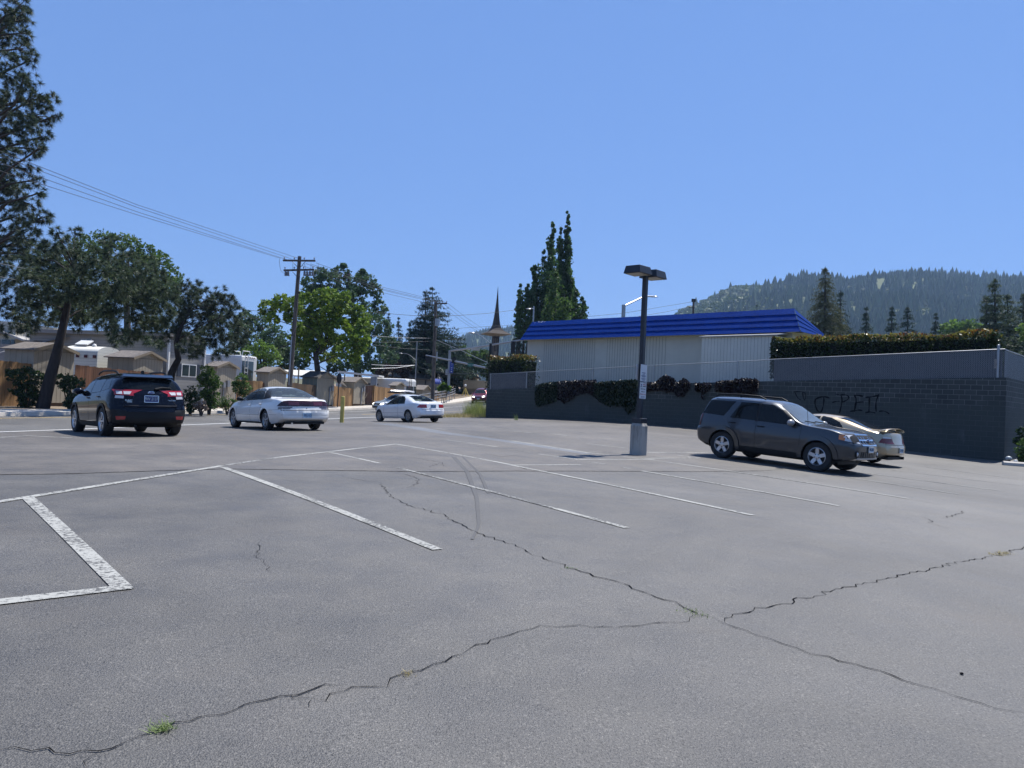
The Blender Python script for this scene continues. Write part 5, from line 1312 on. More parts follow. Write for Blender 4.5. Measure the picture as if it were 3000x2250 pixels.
# ---- grey SUV by the lamp post
def suv():
    c = Car('parked_car', 'dark grey boxy SUV with roof rails and five-spoke wheels parked beside the lamp post', dict(
        top=[(-2.20, .62), (-2.195, .80), (-2.185, 1.05), (-2.13, 1.20), (-1.98, 1.55), (-1.90, 1.635), (-1.7, 1.665), (-.8, 1.685), (-.1, 1.665), (.10, 1.62), (.30, 1.50), (.82, 1.165), (.98, 1.12), (1.6, 1.065), (2.0, .99), (2.14, .88), (2.20, .70)],
        belt=[(-2.20, 1.05), (-1.9, 1.11), (-.5, 1.075), (.8, 1.04), (1.6, .98), (2.1, .86), (2.20, .7)],
        bot=[(-2.20, .46), (-2.05, .38), (-1.8, .30), (-1.3, .27), (1.3, .27), (1.8, .30), (2.08, .36), (2.20, .40)],
        wid=[(-2.20, .78), (-2.17, .84), (-2.05, .88), (-1.6, .90), (0, .90), (1.5, .895), (1.9, .875), (2.1, .80), (2.18, .72), (2.20, .68)],
        rear=[(0, 0), (.45, -.02), (.75, -.05), (.80, .02), (1.6, .03)], front=[(0, -.04), (.45, .02), (.75, .03), (.80, -.03), (1.1, -.05)], bow_r=.12, bow_f=.16, tum=.17, k=11, pp=2.2,
        side=[(0, .93), (.1, .965), (.35, .985), (.62, 1.0), (.8, .99), (1, .955)]))
    pm = carpaint('dark slate paint', (0.036, 0.040, 0.046), .5, .36, dust=.25); c.arch_cut(1.3095, .37, .40); c.arch_cut(-1.3095, .37, .40); G_ = M['glass_dark']
    for sg in (1, -1):
        g = MB(); c.patch(g, 'y', [(-.33, 1.09), (.74, 1.07)], [(-.31, 1.545), (.02, 1.53), (.25, 1.43)], G_, .004, sg, hole=True); g.build('side_window', c.root, fix=False); g = MB(); c.patch(g, 'y', [(-1.14, 1.115), (-.40, 1.095)], [(-.88, 1.545), (-.38, 1.55)], G_, .004, sg, hole=True); g.build('side_window', c.root, fix=False); g = MB(); c.patch(g, 'y', [(-2.00, 1.175), (-1.34, 1.14)], [(-1.83, 1.545), (-1.06, 1.555)], G_, .004, sg, hole=True); g.build('side_window', c.root, fix=False)
        t = MB(); c.patch(t, 'y', [(-.41, 1.08), (-.32, 1.08)], [(-.39, 1.56), (-.30, 1.56)], M['trim'], .003, sg, nu=2); t.build('pillar_trim', c.root, fix=False); t = MB(); c.patch(t, 'y', [(.74, 1.06), (.86, 1.055)], [(.24, 1.445), (.32, 1.43)], M['trim'], .003, sg, nu=3); t.build('pillar_trim', c.root, fix=False)
        t = MB(); c.seam(t, 'y', [(.86, 1.05), (.84, .6), (.78, .36)], sgn_=sg); c.seam(t, 'y', [(-.36, 1.07), (-.36, .36)], sgn_=sg); c.seam(t, 'y', [(-1.20, 1.09), (-1.16, .95), (-.88, .70), (-.84, .36), (.78, .36)], sgn_=sg); c.seam(t, 'y', [(-2.12, .78), (-1.70, .74)], sgn_=sg); t.build('door_gap', c.root, fix=False)
        t = MB(); c.patch(t, 'y', [(-.90, .27), (.90, .27)], [(-.90, .40), (.90, .40)], M['trim'], .022, sg); t.build('sill_cladding', c.root, fix=False)
        t = MB(); c.patch(t, 'y', [(-.80, .55), (.72, .55)], [(-.80, .59), (.72, .59)], pm, .010, sg); t.build('rub_strip', c.root, fix=False)
        m = MB(); c.patch(m, 'y', [(-2.16, .82), (-2.02, .84)], [(-2.12, 1.16), (-1.97, 1.15)], M['red_dim'], .010, sg, nu=4); c.patch(m, 'x', [(sg * .80, .82), (sg * .68, .82)], [(sg * .80, 1.15), (sg * .68, 1.15)], M['red_dim'], .010, -1, nu=4); o = m.build('tail_lamp', c.root, fix=False)
        m = MB(); c.patch(m, 'y', [(-2.15, .88), (-2.07, .88)], [(-2.14, .91), (-2.07, .91)], M['clear_lens'], .015, sg, nu=2); c.patch(m, 'y', [(-2.075, .88), (-2.045, .88)], [(-2.06, 1.10), (-2.03, 1.10)], M['clear_lens'], .015, sg, nu=2); c.patch(m, 'y', [(-2.13, 1.075), (-2.06, 1.075)], [(-2.125, 1.10), (-2.05, 1.10)], M['clear_lens'], .015, sg, nu=2); c.patch(m, 'y', [(-2.145, .925), (-2.085, .925)], [(-2.14, 1.06), (-2.08, 1.06)], M['red_lens'], .014, sg, nu=2); m.build('lamp_pane', o, fix=False)
        m = MB(); c.patch(m, 'x', [(sg * .72, .80), (sg * .44, .76)], [(sg * .74, .95), (sg * .46, .965)], M['clear_lens'], .010, 1, nu=6); c.patch(m, 'y', [(1.86, .83), (2.14, .78)], [(1.80, .955), (2.13, .955)], M['clear_lens'], .008, sg, nu=6); o = m.build('headlight', c.root, fix=False)
        m = MB(); c.patch(m, 'y', [(1.80, .84), (1.92, .82)], [(1.79, .955), (1.93, .955)], M['amber'], .012, sg, nu=3); m.build('indicator_lens', o, fix=False)
        h = c.cast('x', sg * .60, .52, 1)[0]; m = MB(); m.lathe([(.085, 0), (.085, .03), (.06, .035), (.055, .02), (0.0001, .02)], M['trim'], axis='X', seg=18); m.v = [(h.x + v[0] - .012, sg * .60 + v[1], .52 + v[2]) for v in m.v]; o = m.build('fog_lamp', c.root)
        m = MB(); m.ball((h.x + .012, sg * .60, .52), .05, M['clear_lens'], 12, 8, (.4, 1, 1)); m.build('lens', o)
        m = MB(); c.patch(m, 'x', [(-.66, 1.20), (.66, 1.20)] if False else [(-.1, 0), (.1, 0)], [(-.1, .01), (.1, .01)], M['trim'], .004, -1)
    g = MB(); c.patch(g, 'x', [(-.68, 1.17), (.68, 1.17)], [(-.58, 1.53), (.58, 1.53)], G_, .005, -1, hole=True, nv=8); g.build('rear_window', c.root, fix=False)
    g = MB(); c.patch(g, 'x', [(-.72, 1.155), (-.3, 1.145), (.3, 1.145), (.72, 1.155)], [(-.60, 1.535), (-.3, 1.575), (.3, 1.575), (.60, 1.535)], M['glass_front'], .005, 1, hole=True, nv=12); g.build('windscreen', c.root, fix=False)
    c.shell(pm, lambda x: .36, M['trim'])
    for ax in (1.3095, -1.3095): c.lip('arch_flare', pm, ax, .37, .40, .11, .030)
    # grille: dark field, chrome bars
    m = MB(); c.patch(m, 'x', [(-.40, .74), (.40, .74)], [(-.40, .96), (.40, .96)], M['gap'], .006, 1); o = m.build('grille', c.root, fix=False)
    gx = c.cast('x', 0, .85, 1)[0].x; m = MB()
    for z, h in ((.965, .022), (.85, .03), (.735, .022)): c.patch(m, 'x', [(-.42, z - h / 2), (.42, z - h / 2)], [(-.42, z + h / 2), (.42, z + h / 2)], M['chrome'], .022, 1)
    for y in (-.40, -.27, -.135, .135, .27, .40): c.patch(m, 'x', [(y - .011, .74), (y + .011, .74)], [(y - .011, .96), (y + .011, .96)], M['chrome'], .02, 1, nu=1)
    m.build('grille_bar', o, fix=False)
    m = MB(); m.ball((gx + .03, 0, .85), .075, M['chrome'], 16, 10, (.25, 1.2, .55)); m.build('badge', c.root); m = MB(); m.ball((gx + .034, 0, .85), .066, M['plate_blue'], 16, 10, (.3, 1.2, .5)); m.build('badge_field', c.root)
    m = MB(); c.patch(m, 'x', [(-.42, .44), (.42, .44)], [(-.42, .58), (.42, .58)], M['gap'], .008, 1)
    for y in np.linspace(-.42, .42, 9): c.patch(m, 'x', [(y - .012, .44), (y + .012, .44)], [(y - .012, .58), (y + .012, .58)], pm, .016, 1, nu=1)
    m.build('lower_grille', c.root, fix=False)
    m = MB(); c.patch(m, 'x', [(-.62, .40), (.62, .40)], [(-.60, .435), (.60, .435)], M['alloy_dull'], .02, 1); m.build('skid_plate', c.root, fix=False)
    m = MB(); c.seam(m, 'x', [(-.70, .985), (.70, .985)], .014, sgn_=1); c.seam(m, 'x', [(-.74, .725), (.74, .725)], .012, sgn_=1); m.build('bonnet_gap', c.root, fix=False)
    m = MB(); c.patch(m, 'z', [(1.98, -.70), (1.98, .70)], [(2.10, -.68), (2.10, .68)], M['trim'], .02, 1); m.build('bug_deflector', c.root, fix=False)
    px_ = c.cast('x', 0, .66, 1)[0].x; plate(c, px_ + .02, .64, M['plate_pale'], .305, .152, '748 DKL', M['dark_text'], front=True)
    for sg in (1, -1):
        m = MB(); m.tube([(-1.75, sg * .60, 1.655), (-1.62, sg * .61, 1.72), (-1.0, sg * .615, 1.745), (-.45, sg * .615, 1.735), (-.28, sg * .60, 1.665)], [.02, .022, .022, .022, .02], M['trim'], 8); m.tube([(-1.0, sg * .60, 1.67), (-1.0, sg * .615, 1.74)], .03, M['trim'], 6); m.build('roof_rail', c.root)
    for y0, y1 in ((.55, .05), (-.05, -.50)):
        a, b_ = c.cast('x', y0, 1.165, 1)[0], c.cast('x', y1, 1.19, 1)[0]; m = MB(); m.tube([a + Vector((.02, 0, .01)), b_ + Vector((.02, 0, .01))], .01, M['trim'], 5); m.build('wiper', c.root)
    m = MB(); a = c.cast('z', .95, -.70, 1)[0]; m.tube([a, a + Vector((-.10, 0, .75))], [.006, .003], M['trim'], 5); m.build('antenna', c.root)
    c.mirror(.62, 1.10, .11, M['mirror_grey'], (.17, .25, .17)); c.handle(-.22, .96, M['trim']); c.handle(-1.05, .985, M['trim'])
    m = MB(); m.box((-2.12, -.3, .40), (.16, .3, .06), M['trim']); m.box((0, 0, .27), (3.4, 1.1, .12), M['trim']); m.build('underside', c.root)
    c.interior(-1.3, .62, .62, .78, M['seat'])
    c.wheels(2.619, 1.54, .365, .235, dict(n=5, w0=.20, w1=.20, rim=.60, hub=.34), M['alloy'])
    c.place(7.245, 20.166, 2.38); return c
M['glass_mid'] = glassmat('lightly tinted car glass', (0.62, 0.72, 0.72), .72, sky_tone=.22); M['smoke2'] = plain('red lamp behind smoked lens', (0.10, 0.012, 0.02), .18, var=.2, scale=10, coat=.8)  # pale blue base of glass_mid stands in for bright sky in the panes
M['alloy_dull'] = plain('dull alloy', (0.36, 0.37, 0.38), .42, .6, var=.08); M['amber_dim'] = plain('dim amber pane', (0.30, 0.06, 0.03), .2, var=.1); M['mirror_grey'] = plain('grey mirror shell', (0.30, 0.29, 0.28), .35, .2, var=.05, coat=.5)
CB, CS, CC, CE = crossover(), saloon(), coupe(), suv()
# ------------------------------------------------------------------ gold coupe, silver estate, red SUV
def gold():
    c = Car('parked_car', 'champagne gold two-door coupe with a boot spoiler, half hidden behind the grey SUV', dict(
        top=[(-2.36, .58), (-2.355, .70), (-2.34, .92), (-2.29, 1.0), (-2.15, 1.02), (-1.85, 1.045), (-1.55, 1.13), (-.85, 1.335), (-.55, 1.375), (-.15, 1.39), (.2, 1.36), (.45, 1.28), (1.15, .98), (1.35, .93), (1.9, .86), (2.25, .74), (2.42, .52)],
        belt=[(-2.36, .86), (-1.9, .95), (-1.0, .945), (-.3, .91), (.6, .88), (1.4, .84), (2.42, .46)], bot=[(-2.36, .36), (-2.2, .26), (-1.4, .20), (1.35, .20), (2.2, .22), (2.42, .30)],
        wid=[(-2.36, .74), (-2.33, .80), (-2.22, .85), (-1.9, .88), (-1.0, .892), (.5, .89), (1.6, .86), (2.1, .78), (2.36, .58), (2.42, .48)],
        rear=[(0, .03), (.3, 0), (.42, -.06), (.60, -.06), (.66, .0), (1.1, .05)], bow_r=.20, bow_f=.32, tum=.30))
    pm = carpaint('champagne paint', (0.42, 0.34, 0.22), .55, .34); c.arch_cut(1.355, .315, .345); c.arch_cut(-1.355, .315, .345); G_ = M['glass_dark']
    for sg in (1, -1):
        g = MB(); c.patch(g, 'y', [(-.22, .95), (.80, .93)], [(-.20, 1.31), (.12, 1.29), (.36, 1.21)], G_, .004, sg, hole=True); g.build('side_window', c.root, fix=False)
        g = MB(); c.patch(g, 'y', [(-1.05, .985), (-.30, .96)], [(-.85, 1.18), (-.55, 1.29), (-.27, 1.315)], G_, .004, sg, hole=True); g.build('side_window', c.root, fix=False)
        t = MB(); c.seam(t, 'y', [(.92, .89), (.94, .5), (.86, .26)], sgn_=sg); c.seam(t, 'y', [(-.32, .93), (-.38, .6), (-.34, .26), (.86, .26)], sgn_=sg); t.build('door_gap', c.root, fix=False)
        m = MB(); c.patch(m, 'x', [(sg * .78, .68), (sg * .34, .68)], [(sg * .78, .83), (sg * .42, .83)], M['red_dim'], .008, -1, nu=8); c.patch(m, 'y', [(-2.32, .68), (-2.08, .70)], [(-2.28, .83), (-2.14, .825)], M['red_dim'], .008, sg, nu=4); o = m.build('tail_lamp', c.root, fix=False)
        m = MB(); c.patch(m, 'x', [(sg * .76, .835), (sg * .44, .835)], [(sg * .76, .87), (sg * .48, .87)], M['clear_lens'], .009, -1, nu=6); m.build('lamp_pane', o, fix=False)
    g = MB(); c.patch(g, 'x', [(-.62, 1.085), (-.3, 1.065), (.3, 1.065), (.62, 1.085)], [(-.50, 1.305), (-.25, 1.335), (.25, 1.335), (.50, 1.305)], G_, .005, -1, hole=True, nv=10); g.build('rear_window', c.root, fix=False)
    g = MB(); c.patch(g, 'x', [(-.62, .99), (.62, .99)], [(-.48, 1.29), (.48, 1.29)], G_, .005, 1, hole=True, nv=10); g.build('windscreen', c.root, fix=False)
    c.shell(pm, lambda x: .22, M['trim'])
    m = MB(); c.seam(m, 'x', [(-.74, .655), (.74, .655)], .014, sgn_=-1); c.seam(m, 'x', [(-.33, .66), (-.42, .86), (-.46, .95)], .008, sgn_=-1); c.seam(m, 'x', [(.33, .66), (.42, .86), (.46, .95)], .008, sgn_=-1); m.build('boot_gap', c.root, fix=False)
    xx = c.cast('x', 0, .50, -1)[0].x; plate(c, xx - .012, .50, M['plate_pale'], .305, .152, '512 CJR', M['dark_text'])
    m = MB(); P = []
    for i in range(15):
        y = -.74 + 1.48 * i / 14; e = (abs(y) / .74) ** 4; P.append([(-2.02 - .0 * e, y, 1.10 - .07 * e), (-2.20, y, 1.135 - .09 * e), (-2.23, y, 1.12 - .09 * e), (-2.03, y, 1.08 - .07 * e)])
    m.grid(P, pm); m.grid([[r_[3], r_[0]] for r_ in P], pm); m.build('spoiler', c.root)
    for sg in (1, -1):
        m = MB(); m.prism([(-2.02, sg * .62, 1.0), (-2.20, sg * .66, 1.0), (-2.20, sg * .66, 1.09), (-2.03, sg * .62, 1.07)], (0, sg * .05, 0), pm); m.build('spoiler_foot', c.root)
    c.mirror(.70, .95, .09, pm, (.15, .2, .14)); c.interior(-1.1, .8, .42, .76)
    m = MB(); m.box((-2.05, 0, .26), (.5, 1.3, .08), M['trim']); m.tube([(-2.1, -.45, .27), (-2.36, -.45, .26)], .035, M['trim'], 8); m.build('underside', c.root)
    c.wheels(2.71, 1.52, .31, .205, dict(n=5, w0=.18, w1=.15, rim=.65), M['alloy_dull'])
    h = R(-43.6); g0 = G(2556, 1355); fx, fy = math.sin(h), math.cos(h)
    c.place(g0.x + fx * 1.355 - fy * .76, g0.y + fy * 1.355 + fx * .76, h); return c
def boxy(label, col, hood, roof, hx, x, y, head, H=1.62, L=2.25, W=.89, group=None, name='car'):
    """Family car or SUV seen from the front, far off."""
    c = Car(name, label, dict(n=70,
        top=[(-L, .62), (-L + .01, .95), (-L + .12, 1.2), (-L + .45, H - .06), (-L + .9, H - .01), (-.3, H), (.15, H - .05), (.40, H - .16), (hx, hood + .05), (hx + .2, hood), (L - .35, hood - .10), (L - .08, hood - .22), (L, .60)],
        belt=[(-L, 1.0), (-.5, .98), (hx, .95), (L, .62)], bot=[(-L, .40), (-L + .3, .28), (-1.3, .24), (1.3, .24), (L - .3, .26), (L, .34)],
        wid=[(-L, .74), (-L + .1, .85), (-1.5, W), (1.3, W - .01), (L - .3, W - .08), (L - .04, .70), (L, .60)], bow_r=.14, bow_f=.26, tum=.22))
    pm = carpaint(label.split()[0] + ' paint', col, .4, .32); c.arch_cut(1.32, .33, .37); c.arch_cut(-1.32, .33, .37)
    for sg in (1, -1):
        for lo, up in (([(-.25, 1.0), (.75, .99)], [(-.22, H - .12), (.05, H - .13), (.32, H - .25)]), ([(-1.10, 1.02), (-.33, 1.0)], [(-1.0, H - .12), (-.30, H - .11)]), ([(-L + .45, 1.08), (-1.2, 1.04)], [(-L + .60, H - .18), (-1.12, H - .13)])):
            g = MB(); c.patch(g, 'y', lo, up, M['glass_dark'], .004, sg, hole=True); g.build('side_window', c.root, fix=False)
        m = MB(); c.patch(m, 'x', [(sg * .66, hood - .30), (sg * .42, hood - .32)], [(sg * .66, hood - .16), (sg * .44, hood - .20)], M['headlight_lit'] if 'lit' in label else M['clear_lens'], .012, 1, nu=5); c.patch(m, 'y', [(L - .50, hood - .28), (L - .16, hood - .30)], [(L - .50, hood - .14), (L - .16, hood - .18)], M['clear_lens'], .010, sg, nu=4); m.build('headlight', c.root, fix=False)
    g = MB(); c.patch(g, 'x', [(-.66, hood + .09), (.66, hood + .09)], [(-.54, H - .14), (.54, H - .14)], M['glass_mid'], .005, 1, hole=True, nv=9); g.build('windscreen', c.root, fix=False)
    c.shell(pm, lambda x: .27, M['trim'])
    m = MB(); c.patch(m, 'x', [(-.36, hood - .32), (.36, hood - .32)], [(-.38, hood - .20), (.38, hood - .20)], M['gap'], .010, 1); o = m.build('grille', c.root, fix=False)
    m = MB(); c.patch(m, 'x', [(-.38, hood - .27), (.38, hood - .27)], [(-.38, hood - .245), (.38, hood - .245)], M['chrome'], .018, 1); m.build('grille_bar', o, fix=False)
    m = MB(); c.patch(m, 'x', [(-.58, .36), (.58, .36)], [(-.60, .48), (.60, .48)], M['trim'], .012, 1); m.build('lower_grille', c.root, fix=False)
    xx = c.cast('x', 0, .56, 1)[0].x; plate(c, xx + .012, .56, M['plate_pale'], front=True)
    c.mirror(.62, 1.04, .11, pm); c.interior(-1.2, .6, .52, .76); c.wheels(2.64, 1.54, .335, .215, dict(n=5, w0=.18, w1=.15, rim=.64), M['alloy_dull']); c.place(x, y, head); return c
M['headlight_lit'] = plain('lit headlamp', (0.9, 0.85, 0.7), .2, var=0)
_b2 = M['headlight_lit'].node_tree.nodes['Principled BSDF']; _b2.inputs['Emission Color'].default_value = (1, .92, .75, 1); _b2.inputs['Emission Strength'].default_value = 2.5
gold()
sv = boxy('silver estate car with lit headlamps and a loaded roof rack, driving behind the white coupe', (0.50, 0.55, 0.58), .92, 1.5, .95, 0, 0, 0, H=1.52, name='estate_car')
p = at(1168, 1170, 61); sv.place(p.x, p.y, R(222))
red = boxy('red SUV with lit headlamps coming round the end of the block wall', (0.16, 0.008, 0.016), 1.02, 1.6, .85, 0, 0, 0, H=1.68, L=2.28, W=.91, name='red_car')
p = at(1410, 1177, 88); red.place(p.x, p.y, R(186))
# roof load of the silver estate: long wrapped board on bars
ld = empty('roof_load', (0, 0, 0), 0, 'long silver and black wrapped load strapped on the roof of the silver car', 'luggage'); ld.matrix_world = sv.root.matrix_world
mb = MB(); P = []
for i in range(11):
    t = i / 10; w_ = .30 * math.sin(math.pi * min(.97, t * .9 + .08)) ** .5; z = 1.69 + .05 * math.sin(t * 3); P.append([(-1.5 + 2.4 * t, w_ * math.cos(a), z + .09 * math.sin(a)) for a in np.linspace(0, 2 * math.pi, 11)])
mb.grid(P, plain('silver wrap', (0.5, 0.5, 0.52), .3, .5, var=.2)); mb.build('cover', ld, fix=False)
mb = MB(); mb.box((.55, 0, 1.60), (.5, .9, .10), M['trim']); mb.box((-.2, 0, 1.585), (.05, 1.2, .05), M['trim']); mb.box((-1.0, 0, 1.585), (.05, 1.2, .05), M['trim']); mb.build('roof_bar', ld)

# ------------------------------------------------------------------ lamp post with signs
M['lamp_black'] = plain('black powder coat', (0.012, 0.015, 0.022), .45, var=.1)
M['lens'] = plain('frosted lamp lens', (0.42, 0.40, 0.35), .35, var=.08)
def stained():
    m, nt, b = newmat('stained concrete footing'); f = noise(nt, 1.0, 5, .65, vec=scaled(nt, 14, 14, 1.3)); n2 = noise(nt, 5, 4)
    tc = nt.nodes.new('ShaderNodeTexCoord'); sx = nt.nodes.new('ShaderNodeSeparateXYZ'); nt.links.new(tc.outputs['Object'], sx.inputs[0])
    v = mathn(nt, 'ADD', f, mathn(nt, 'MULTIPLY', sx.outputs[2], -.25)); r_ = ramp(nt, [(.18, (.07, .068, .062)), (.42, (.36, .34, .30))]); nt.links.new(v, r_.inputs[0])
    nt.links.new(mix(nt, r_.outputs[0], (.44, .42, .38), mathn(nt, 'MULTIPLY', n2, .5)), b.inputs['Base Color']); b.inputs['Roughness'].default_value = .9; bump(nt, b, n2, .3); return m
M['footing'] = stained()
lp = G(1869, 1332); ang = math.atan2(.74, .67)
post = empty('lamp_post', lp, 0, 'black square lamp post with two box heads on a stained concrete base', 'lamp post')
mb = MB(); mb.lathe([(.232, -.3), (.232, .74), (.195, .81), (0.001, .81)], M['footing'], seg=8, sm=False, c=(0, 0, 0)); o = mb.build('concrete_base', post, rz=R(12))
mb = MB(); mb.box((0, 0, .875), (.285, .285, .13), M['lamp_black'], rz=ang); mb.build('collar', post, bevel=.01)
mb = MB(); mb.box((0, 0, 2.75), (.115, .115, 3.75), M['lamp_black'], rz=ang); mb.build('pole', post, bevel=.008)
for sg, dz in ((-1, 0), (1, 0)):
    mb = MB(); ax = Vector((.67 * sg, .74 * sg)); q = Vector((-ax.y, ax.x)); zt, zb = 4.81, 4.61
    def hp(a, b, z): return (ax.x * a + q.x * b, ax.y * a + q.y * b, z)
    bot = [hp(.10, -.27, zb), hp(.66, -.25, zb), hp(.66, .25, zb), hp(.10, .27, zb)]; top = [hp(.14, -.23, zt), hp(.62, -.21, zt), hp(.62, .21, zt), hp(.14, .23, zt)]
    n = len(mb.v); mb.v += bot + top
    for f in ((3, 2, 1, 0), (4, 5, 6, 7), (0, 1, 5, 4), (1, 2, 6, 5), (2, 3, 7, 6), (3, 0, 4, 7)): mb.face([n + k for k in f], M['lamp_black'])
    mb.box((ax.x * .08, ax.y * .08, 4.68), (.2, .07, .07), M['lamp_black'], rz=math.atan2(ax.y, ax.x)); hd = mb.build('lamp_head', post, bevel=.012)
    mb = MB(); mb.poly([hp(.15, -.22, zb - .004), hp(.61, -.20, zb - .004), hp(.61, .20, zb - .004), hp(.15, .22, zb - .004)], M['lens']); mb.build('lens', hd)
M['sign_white'] = plain('white sign face', (0.62, 0.63, 0.64), .5, var=.06, scale=6); M['sign_black'] = plain('black sign ink', (.02, .02, .025), .6, var=0); M['sign_red'] = plain('red sign ink', (.28, .03, .03), .6, var=0); M['sign_grey'] = plain('faded sign ink', (.14, .17, .26), .6, var=0); M['sign_back'] = plain('sign back', (.25, .26, .28), .5, .5, var=.1)
nA = Vector((.74, -.67, 0)); tA = Vector((.67, .74, 0))
SM = Matrix((tA, Vector((0, 0, 1)), nA)).transposed().to_4x4()
def lampsign(label, z0, z1, w_, side, tilt, lines, bars):
    o0 = lp + nA * side * .066 + Vector((0, 0, (z0 + z1) / 2)); r = empty('parking_sign', o0, 0, label, 'sign')
    m4 = SM @ Matrix.Rotation(tilt, 4, 'Z') if side > 0 else SM @ Matrix.Rotation(math.pi, 4, 'Y')
    mb = MB(); h = z1 - z0; mb.box((0, 0, 0), (w_, h, .004), M['sign_white'] if side > 0 else M['sign_white']); o = mb.build('sign_plate', r); o.data.transform(m4)
    mb = MB()
    for x, y, bw, bh, mt in bars: mb.box((x, y, .0035), (bw, bh, .002), mt)
    if mb.v:
        o2 = mb.build('printing', r); o2.data.transform(m4)
    for txt, y, sz, wd, mt in lines: text_mesh('lettering', txt, sz, mt, r, m4 @ Matrix.Translation((txt.startswith('~') and .05 or 0, y, .0035)), wd)
    return r
zc = 1.373
def zpx(py): return (at(1881, py, lp.y).z - lp.z)
g_, b_, r_ = M['sign_grey'], M['sign_black'], M['sign_red']
lampsign('faded white notice sign, the upper one on the near face of the lamp post', zpx(1117), zpx(1068), .30, 1, R(-1), [],
    [(0, .0, .17, .022, g_), (.01, -.032, .10, .012, g_), (0, -.055, .16, .012, g_), (0, -.08, .21, .02, g_), (.01, -.105, .17, .014, g_), (0, -.14, .2, .012, g_), (0, -.16, .2, .012, g_), (.02, -.18, .17, .01, g_), (.02, -.2, .1, .008, g_), (0, .215, .27, .006, g_), (0, -.218, .27, .008, g_)])
lampsign('white private parking sign below the faded notice on the lamp post', zpx(1168), zpx(1119), .30, 1, R(-1.5), [('VIOLATORS', .03, .05, .23, b_), ('WILL BE', -.038, .05, .16, b_), ('PROSECUTED', -.105, .045, .25, r_)],
    [(-.085, .205, .10, .012, b_), (-.085, .135, .055, .05, g_), (-.085, .085, .09, .016, b_), (.06, .195, .13, .02, b_), (.06, .145, .14, .022, r_), (.06, .10, .14, .022, b_), (0, -.155, .2, .008, g_), (-.05, -.175, .09, .01, g_), (.06, -.175, .07, .01, g_), (0, -.195, .18, .008, g_)])
lampsign('white sign on the far face of the lamp post, only its edge showing', zpx(1113), zpx(1068), .30, -1, 0, [], [])

# ------------------------------------------------------------------ yellow bollard, lights by the wall
bp = G(1001, 1238); M['yellow'] = plain('faded yellow paint', (0.50, 0.40, 0.10), .7, var=.18, scale=3, bumps=.1)
mb = MB(); mb.tube([(0, 0, -.3), (0, 0, 1.20)], .095, M['yellow'], 18); mb.lathe([(.095, 1.20), (.085, 1.235), (.0001, 1.25)], M['yellow'], seg=18, cap=False); tag(mb.build('bollard', None, bp), 'faded yellow steel bollard at the street edge of the lot between two white cars', 'bollard')
M['dome'] = plain('pale plastic cap', (.42, .45, .46), .4, var=.05)
for px, py, r, lb in ((2955, 1341, .11, 'pale round cap standing in the dark corner below the block wall'), (2975, 1350, .07, 'smaller pale cap on the kerb beside the green bush')):
    q = G(px, py + 14); mb = MB(); mb.tube([(0, 0, -.1), (0, 0, .12)], r * .6, M['trim'], 10); mb.ball((0, 0, .16), r, M['dome'], 12, 8, (1, 1, .8)); tag(mb.build('vent_cap', None, q), lb, 'pipe cap')
mb = MB(); a, b = G(2938, 1362), G(3080, 1372); mb.tube([(a.x, a.y, a.z + .05), (b.x, b.y, b.z + .05)], .10, M['concrete'], 6); tag(mb.build('corner_kerb'), kind='structure')

# ------------------------------------------------------------------ utility poles and wires
M['wood'] = bark('weathered pole wood', (.10, .085, .075)); M['iron'] = plain('dark iron', (.03, .03, .035), .5, .6, var=.1); M['cable'] = plain('black cable', (.035, .037, .042), .6, var=0); M['cable_pale'] = plain('sunlit cable', (.30, .31, .33), .35, .6, var=0); M['cer'] = plain('ceramic insulator', (.16, .15, .16), .3, var=.1)
def polebuild(label, top, foot, d, r0, r1, arms, extra=None):
    t, f = at(*top, d), at(*foot, d); z = float(hgt(f.x, f.y)); ax = (t - f); f2 = f - ax * ((f.z - z + .3) / ax.z)
    root = empty('utility_pole', f2, 0, label, 'utility pole'); mb = MB(); mb.tube([(0, 0, 0), tuple((t - f2) * .5), tuple(t - f2)], [r0, (r0 + r1) / 2, r1], M['wood'], 12); mb.build('pole', root)
    for (xa, ya), (xb, yb) in arms:
        a, b = at(xa, ya, d - .18), at(xb, yb, d - .18); mb = MB(); dv = (b - a); mb.box(tuple((a + b) / 2 - f2), (dv.length, .10, .13), M['wood'], rz=math.atan2(dv.y, dv.x), ry=-math.asin(dv.z / dv.length)); o = mb.build('crossarm', root)
        for k in np.linspace(.04, .96, 4):
            mb = MB(); q = a.lerp(b, k) - f2; mb.tube([tuple(q), tuple(q + Vector((0, 0, .16)))], .022, M['iron'], 6); mb.ball(tuple(q + Vector((0, 0, .19))), .055, M['cer'], 8, 6); mb.build('insulator', o)
    if extra: extra(root, f2, d)
    return f2
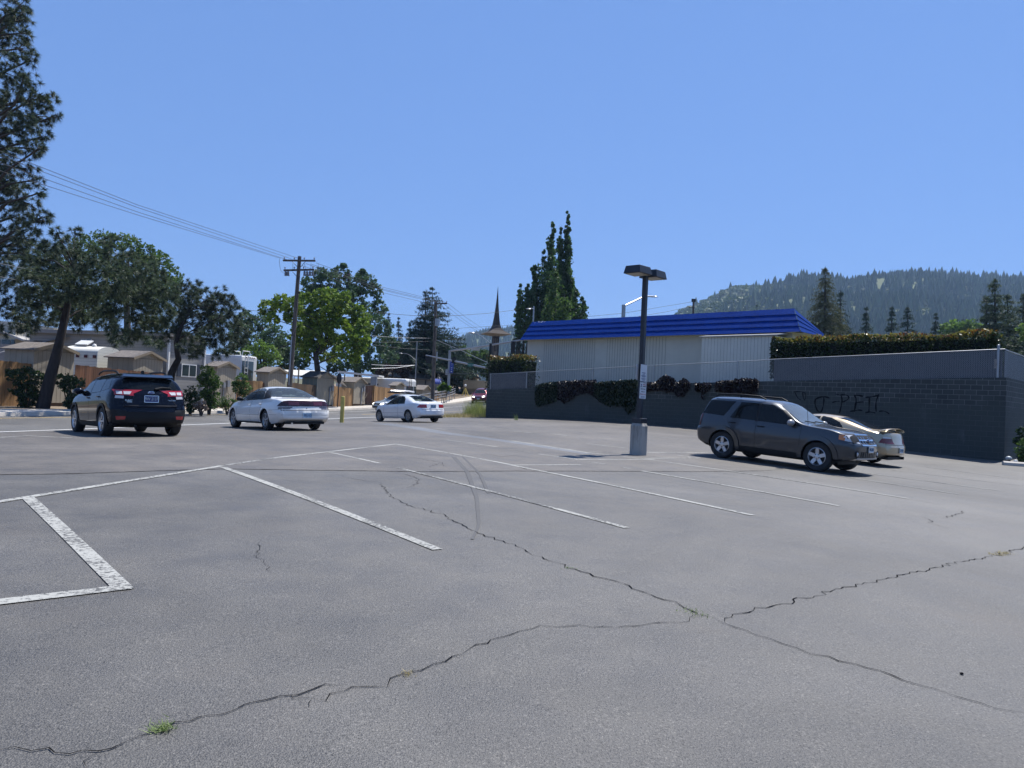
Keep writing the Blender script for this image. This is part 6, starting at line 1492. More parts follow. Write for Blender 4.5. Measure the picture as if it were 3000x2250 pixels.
def pole1x(root, f2, d):
    for xa, ya, xb, yb in ((856, 766, 872, 783), (895, 766, 880, 783), (857, 796, 870, 811)):
        mb = MB(); mb.tube([tuple(at(xa, ya, d - .12) - f2), tuple(at(xb, yb, d - .12) - f2)], .02, M['iron'], 5); mb.build('brace', root)
    for xs in ((837, 844), (892, 900), (908, 916)):
        mb = MB()
        for x in xs: a = at(x, 794, d - .2) - f2; b = at(x, 808, d - .2) - f2; mb.tube([tuple(a), tuple(a.lerp(b, .15)), tuple(a.lerp(b, .16)), tuple(b)], [.05, .05, .085, .085], M['cer'], 8)
        a = at(xs[0] - 4, 806, d - .2) - f2; b = at(xs[1] + 4, 808, d - .2) - f2; mb.tube([tuple(a), tuple(b)], .025, M['iron'], 6); mb.build('cutout_fuse', root)
    for pts in (((819, 758), (819, 775), (822, 792), (834, 803)), ((858, 772), (858, 788)), ((892, 772), (896, 790), (897, 800)), ((911, 772), (911, 790)), ((933, 774), (932, 790), (925, 805), (916, 806))):
        mb = MB(); mb.tube([tuple(at(x, y, d - .25) - f2) for x, y in pts], .012, M['cable_pale'] if pts[0][0] > 930 else M['cable'], 5); mb.build('jumper_wire', root)
    mb = MB(); mb.tube([tuple(at(855, 985, d - .2) - f2), tuple(at(846, 1128, d - .25) - f2)], .04, M['cable_pale'], 8); mb.build('conduit', root)
    mb = MB(); mb.box(tuple(at(877, 858, d - .2) - f2), (.16, .12, .12), M['iron']); mb.build('bracket', root)
polebuild('tall wooden utility pole with two crossarms leaning beside the bright green tree', (878, 751), (849, 1128), 55, .19, .13, (((829, 763), (924, 764)), ((831, 792), (920, 790))), pole1x)
def pole2x(root, f2, d):
    a = at(1282, 934, d - .3) - f2; b = at(1281, 955, d - .3) - f2; mb = MB(); mb.tube([tuple(a), tuple(b)], .23, M['galv'], 12); mb.build('transformer', root)
    mb = MB(); mb.box(tuple(at(1280, 1044, d - .2) - f2), (.1, .1, .9), M['galv']); mb.build('conduit', root)
polebuild('wooden utility pole with a grey transformer can in front of the spreading conifer', (1277, 884), (1267, 1172), 74, .20, .14, (((1272, 890), (1310, 889)),), pole2x)
def wire(name, pts, r, label, mat='cable', group='power lines across the street'):
    P = [at(*p) for p in pts]; q = []
    for a, b in zip(P, P[1:]):
        n = 14
        for i in range(n): q.append(a.lerp(b, i / n))
    q.append(P[-1])
    if len(P) == 2:
        L = (P[1] - P[0]).length; 
        for i, v in enumerate(q): t = i / (len(q) - 1); q[i] = v - Vector((0, 0, L * .012 * 4 * t * (1 - t)))
    mb = MB(); mb.tube(q, r, M[mat], 5, cap=False); o = mb.build(name); return tag(o, label, 'power line', group)
WL = 'thin dark overhead wire strung from the tall crossarm pole to beyond the left trees'
for y0, x1, y1 in ((442.6, 872, 756), (455.7, 853, 758), (477, 848, 763), (500.5, 822, 757)): wire('power_line', [(-260, y0 - 130, 23.5), (0, y0, 29.7), (400, y0 + (y1 - y0) * .50, 38.5), (x1, y1, 54.9)], .012, WL)
WM = 'thin dark overhead wire running between the two wooden utility poles'
for x0, y0, x1, y1 in ((926, 770, 1309, 887), (913, 774, 1298, 888), (896, 772, 1286, 889), (885, 778, 1274, 893)): wire('power_line', [(x0, y0, 54.9), ((x0 + x1) / 2, (y0 + y1) / 2 + 12, 63), (x1, y1, 73.8)], .014, WM)
WR = 'thin overhead wire dropping from the transformer pole towards the church spire'
for x0, y0, x1, y1 in ((1311, 888, 1428, 972), (1300, 890, 1405, 968), (1286, 891, 1420, 985)): wire('power_line', [(x0, y0, 73.8), ((x0 + x1) / 2, (y0 + y1) / 2 + 3, 90), (x1, y1, 108)], .014, WR)
wire('power_line', [(690, 906, 70), (860, 920, 71), (1080, 914, 72), (1215, 925, 73), (1330, 925, 74), (1430, 918, 76), (1512, 908, 80)], .02, 'single black cable crossing level above the street in front of the spreading conifer')
wire('power_line', [(660, 927, 66), (860, 940, 68), (950, 948, 70)], .02, 'black cable behind the bright green tree beside the tall crossarm pole')
wire('power_line', [(1340, 962, 80), (1420, 957, 81), (1502, 952, 82)], .016, 'short cable between the spire and the poplars, the higher of the two'); wire('power_line', [(1335, 976, 80), (1420, 975, 81), (1500, 971, 82)], .014, 'short cable between the spire and the poplars, the lower of the two')
for i, (y0, y1, lb) in enumerate(((984, 991, 'pale cable in front of the dark conifers, the topmost one'), (1002, 1000, 'cable in front of the dark conifers just under the topmost pale one'), (1010, 1026, 'cable sloping down in front of the dark conifers'))): wire('power_line', [(1090, y0, 66), (1170, (y0 + y1) / 2 + 2, 69), (1262, y1, 73)], .016, lb, 'cable_pale' if i == 0 else 'cable')
wire('power_line', [(1278, 996, 74), (1350, 1026, 70), (1434, 1065, 62)], .022, 'pale service cable running down from the transformer pole to the hedge end', 'cable_pale')
wire('power_line', [(1088, 1068, 82), (1215, 1070, 88)], .03, 'sunlit white cable above the motorhome, the upper one', 'cable_pale'); wire('power_line', [(1088, 1080, 82), (1160, 1078, 85), (1215, 1070, 88)], .03, 'sunlit white cable above the motorhome, the lower one', 'cable_pale')
wire('power_line', [(1222, 1074, 88), (1262, 1086, 80), (1310, 1094, 76), (1440, 1095, 66)], .016, 'dark cable passing under the green street sign')
wire('power_line', [(-60, 762, 30), (0, 772, 31), (125, 798, 34)], .014, 'pale wire against the tall pine, the upper one', 'cable_pale'); wire('power_line', [(-60, 803, 30), (0, 811, 31), (110, 832, 34)], .014, 'pale wire against the tall pine, the lower one', 'cable_pale')
wire('power_line', [(1715, 928, 95), (1830, 917, 96), (2030, 884, 97)], .022, 'thin cable above the blue roof, the upper of the pair'); wire('power_line', [(1870, 927, 95), (1950, 914, 96), (2022, 898, 97)], .022, 'thin cable above the blue roof, the lower of the pair')

# ------------------------------------------------------------------ traffic signals and street lamps
M['steel'] = plain('galvanised pole', (.30, .31, .33), .4, .7, var=.08); M['sig_black'] = plain('signal back plate', (.010, .010, .011), .7, var=0); M['green_sign'] = plain('green street sign', (.008, .13, .085), .5, var=.05); M['banner'] = plain('blue banner', (.03, .06, .28), .7, var=.1)
def tubes(name, root, org, pts, r, mat):
    mb = MB(); mb.tube([tuple(at(*p) - org) for p in pts], r, mat, 8); return mb.build(name, root)
def head(root, org, px, py, d, w_=.42, h=1.15):
    c = at(px, py, d) - org; mb = MB(); mb.box(tuple(c), (w_, .06, h), M['sig_black']); mb.box(tuple(c + Vector((0, .16, 0))), (w_ * .65, .26, h * .8), M['sig_black']); return mb.build('signal_head', root)
f = at(1313, 1150, 84); f = Vector((f.x, f.y, float(hgt(f.x, f.y)))); r1 = empty('traffic_signal', f, 0, 'grey traffic signal pole with a blue banner and a mast arm reaching over the road', 'traffic signal')
tubes('pole', r1, f, [(1313, 1155, 84), (1318, 1026, 84)], [.17, .14], M['steel']); tubes('mast_arm', r1, f, [(1320, 1028, 84), (1400, 1017, 80), (1500, 1001, 75), (1530, 996, 73.5)], [.11, .10, .085, .07], M['steel'])
head(r1, f, 1503, 1017, 74.6); 
mb = MB(); c = at(1393, 1024, 80) - f; mb.box(tuple(c), (.95, .03, .22), M['sign_pale']); mb.build('name_sign', r1)
mb = MB(); c0, c1 = at(1321, 1056, 83.7) - f, at(1318, 1093, 83.7) - f; w_ = .34; mb.poly([c0 + Vector((-.05, 0, 0)), c0 + Vector((w_, -.05, 0)), c1 + Vector((w_, -.05, 0)), c1 + Vector((-.05, 0, 0))], M['banner']); bn = mb.build('banner', r1)
mb = MB()
for k, (u, s_) in enumerate(((.12, .5), (.27, .7), (.42, .4), (.58, .8), (.72, .6), (.88, 1.0))): q = c0.lerp(c1, u); mb.box((q.x + .15, q.y - .06, q.z), (.14 * s_, .01, .08 * s_), M['sign_white'])
mb.build('banner_lettering', bn)
mb = MB(); mb.box(tuple(at(1309, 1090, 83.6) - f), (.28, .25, .6), M['steel']); mb.build('control_box', r1)
f = at(1431, 1150, 62); f = Vector((f.x, f.y, float(hgt(f.x, f.y)))); r2 = empty('traffic_signal', f, 0, 'traffic signal whose pale mast arm carries a green street sign beside the block wall end', 'traffic signal')
tubes('pole', r2, f, [(1431, 1160, 62), (1438, 1006, 62)], [.14, .11], M['trim']); tubes('mast_arm', r2, f, [(1434, 1080, 62), (1340, 1060, 65), (1248, 1041, 68)], [.09, .08, .06], M['steel'])
head(r2, f, 1256, 1054, 67.6, .55, .62); head(r2, f, 1330, 1056, 65.2, .36, .50)
c = at(1378.5, 1069, 63.4) - f; mb = MB(); mb.box(tuple(c), (.50, .03, .28), M['green_sign']); gs = mb.build('street_name_sign', r2)
text_mesh('lettering', 'Main St', .15, M['sign_white'], gs, Matrix.Translation(c + Vector((0, -.02, 0))) @ Matrix.Rotation(R(90), 4, 'X'), .42)
tubes('lamp_arm', r2, f, [(1437, 1006, 62), (1415, 988, 63), (1398, 978, 63.6), (1382, 975, 64.2)], .03, M['steel']); mb = MB(); mb.ball(tuple(at(1381, 975, 64.3) - f), .3, M['steel'], 10, 6, (1, .5, .25)); mb.build('lamp_head', r2)
for nm, (tx, ty, bx, by), arm, d, lb in (('street_lamp', (1222, 1000, 1218, 1090), ((1219, 1056, 0), (1200, 1040, .5), (1190, 1036, .8), (1174, 1035, 1.2)), 92, 'slim street lamp with a curved arm in front of the dark conifers'),
        ('street_lamp', (1564, 897, 1563, 960), ((1564, 905, 0), (1556, 903, -1), (1548, 905, -1.5)), 70, 'slim lamp pole rising before the poplars behind the blue roof'), ('street_lamp', (1668, 918, 1667, 960), ((1668, 924, 0), (1664, 921, 0)), 90, 'short lamp pole top showing at the right foot of the poplars'),
        ('street_lamp', (1827.5, 893, 1826, 960), ((1828, 897, 0), (1880, 872, 2), (1898, 868, 3), (1918, 869, 4)), 78, 'thick grey street lamp pole with a long arm above the blue roof')):
    f = at(bx, by, d); z = 2.0 if bx > 1500 else float(hgt(f.x, f.y)); rt = empty(nm, (f.x, f.y, z), 0, lb, 'street lamp'); og = Vector((f.x, f.y, z)); thick = .20 if bx == 1826 else .07
    mb = MB(); t_ = at(tx, ty, d) - og; mb.tube([(0, 0, 0), tuple(t_)], thick, M['steel'], 10); mb.build('pole', rt); mb = MB(); mb.tube([tuple(at(x, y, d + k) - og) for x, y, k in arm], thick * .45, M['steel'], 6); mb.build('lamp_arm', rt)
    e = at(arm[-1][0], arm[-1][1], d + arm[-1][2]) - og; mb = MB(); mb.ball(tuple(e), .35 if thick > .1 else .25, M['steel'], 10, 6, (1, .6, .25)); mb.build('lamp_head', rt)
f = at(2033, 960, 97); mb = MB(); t_ = at(2032, 878, 97); mb.tube([(f.x, f.y, 2), tuple(t_)], .13, M['wood'], 8); mb.box(tuple(t_ + Vector((0, 0, -.1))), (.5, .2, .4), M['iron']); mb.tube([tuple(t_ + Vector((-.6, 0, -1))), tuple(t_ + Vector((.2, 0, -1)))], .05, M['iron'], 6); tag(mb.build('utility_pole'), 'dark pole top with its wires showing above the blue roof', 'utility pole')
# railing along the far pavement
rl = at(1230, 1168, 72); rl = Vector((rl.x, rl.y, float(hgt(rl.x, rl.y)))); rr = empty('railing', rl, 0, 'galvanised three-rail handrail curving along the far pavement', 'railing')
rt_ = [(1228, 1157, 71), (1251, 1153.5, 74), (1284, 1148.5, 79), (1309, 1145, 84), (1322, 1142.5, 88), (1334, 1138, 93)]
for k in range(3):
    mb = MB(); mb.tube([tuple(at(x, y + k * (9.2 - i * .55), d) - rl) for i, (x, y, d) in enumerate(rt_)], .035, M['steel'], 6); mb.build('rail', rr)
for i in np.linspace(0, 4.9, 9):
    k = int(i); f_ = i - k; a, b = rt_[k], rt_[k + 1]; x, y, d = (a[j] + (b[j] - a[j]) * f_ for j in range(3)); q = at(x, y, d); mb = MB(); mb.tube([tuple(q - rl), (q.x - rl.x, q.y - rl.y, float(hgt(q.x, q.y)) - rl.z - .1)], .035, M['steel'], 6); mb.build('post', rr)
# ------------------------------------------------------------------ church spire and church
M['shake'] = plain('dark brown shakes', (.040, .030, .026), .85, var=.35, scale=4, bumps=.4, bscale=10); M['tan'] = plain('tan stucco', (.30, .26, .19), .85, var=.08); M['maroon'] = plain('maroon panel', (.085, .015, .02), .7, var=.15); M['soffit'] = plain('weathered pale soffit', (.20, .165, .13), .9, var=.35, scale=3)
d = 112; b = at(1447, 1100, d); zb = float(hgt(b.x, b.y)); og = Vector((b.x, b.y, zb)); sp = empty('church_spire', og, 0, 'dark brown church spire with a flaring needle roof on a square tower', 'spire')
k = d / F_PX * .30136
def zy(y): return at(1448, 800 + y * .30136, d).z - zb
mb = MB()
def sq(hw, z, tw=R(20)): return [(hw * 1.30 * math.cos(tw + a), hw * 1.30 * math.sin(tw + a), z) for a in (R(45), R(135), R(225), R(315))]
prof = [(595, 133), (580, 100), (560, 66), (535, 45), (505, 34), (470, 28), (400, 20), (300, 11), (200, 4.5), (130, .6)]
rings = [sq(hw * k, zy(y)) for y, hw in prof]
for q0, q1 in zip(rings, rings[1:]):
    for i in range(4): mb.poly([q0[i], q0[(i + 1) % 4], q1[(i + 1) % 4], q1[i]], M['shake'])
mb.build('needle_roof', sp); mb = MB(); mb.poly(rings[0], M['soffit']); q = sq(30 * k, zy(615)); 
for i in range(4): mb.poly([rings[0][i], rings[0][(i + 1) % 4], q[(i + 1) % 4], q[i]], M['soffit'])
mb.build('soffit', sp); mb = MB(); a_, c_ = sq(30 * k, zy(612)), sq(31 * k, 0)
for i in range(4): mb.poly([a_[i], a_[(i + 1) % 4], c_[(i + 1) % 4], c_[i]], M['shake'])
mb.build('tower', sp)
for dx in (-.22, .02, .25):
    mb = MB(); mb.box((dx, -.86 + .25 * abs(dx), zy(720)), (.07, .05, 2.6), M['soffit']); mb.build('tower_slit', sp)
mb = MB(); mb.box((.05, -.95, zy(795)), (.30, .06, .9), M['soffit']); mb.build('tower_panel', sp)
def quadbox(name, label, px0, px1, py0, py1, d, depth, mat, cat, rz=0.0, zfloor=None):
    a, b = at(px0, py1, d), at(px1, py0, d); w_, h = b.x - a.x, b.z - a.z; og = Vector(((a.x + b.x) / 2, d, a.z)); rt = empty(name, og, 0, label, cat); mb = MB(); mb.box((0, depth / 2, h / 2), (w_, depth, h), mat); mb.build('wall', rt); return rt, w_, h, og
rt, w_, h, og = quadbox('church_building', 'tan church building with stepped brown shake roofs and a maroon panel', 1361, 1394, 1092, 1156, 108, 10, M['tan'], 'church')
mb = MB(); mb.poly([at(1365, 1104, 107.8) - og, at(1385, 1104, 107.8) - og, at(1385, 1116, 107.8) - og, at(1365, 1116, 107.8) - og], M['maroon']); mb.build('panel', rt)
for pts in (((1350, 1074), (1362, 1075), (1405, 1106), (1398, 1108)), ((1346, 1082), (1378, 1095), (1372, 1098), (1346, 1088)), ((1352, 1092), (1384, 1102), (1378, 1104), (1356, 1098))):
    mb = MB(); mb.prism([at(x, y, 106.5) - og for x, y in pts], (0, 8, 0), M['shake']); mb.build('roof', rt)
rt, w_, h, og = quadbox('garden_wall', 'low tan stucco wall in front of the church behind the red SUV', 1356, 1430, 1116, 1160, 103, 6, M['tan'], 'wall')
mb = MB(); mb.box((0, -.3, h * .72), (w_, .6, h * .5), M['tan']); mb.build('ledge', rt)
f = at(1363, 1160, 96); sw = empty('yellow_tripod', f, 0, 'yellow tripod stand with a white globe on the verge by the church', 'tripod')
tp_ = at(1363, 1136, 96) - f
for dx, dy in ((-.42, 0), (.42, 0), (0, .5)):
    mb = MB(); mb.tube([(dx, dy, 0), tuple(tp_)], .05, M['yellow'], 6); mb.build('leg', sw)
mb = MB(); mb.ball(tuple(tp_ + Vector((0, 0, .3))), .16, M['sign_white'], 10, 8); mb.tube([tuple(tp_), tuple(tp_ + Vector((0, 0, .2)))], .05, M['iron'], 6); mb.build('globe', sw)
# ------------------------------------------------------------------ sheds, fences and homes across the street
M['shedwall'] = plain('tan plywood siding', (0.30, 0.265, 0.205), .8, var=.09, scale=2); M['shedroof'] = plain('brown grey shingle', (0.16, 0.14, 0.125), .9, var=.3, scale=7, bumps=.3); M['trimtan'] = plain('brown tan trim', (.20, .165, .12), .8, var=.1)
def boards(name, col, per=.14):
    m, nt, b = newmat(name); tc = nt.nodes.new('ShaderNodeTexCoord'); sx = nt.nodes.new('ShaderNodeSeparateXYZ'); nt.links.new(tc.outputs['Object'], sx.inputs[0])
    g = nt.nodes.new('ShaderNodeNewGeometry'); f = noise(nt, 1.0, 5, .65, vec=scaled(nt, 12, 12, 1.2)); v = mathn(nt, 'ADD', mathn(nt, 'MULTIPLY', f, .5), mathn(nt, 'MULTIPLY', g.outputs['Random Per Island'], .5))
    r_ = ramp(nt, [(.25, [c * .62 for c in col]), (.75, [c * 1.35 for c in col])]); nt.links.new(v, r_.inputs[0]); nt.links.new(r_.outputs[0], b.inputs['Base Color']); b.inputs['Roughness'].default_value = .85; return m
M['fence'] = boards('cedar fence boards', (.27, .155, .065)); M['fence_red'] = boards('reddish fence boards', (.13, .060, .032)); M['fence_dark'] = boards('dark fence boards', (.10, .062, .035))
RA, RB = Vector((-22.2, 36.2)), Vector((-13.7, 68.0)); RD = (RB - RA).normalized(); RNL = Vector((-RD.y, RD.x))      # the row of sheds; RNL points to the left, away from the road
RRZ = math.atan2(RD.y, RD.x)
def rowpt(px, py=1120, off=0.0):
    v = ray(px, py).to_2d(); p0 = RA + RNL * off; t = p0.dot(RNL) / v.dot(RNL); q = v * t; return q
def rowat(px, py, off=0.0):
    q = rowpt(px, py, off); return at(px, py, q.y)
def rl2(p, org): d = p.to_2d() - org.to_2d(); return Vector((d.dot(RD), d.dot(RNL), p.z - org.z))
def shed(label, cx, ey, fx, peak, sx_, off=0.0, base=None, roofmat=None, side=None, vents=0):
    """cx, ey: near corner of the gable wall at the eave; fx: far corner; peak (x, y); sx_: left end of the side wall."""
    c = rowat(cx, ey, off); z0 = float(hgt(*c.to_2d())) + .15; org = Vector((c.x, c.y, z0)); far_ = rl2(rowat(fx, ey, off), org); W = far_.x
    ez = c.z - z0; pk = rowat(peak[0], peak[1], off); rz_ = pk.z - z0
    lo, hi = .5, 9
    for _ in range(30):
        m_ = (lo + hi) / 2; q = org.to_2d() + RNL * m_; u = px_of(Vector((q.x, q.y, c.z)))[0]
        if u < sx_: hi = m_
        else: lo = m_
    D = min(lo, 4.2); rt = empty('shed', org, RRZ, label, 'shed', 'garden sheds along the street fence'); wm = M['shedwall']; base_z = .18
    mb = MB(); mb.poly([(0, 0, base_z), (W, 0, base_z), (W, 0, ez), (W / 2, 0, rz_), (0, 0, ez)], wm); mb.poly([(0, D, base_z), (W, D, base_z), (W, D, ez), (W / 2, D, rz_), (0, D, ez)], wm)
    mb.poly([(0, 0, base_z), (0, D, base_z), (0, D, ez), (0, 0, ez)], side or wm); mb.poly([(W, 0, base_z), (W, D, base_z), (W, D, ez), (W, 0, ez)], wm); mb.build('wall', rt)
    mb = MB(); n = max(4, int(W / .22))
    for i in range(1, n): x = W * i / n; h = ez + (rz_ - ez) * (1 - abs(2 * i / n - 1)) - .08; mb.box((x, -.003, (base_z + h) / 2), (.016, .006, h - base_z), M['trimtan'])
    for i in range(1, int(D / .3)): mb.box((-.003, D * i / int(D / .3), (base_z + ez) / 2), (.006, .016, ez - base_z - .05), M['trimtan'])
    mb.box((W / 2, -.008, ez), (W - .06, .012, .05), M['trimtan']); mb.build('siding_groove', rt)
    mb = MB(); o = .16; th = .07; sl = (rz_ - ez) / (W / 2)
    for s_ in (0, 1):
        e = (-o, ez - o * sl) if s_ == 0 else (W + o, ez - o * sl)
        mb.prism([(e[0], -.14, e[1] + .01), (W / 2, -.14, rz_ + .01), (W / 2, -.14, rz_ + th), (e[0], -.14, e[1] + th)], (0, D + .28, 0), roofmat or M['shedroof'])
    ro = mb.build('roof', rt)
    mb = MB()
    for s_ in (0, 1):
        e = (-o, ez - o * sl) if s_ == 0 else (W + o, ez - o * sl); mb.prism([(e[0], -.15, e[1] - .07), (W / 2, -.15, rz_ - .07), (W / 2, -.15, rz_ + th + .01), (e[0], -.15, e[1] + th + .01)], (0, -.025, 0), M['trimtan'])
    mb.build('fascia', ro)
    mb = MB(); mb.box((W / 2, D / 2, base_z / 2), (W - .1, D - .1, base_z), M['fence_dark']); mb.build('skirt', rt)
    if vents:
        mb = MB(); mb.box((W * vents, -.08, 1.55), (.28, .14, .42), M['sign_back']); mb.build('meter_box', rt); mb = MB(); mb.box((W * vents - .4, -.07, 1.45), (.22, .12, .34), M['sign_back']); mb.build('meter_box', rt)
        mb = MB(); mb.tube([(W * vents - .05, -.06, 1.3), (W * vents, -.09, .95), (W * vents + .35, -.09, .75), (W * vents + .75, -.06, 1.15)], .018, M['red_lens'] if 0 else M['trimtan'], 5); mb.tube([(W * vents - .4, -.05, 1.3), (W * vents - .4, -.05, .1)], .04, M['sign_back'], 6); mb.build('conduit', rt)
    return rt
shed('large tan shed behind the leaning pine trunk', 100.4, 1024, 219, (161, 1008), 14, 0)
shed('tan shed showing above the roof of the near-black car', 392, 1048, 478, (440, 1032.5), 316, .3)
shed('tan shed with grey meter boxes beside the tall clipped bush', 635, 1074, 693.5, (662, 1061.5), 603, .2, vents=.55)
shed('tan shed left of the leaning utility pole above the white saloon', 787, 1090.5, 839, (816, 1078.5), 753, .2)
shed('tan shed behind the maple trunk with a meter box on its end wall', 930, 1106, 980, (954, 1090.6), 886, 0, side=plain('teal grey side wall', (.09, .115, .11), .8, var=.1), roofmat=plain('black roll roofing', (.03, .03, .032), .7, var=.3, scale=5), vents=.86)
shed('narrow tan shed standing between two runs of cedar fence', 1038, 1119.6, 1071, (1056.6, 1107), 1001, 0, vents=.82)
shed('small tan shed in front of the motorhome rear', 1158.6, 1130, 1184.5, (1171, 1121), 1143, .5)
shed('small tan shed right of the motorhome by the handrail', 1238, 1142, 1261.5, (1251, 1130.5), 1214, .5)
shed('pale shed half hidden behind the transformer pole', 1284, 1151, 1308, (1296, 1136), 1272, 1.5)
def fence(label, pts, off=0.0, mat='fence', h=None, base=None, name='wooden_fence'):
    """pts: (px, top py) along the row line."""
    P = [rowat(x, y, off) for x, y in pts]; org = Vector((P[0].x, P[0].y, float(hgt(*P[0].to_2d())) + .15)); rt = empty(name, org, RRZ, label, 'fence', 'wooden fences across the street'); mb = MB(); r_ = random.Random(int(pts[0][0]))
    for a, b in zip(P, P[1:]):
        a, b = rl2(a, org), rl2(b, org); L = b.x - a.x; n = max(2, int(L / .145))
        for i in range(n):
            t = (i + .5) / n; x = a.x + L * t; z = a.z + (b.z - a.z) * t + r_.uniform(-.02, .03); mb.box((x, r_.uniform(-.004, .004), z / 2 - .04), (L / n - .008, .018, z + .08), M[mat])
    mb.build('plank', rt, fix=False); mb = MB(); a, b = rl2(P[0], org), rl2(P[-1], org)
    for k in (.25, .8): mb.box(((a.x + b.x) / 2, .04, min(a.z, b.z) * k), (b.x - a.x, .05, .09), M[mat])
    mb.build('rail', rt); return rt
fence('cedar fence left of the large tan shed', [(-60, 1049), (0, 1055.5), (97, 1066)], .1)
fence('reddish brown fence between the large shed and the shed above the near-black car', [(221, 1068), (300, 1078), (386, 1086.5), (480, 1094)], .2, 'fence_red')
fence('short orange cedar fence above the saloon bonnet', [(694, 1112), (734, 1115.7), (770, 1117.5)], .3); fence('short reddish fence beside the shed left of the leaning pole', [(770, 1121), (788, 1122.5)], .5, 'fence_red')
fence('shaded dark fence behind the leaning utility pole', [(841, 1119), (860, 1122), (930, 1130)], .1, 'fence_dark')
fence('cedar fence below the bright white tarp', [(978, 1131), (1036.6, 1139)], .1); fence('tall cedar fence behind the front of the white coupe', [(1092, 1129.7), (1156, 1140), (1172, 1143)], .0)
fence('short cedar fence low behind the handrail', [(1274, 1160), (1286, 1162)], .4)
p = rowat(1071, 1129.2, 1.6); q = rowat(1091.8, 1129.7, 0); og = Vector((q.x, q.y, float(hgt(*q.to_2d())) + .12)); rt = empty('wooden_fence', og, 0, 'dark reddish return of the tall cedar fence beside the narrow shed', 'fence', 'wooden fences across the street'); mb = MB()
dv = p - q
for i in range(11):
    a = dv * (i / 11); b = dv * ((i + .93) / 11); h = q.z - og.z; mb.prism([(a.x, a.y, -.1), (b.x, b.y, -.1), (b.x, b.y, h), (a.x, a.y, h)], (0, .02, 0), M['fence_red'])
mb.build('plank', rt)
# white tarp, two notice plates, bird house pole
M['tarp'] = plain('white tarp', (.78, .80, .82), .5, var=.05)
mb = MB(); og = rowat(985, 1120, .8); P = [[rowat(962 + 22 * t + 33 * s, 1094 + 26 * t + 14 * s - 2 * math.sin(3 * s), .9 - .9 * s) - og for s in np.linspace(0, 1, 7)] for t in np.linspace(0, 1, 5)]
mb.grid(P, M['tarp']); o = mb.build('tarp', None, og, fix=False); tag(o, 'bright white tarp sloping off the end of the shed behind the maple', 'tarp')
for px, lb in ((1090.5, 'left of two grey notice plates on a post above the fence corner'), (1098.5, 'right of two grey notice plates on a post above the fence corner')):
    og = rowat(px, 1116, -.2); mb = MB(); mb.box((0, 0, 0), (.30, .02, .75), M['sign_back']); mb.build('plate', tag(empty('notice_plate', og, R(20), lb, 'sign'), group='notice plates on the fence corner post'))
og = rowat(1094.5, 1190, -.12); mb = MB(); t_ = rowat(1094.8, 1104, -.12) - og; mb.box((t_.x / 2, 0, t_.z / 2), (.09, .09, t_.z), M['fence_dark']); tag(mb.build('sign_post', None, og), 'dark square post carrying two grey notice plates', 'post')
og = rowat(989, 1191, -.9); og.z = float(hgt(og.x, og.y)); t_ = rowat(994, 1105, -.9) - og; bh = empty('basketball_post', og, 0, 'thin black post with a dark bundle on top beside the yellow bollard', 'post')
mb = MB(); mb.tube([(0, 0, 0), tuple(t_)], .045, M['iron'], 8); mb.build('pole', bh); mb = MB(); mb.ball(tuple(t_ + Vector((0, 0, -.1))), .42, M['iron'], 10, 7, (.5, .5, 1.1)); mb.build('bundle', bh)
for px, y0, y1, lb in ((1009, 1096, 1140, 'pale wooden pole standing behind the cedar fence, the taller of two'), (1029, 1114, 1140, 'pale wooden pole standing behind the cedar fence, the shorter of two'), (874.5, 1078, 1104, 'thin grey pole behind the roofs right of the leaning utility pole')):
    a, b = rowat(px, y1, 1), rowat(px + 1, y0, 1); mb = MB(); z = float(hgt(a.x, a.y)); mb.tube([(0, 0, 0), (b.x - a.x, b.y - a.y, b.z - z)], .06, M['trimtan'], 6); tag(mb.build('wooden_pole', None, (a.x, a.y, z)), lb, 'pole')

# homes: boxes with lapped siding
def lap(name, col, step=.14):
    m, nt, b = newmat(name); tc = nt.nodes.new('ShaderNodeTexCoord'); sx = nt.nodes.new('ShaderNodeSeparateXYZ'); nt.links.new(tc.outputs['Object'], sx.inputs[0]); f = mathn(nt, 'FRACT', mathn(nt, 'MULTIPLY', sx.outputs[2], 1 / step))
    r_ = ramp(nt, [(0.0, [c * .45 for c in col]), (.14, col), (1.0, [c * 1.05 for c in col])]); nt.links.new(f, r_.inputs[0]); nt.links.new(r_.outputs[0], b.inputs['Base Color']); b.inputs['Roughness'].default_value = .7; bump(nt, b, f, .5, .03); return m
M['lapgrey'] = lap('grey lap siding', (.235, .235, .23), .20); M['lapwhite'] = lap('white ribbed metal', (.72, .71, .64), .17); M['graywall'] = plain('plain grey wall', (.25, .24, .23), .8, var=.06); M['winglass'] = plain('window glass', (.035, .05, .055), .05, var=.2, scale=1.5, spec=.8); M['white'] = plain('white trim', (.66, .66, .64), .5, var=.05); M['shutter'] = plain('dark shutter', (.02, .03, .05), .6, var=.1); M['greyshingle'] = plain('grey shingle', (.21, .20, .195), .9, var=.25, scale=6, bumps=.3); M['dkshingle'] = plain('dark brown shingle', (.105, .092, .078), .9, var=.25, scale=4, bumps=.3)
def W3(px, py, d, og): return at(px, py, d) - og
d = 45.5; og = at(488, 1140, d); og.z = float(hgt(og.x, og.y)); hs = empty('mobile_home', og, RRZ, 'long grey two-level home with lap siding behind the sheds', 'house')
def hl(px, py, face):
    """hit on the left face (across) or the right face (along the road) of the grey home, local"""
    v = ray(px, py); o = Vector((0, 0, CAM_H)); n = RD if face == 'L' else RNL; t = (og.to_2d() - o.to_2d()).dot(n) / v.to_2d().dot(n); return rl2(o + v * t, og)
cz = hl(488, 985, 'R').z; xl = hl(200, 990, 'L').y; xr = hl(598, 1040, 'R').x
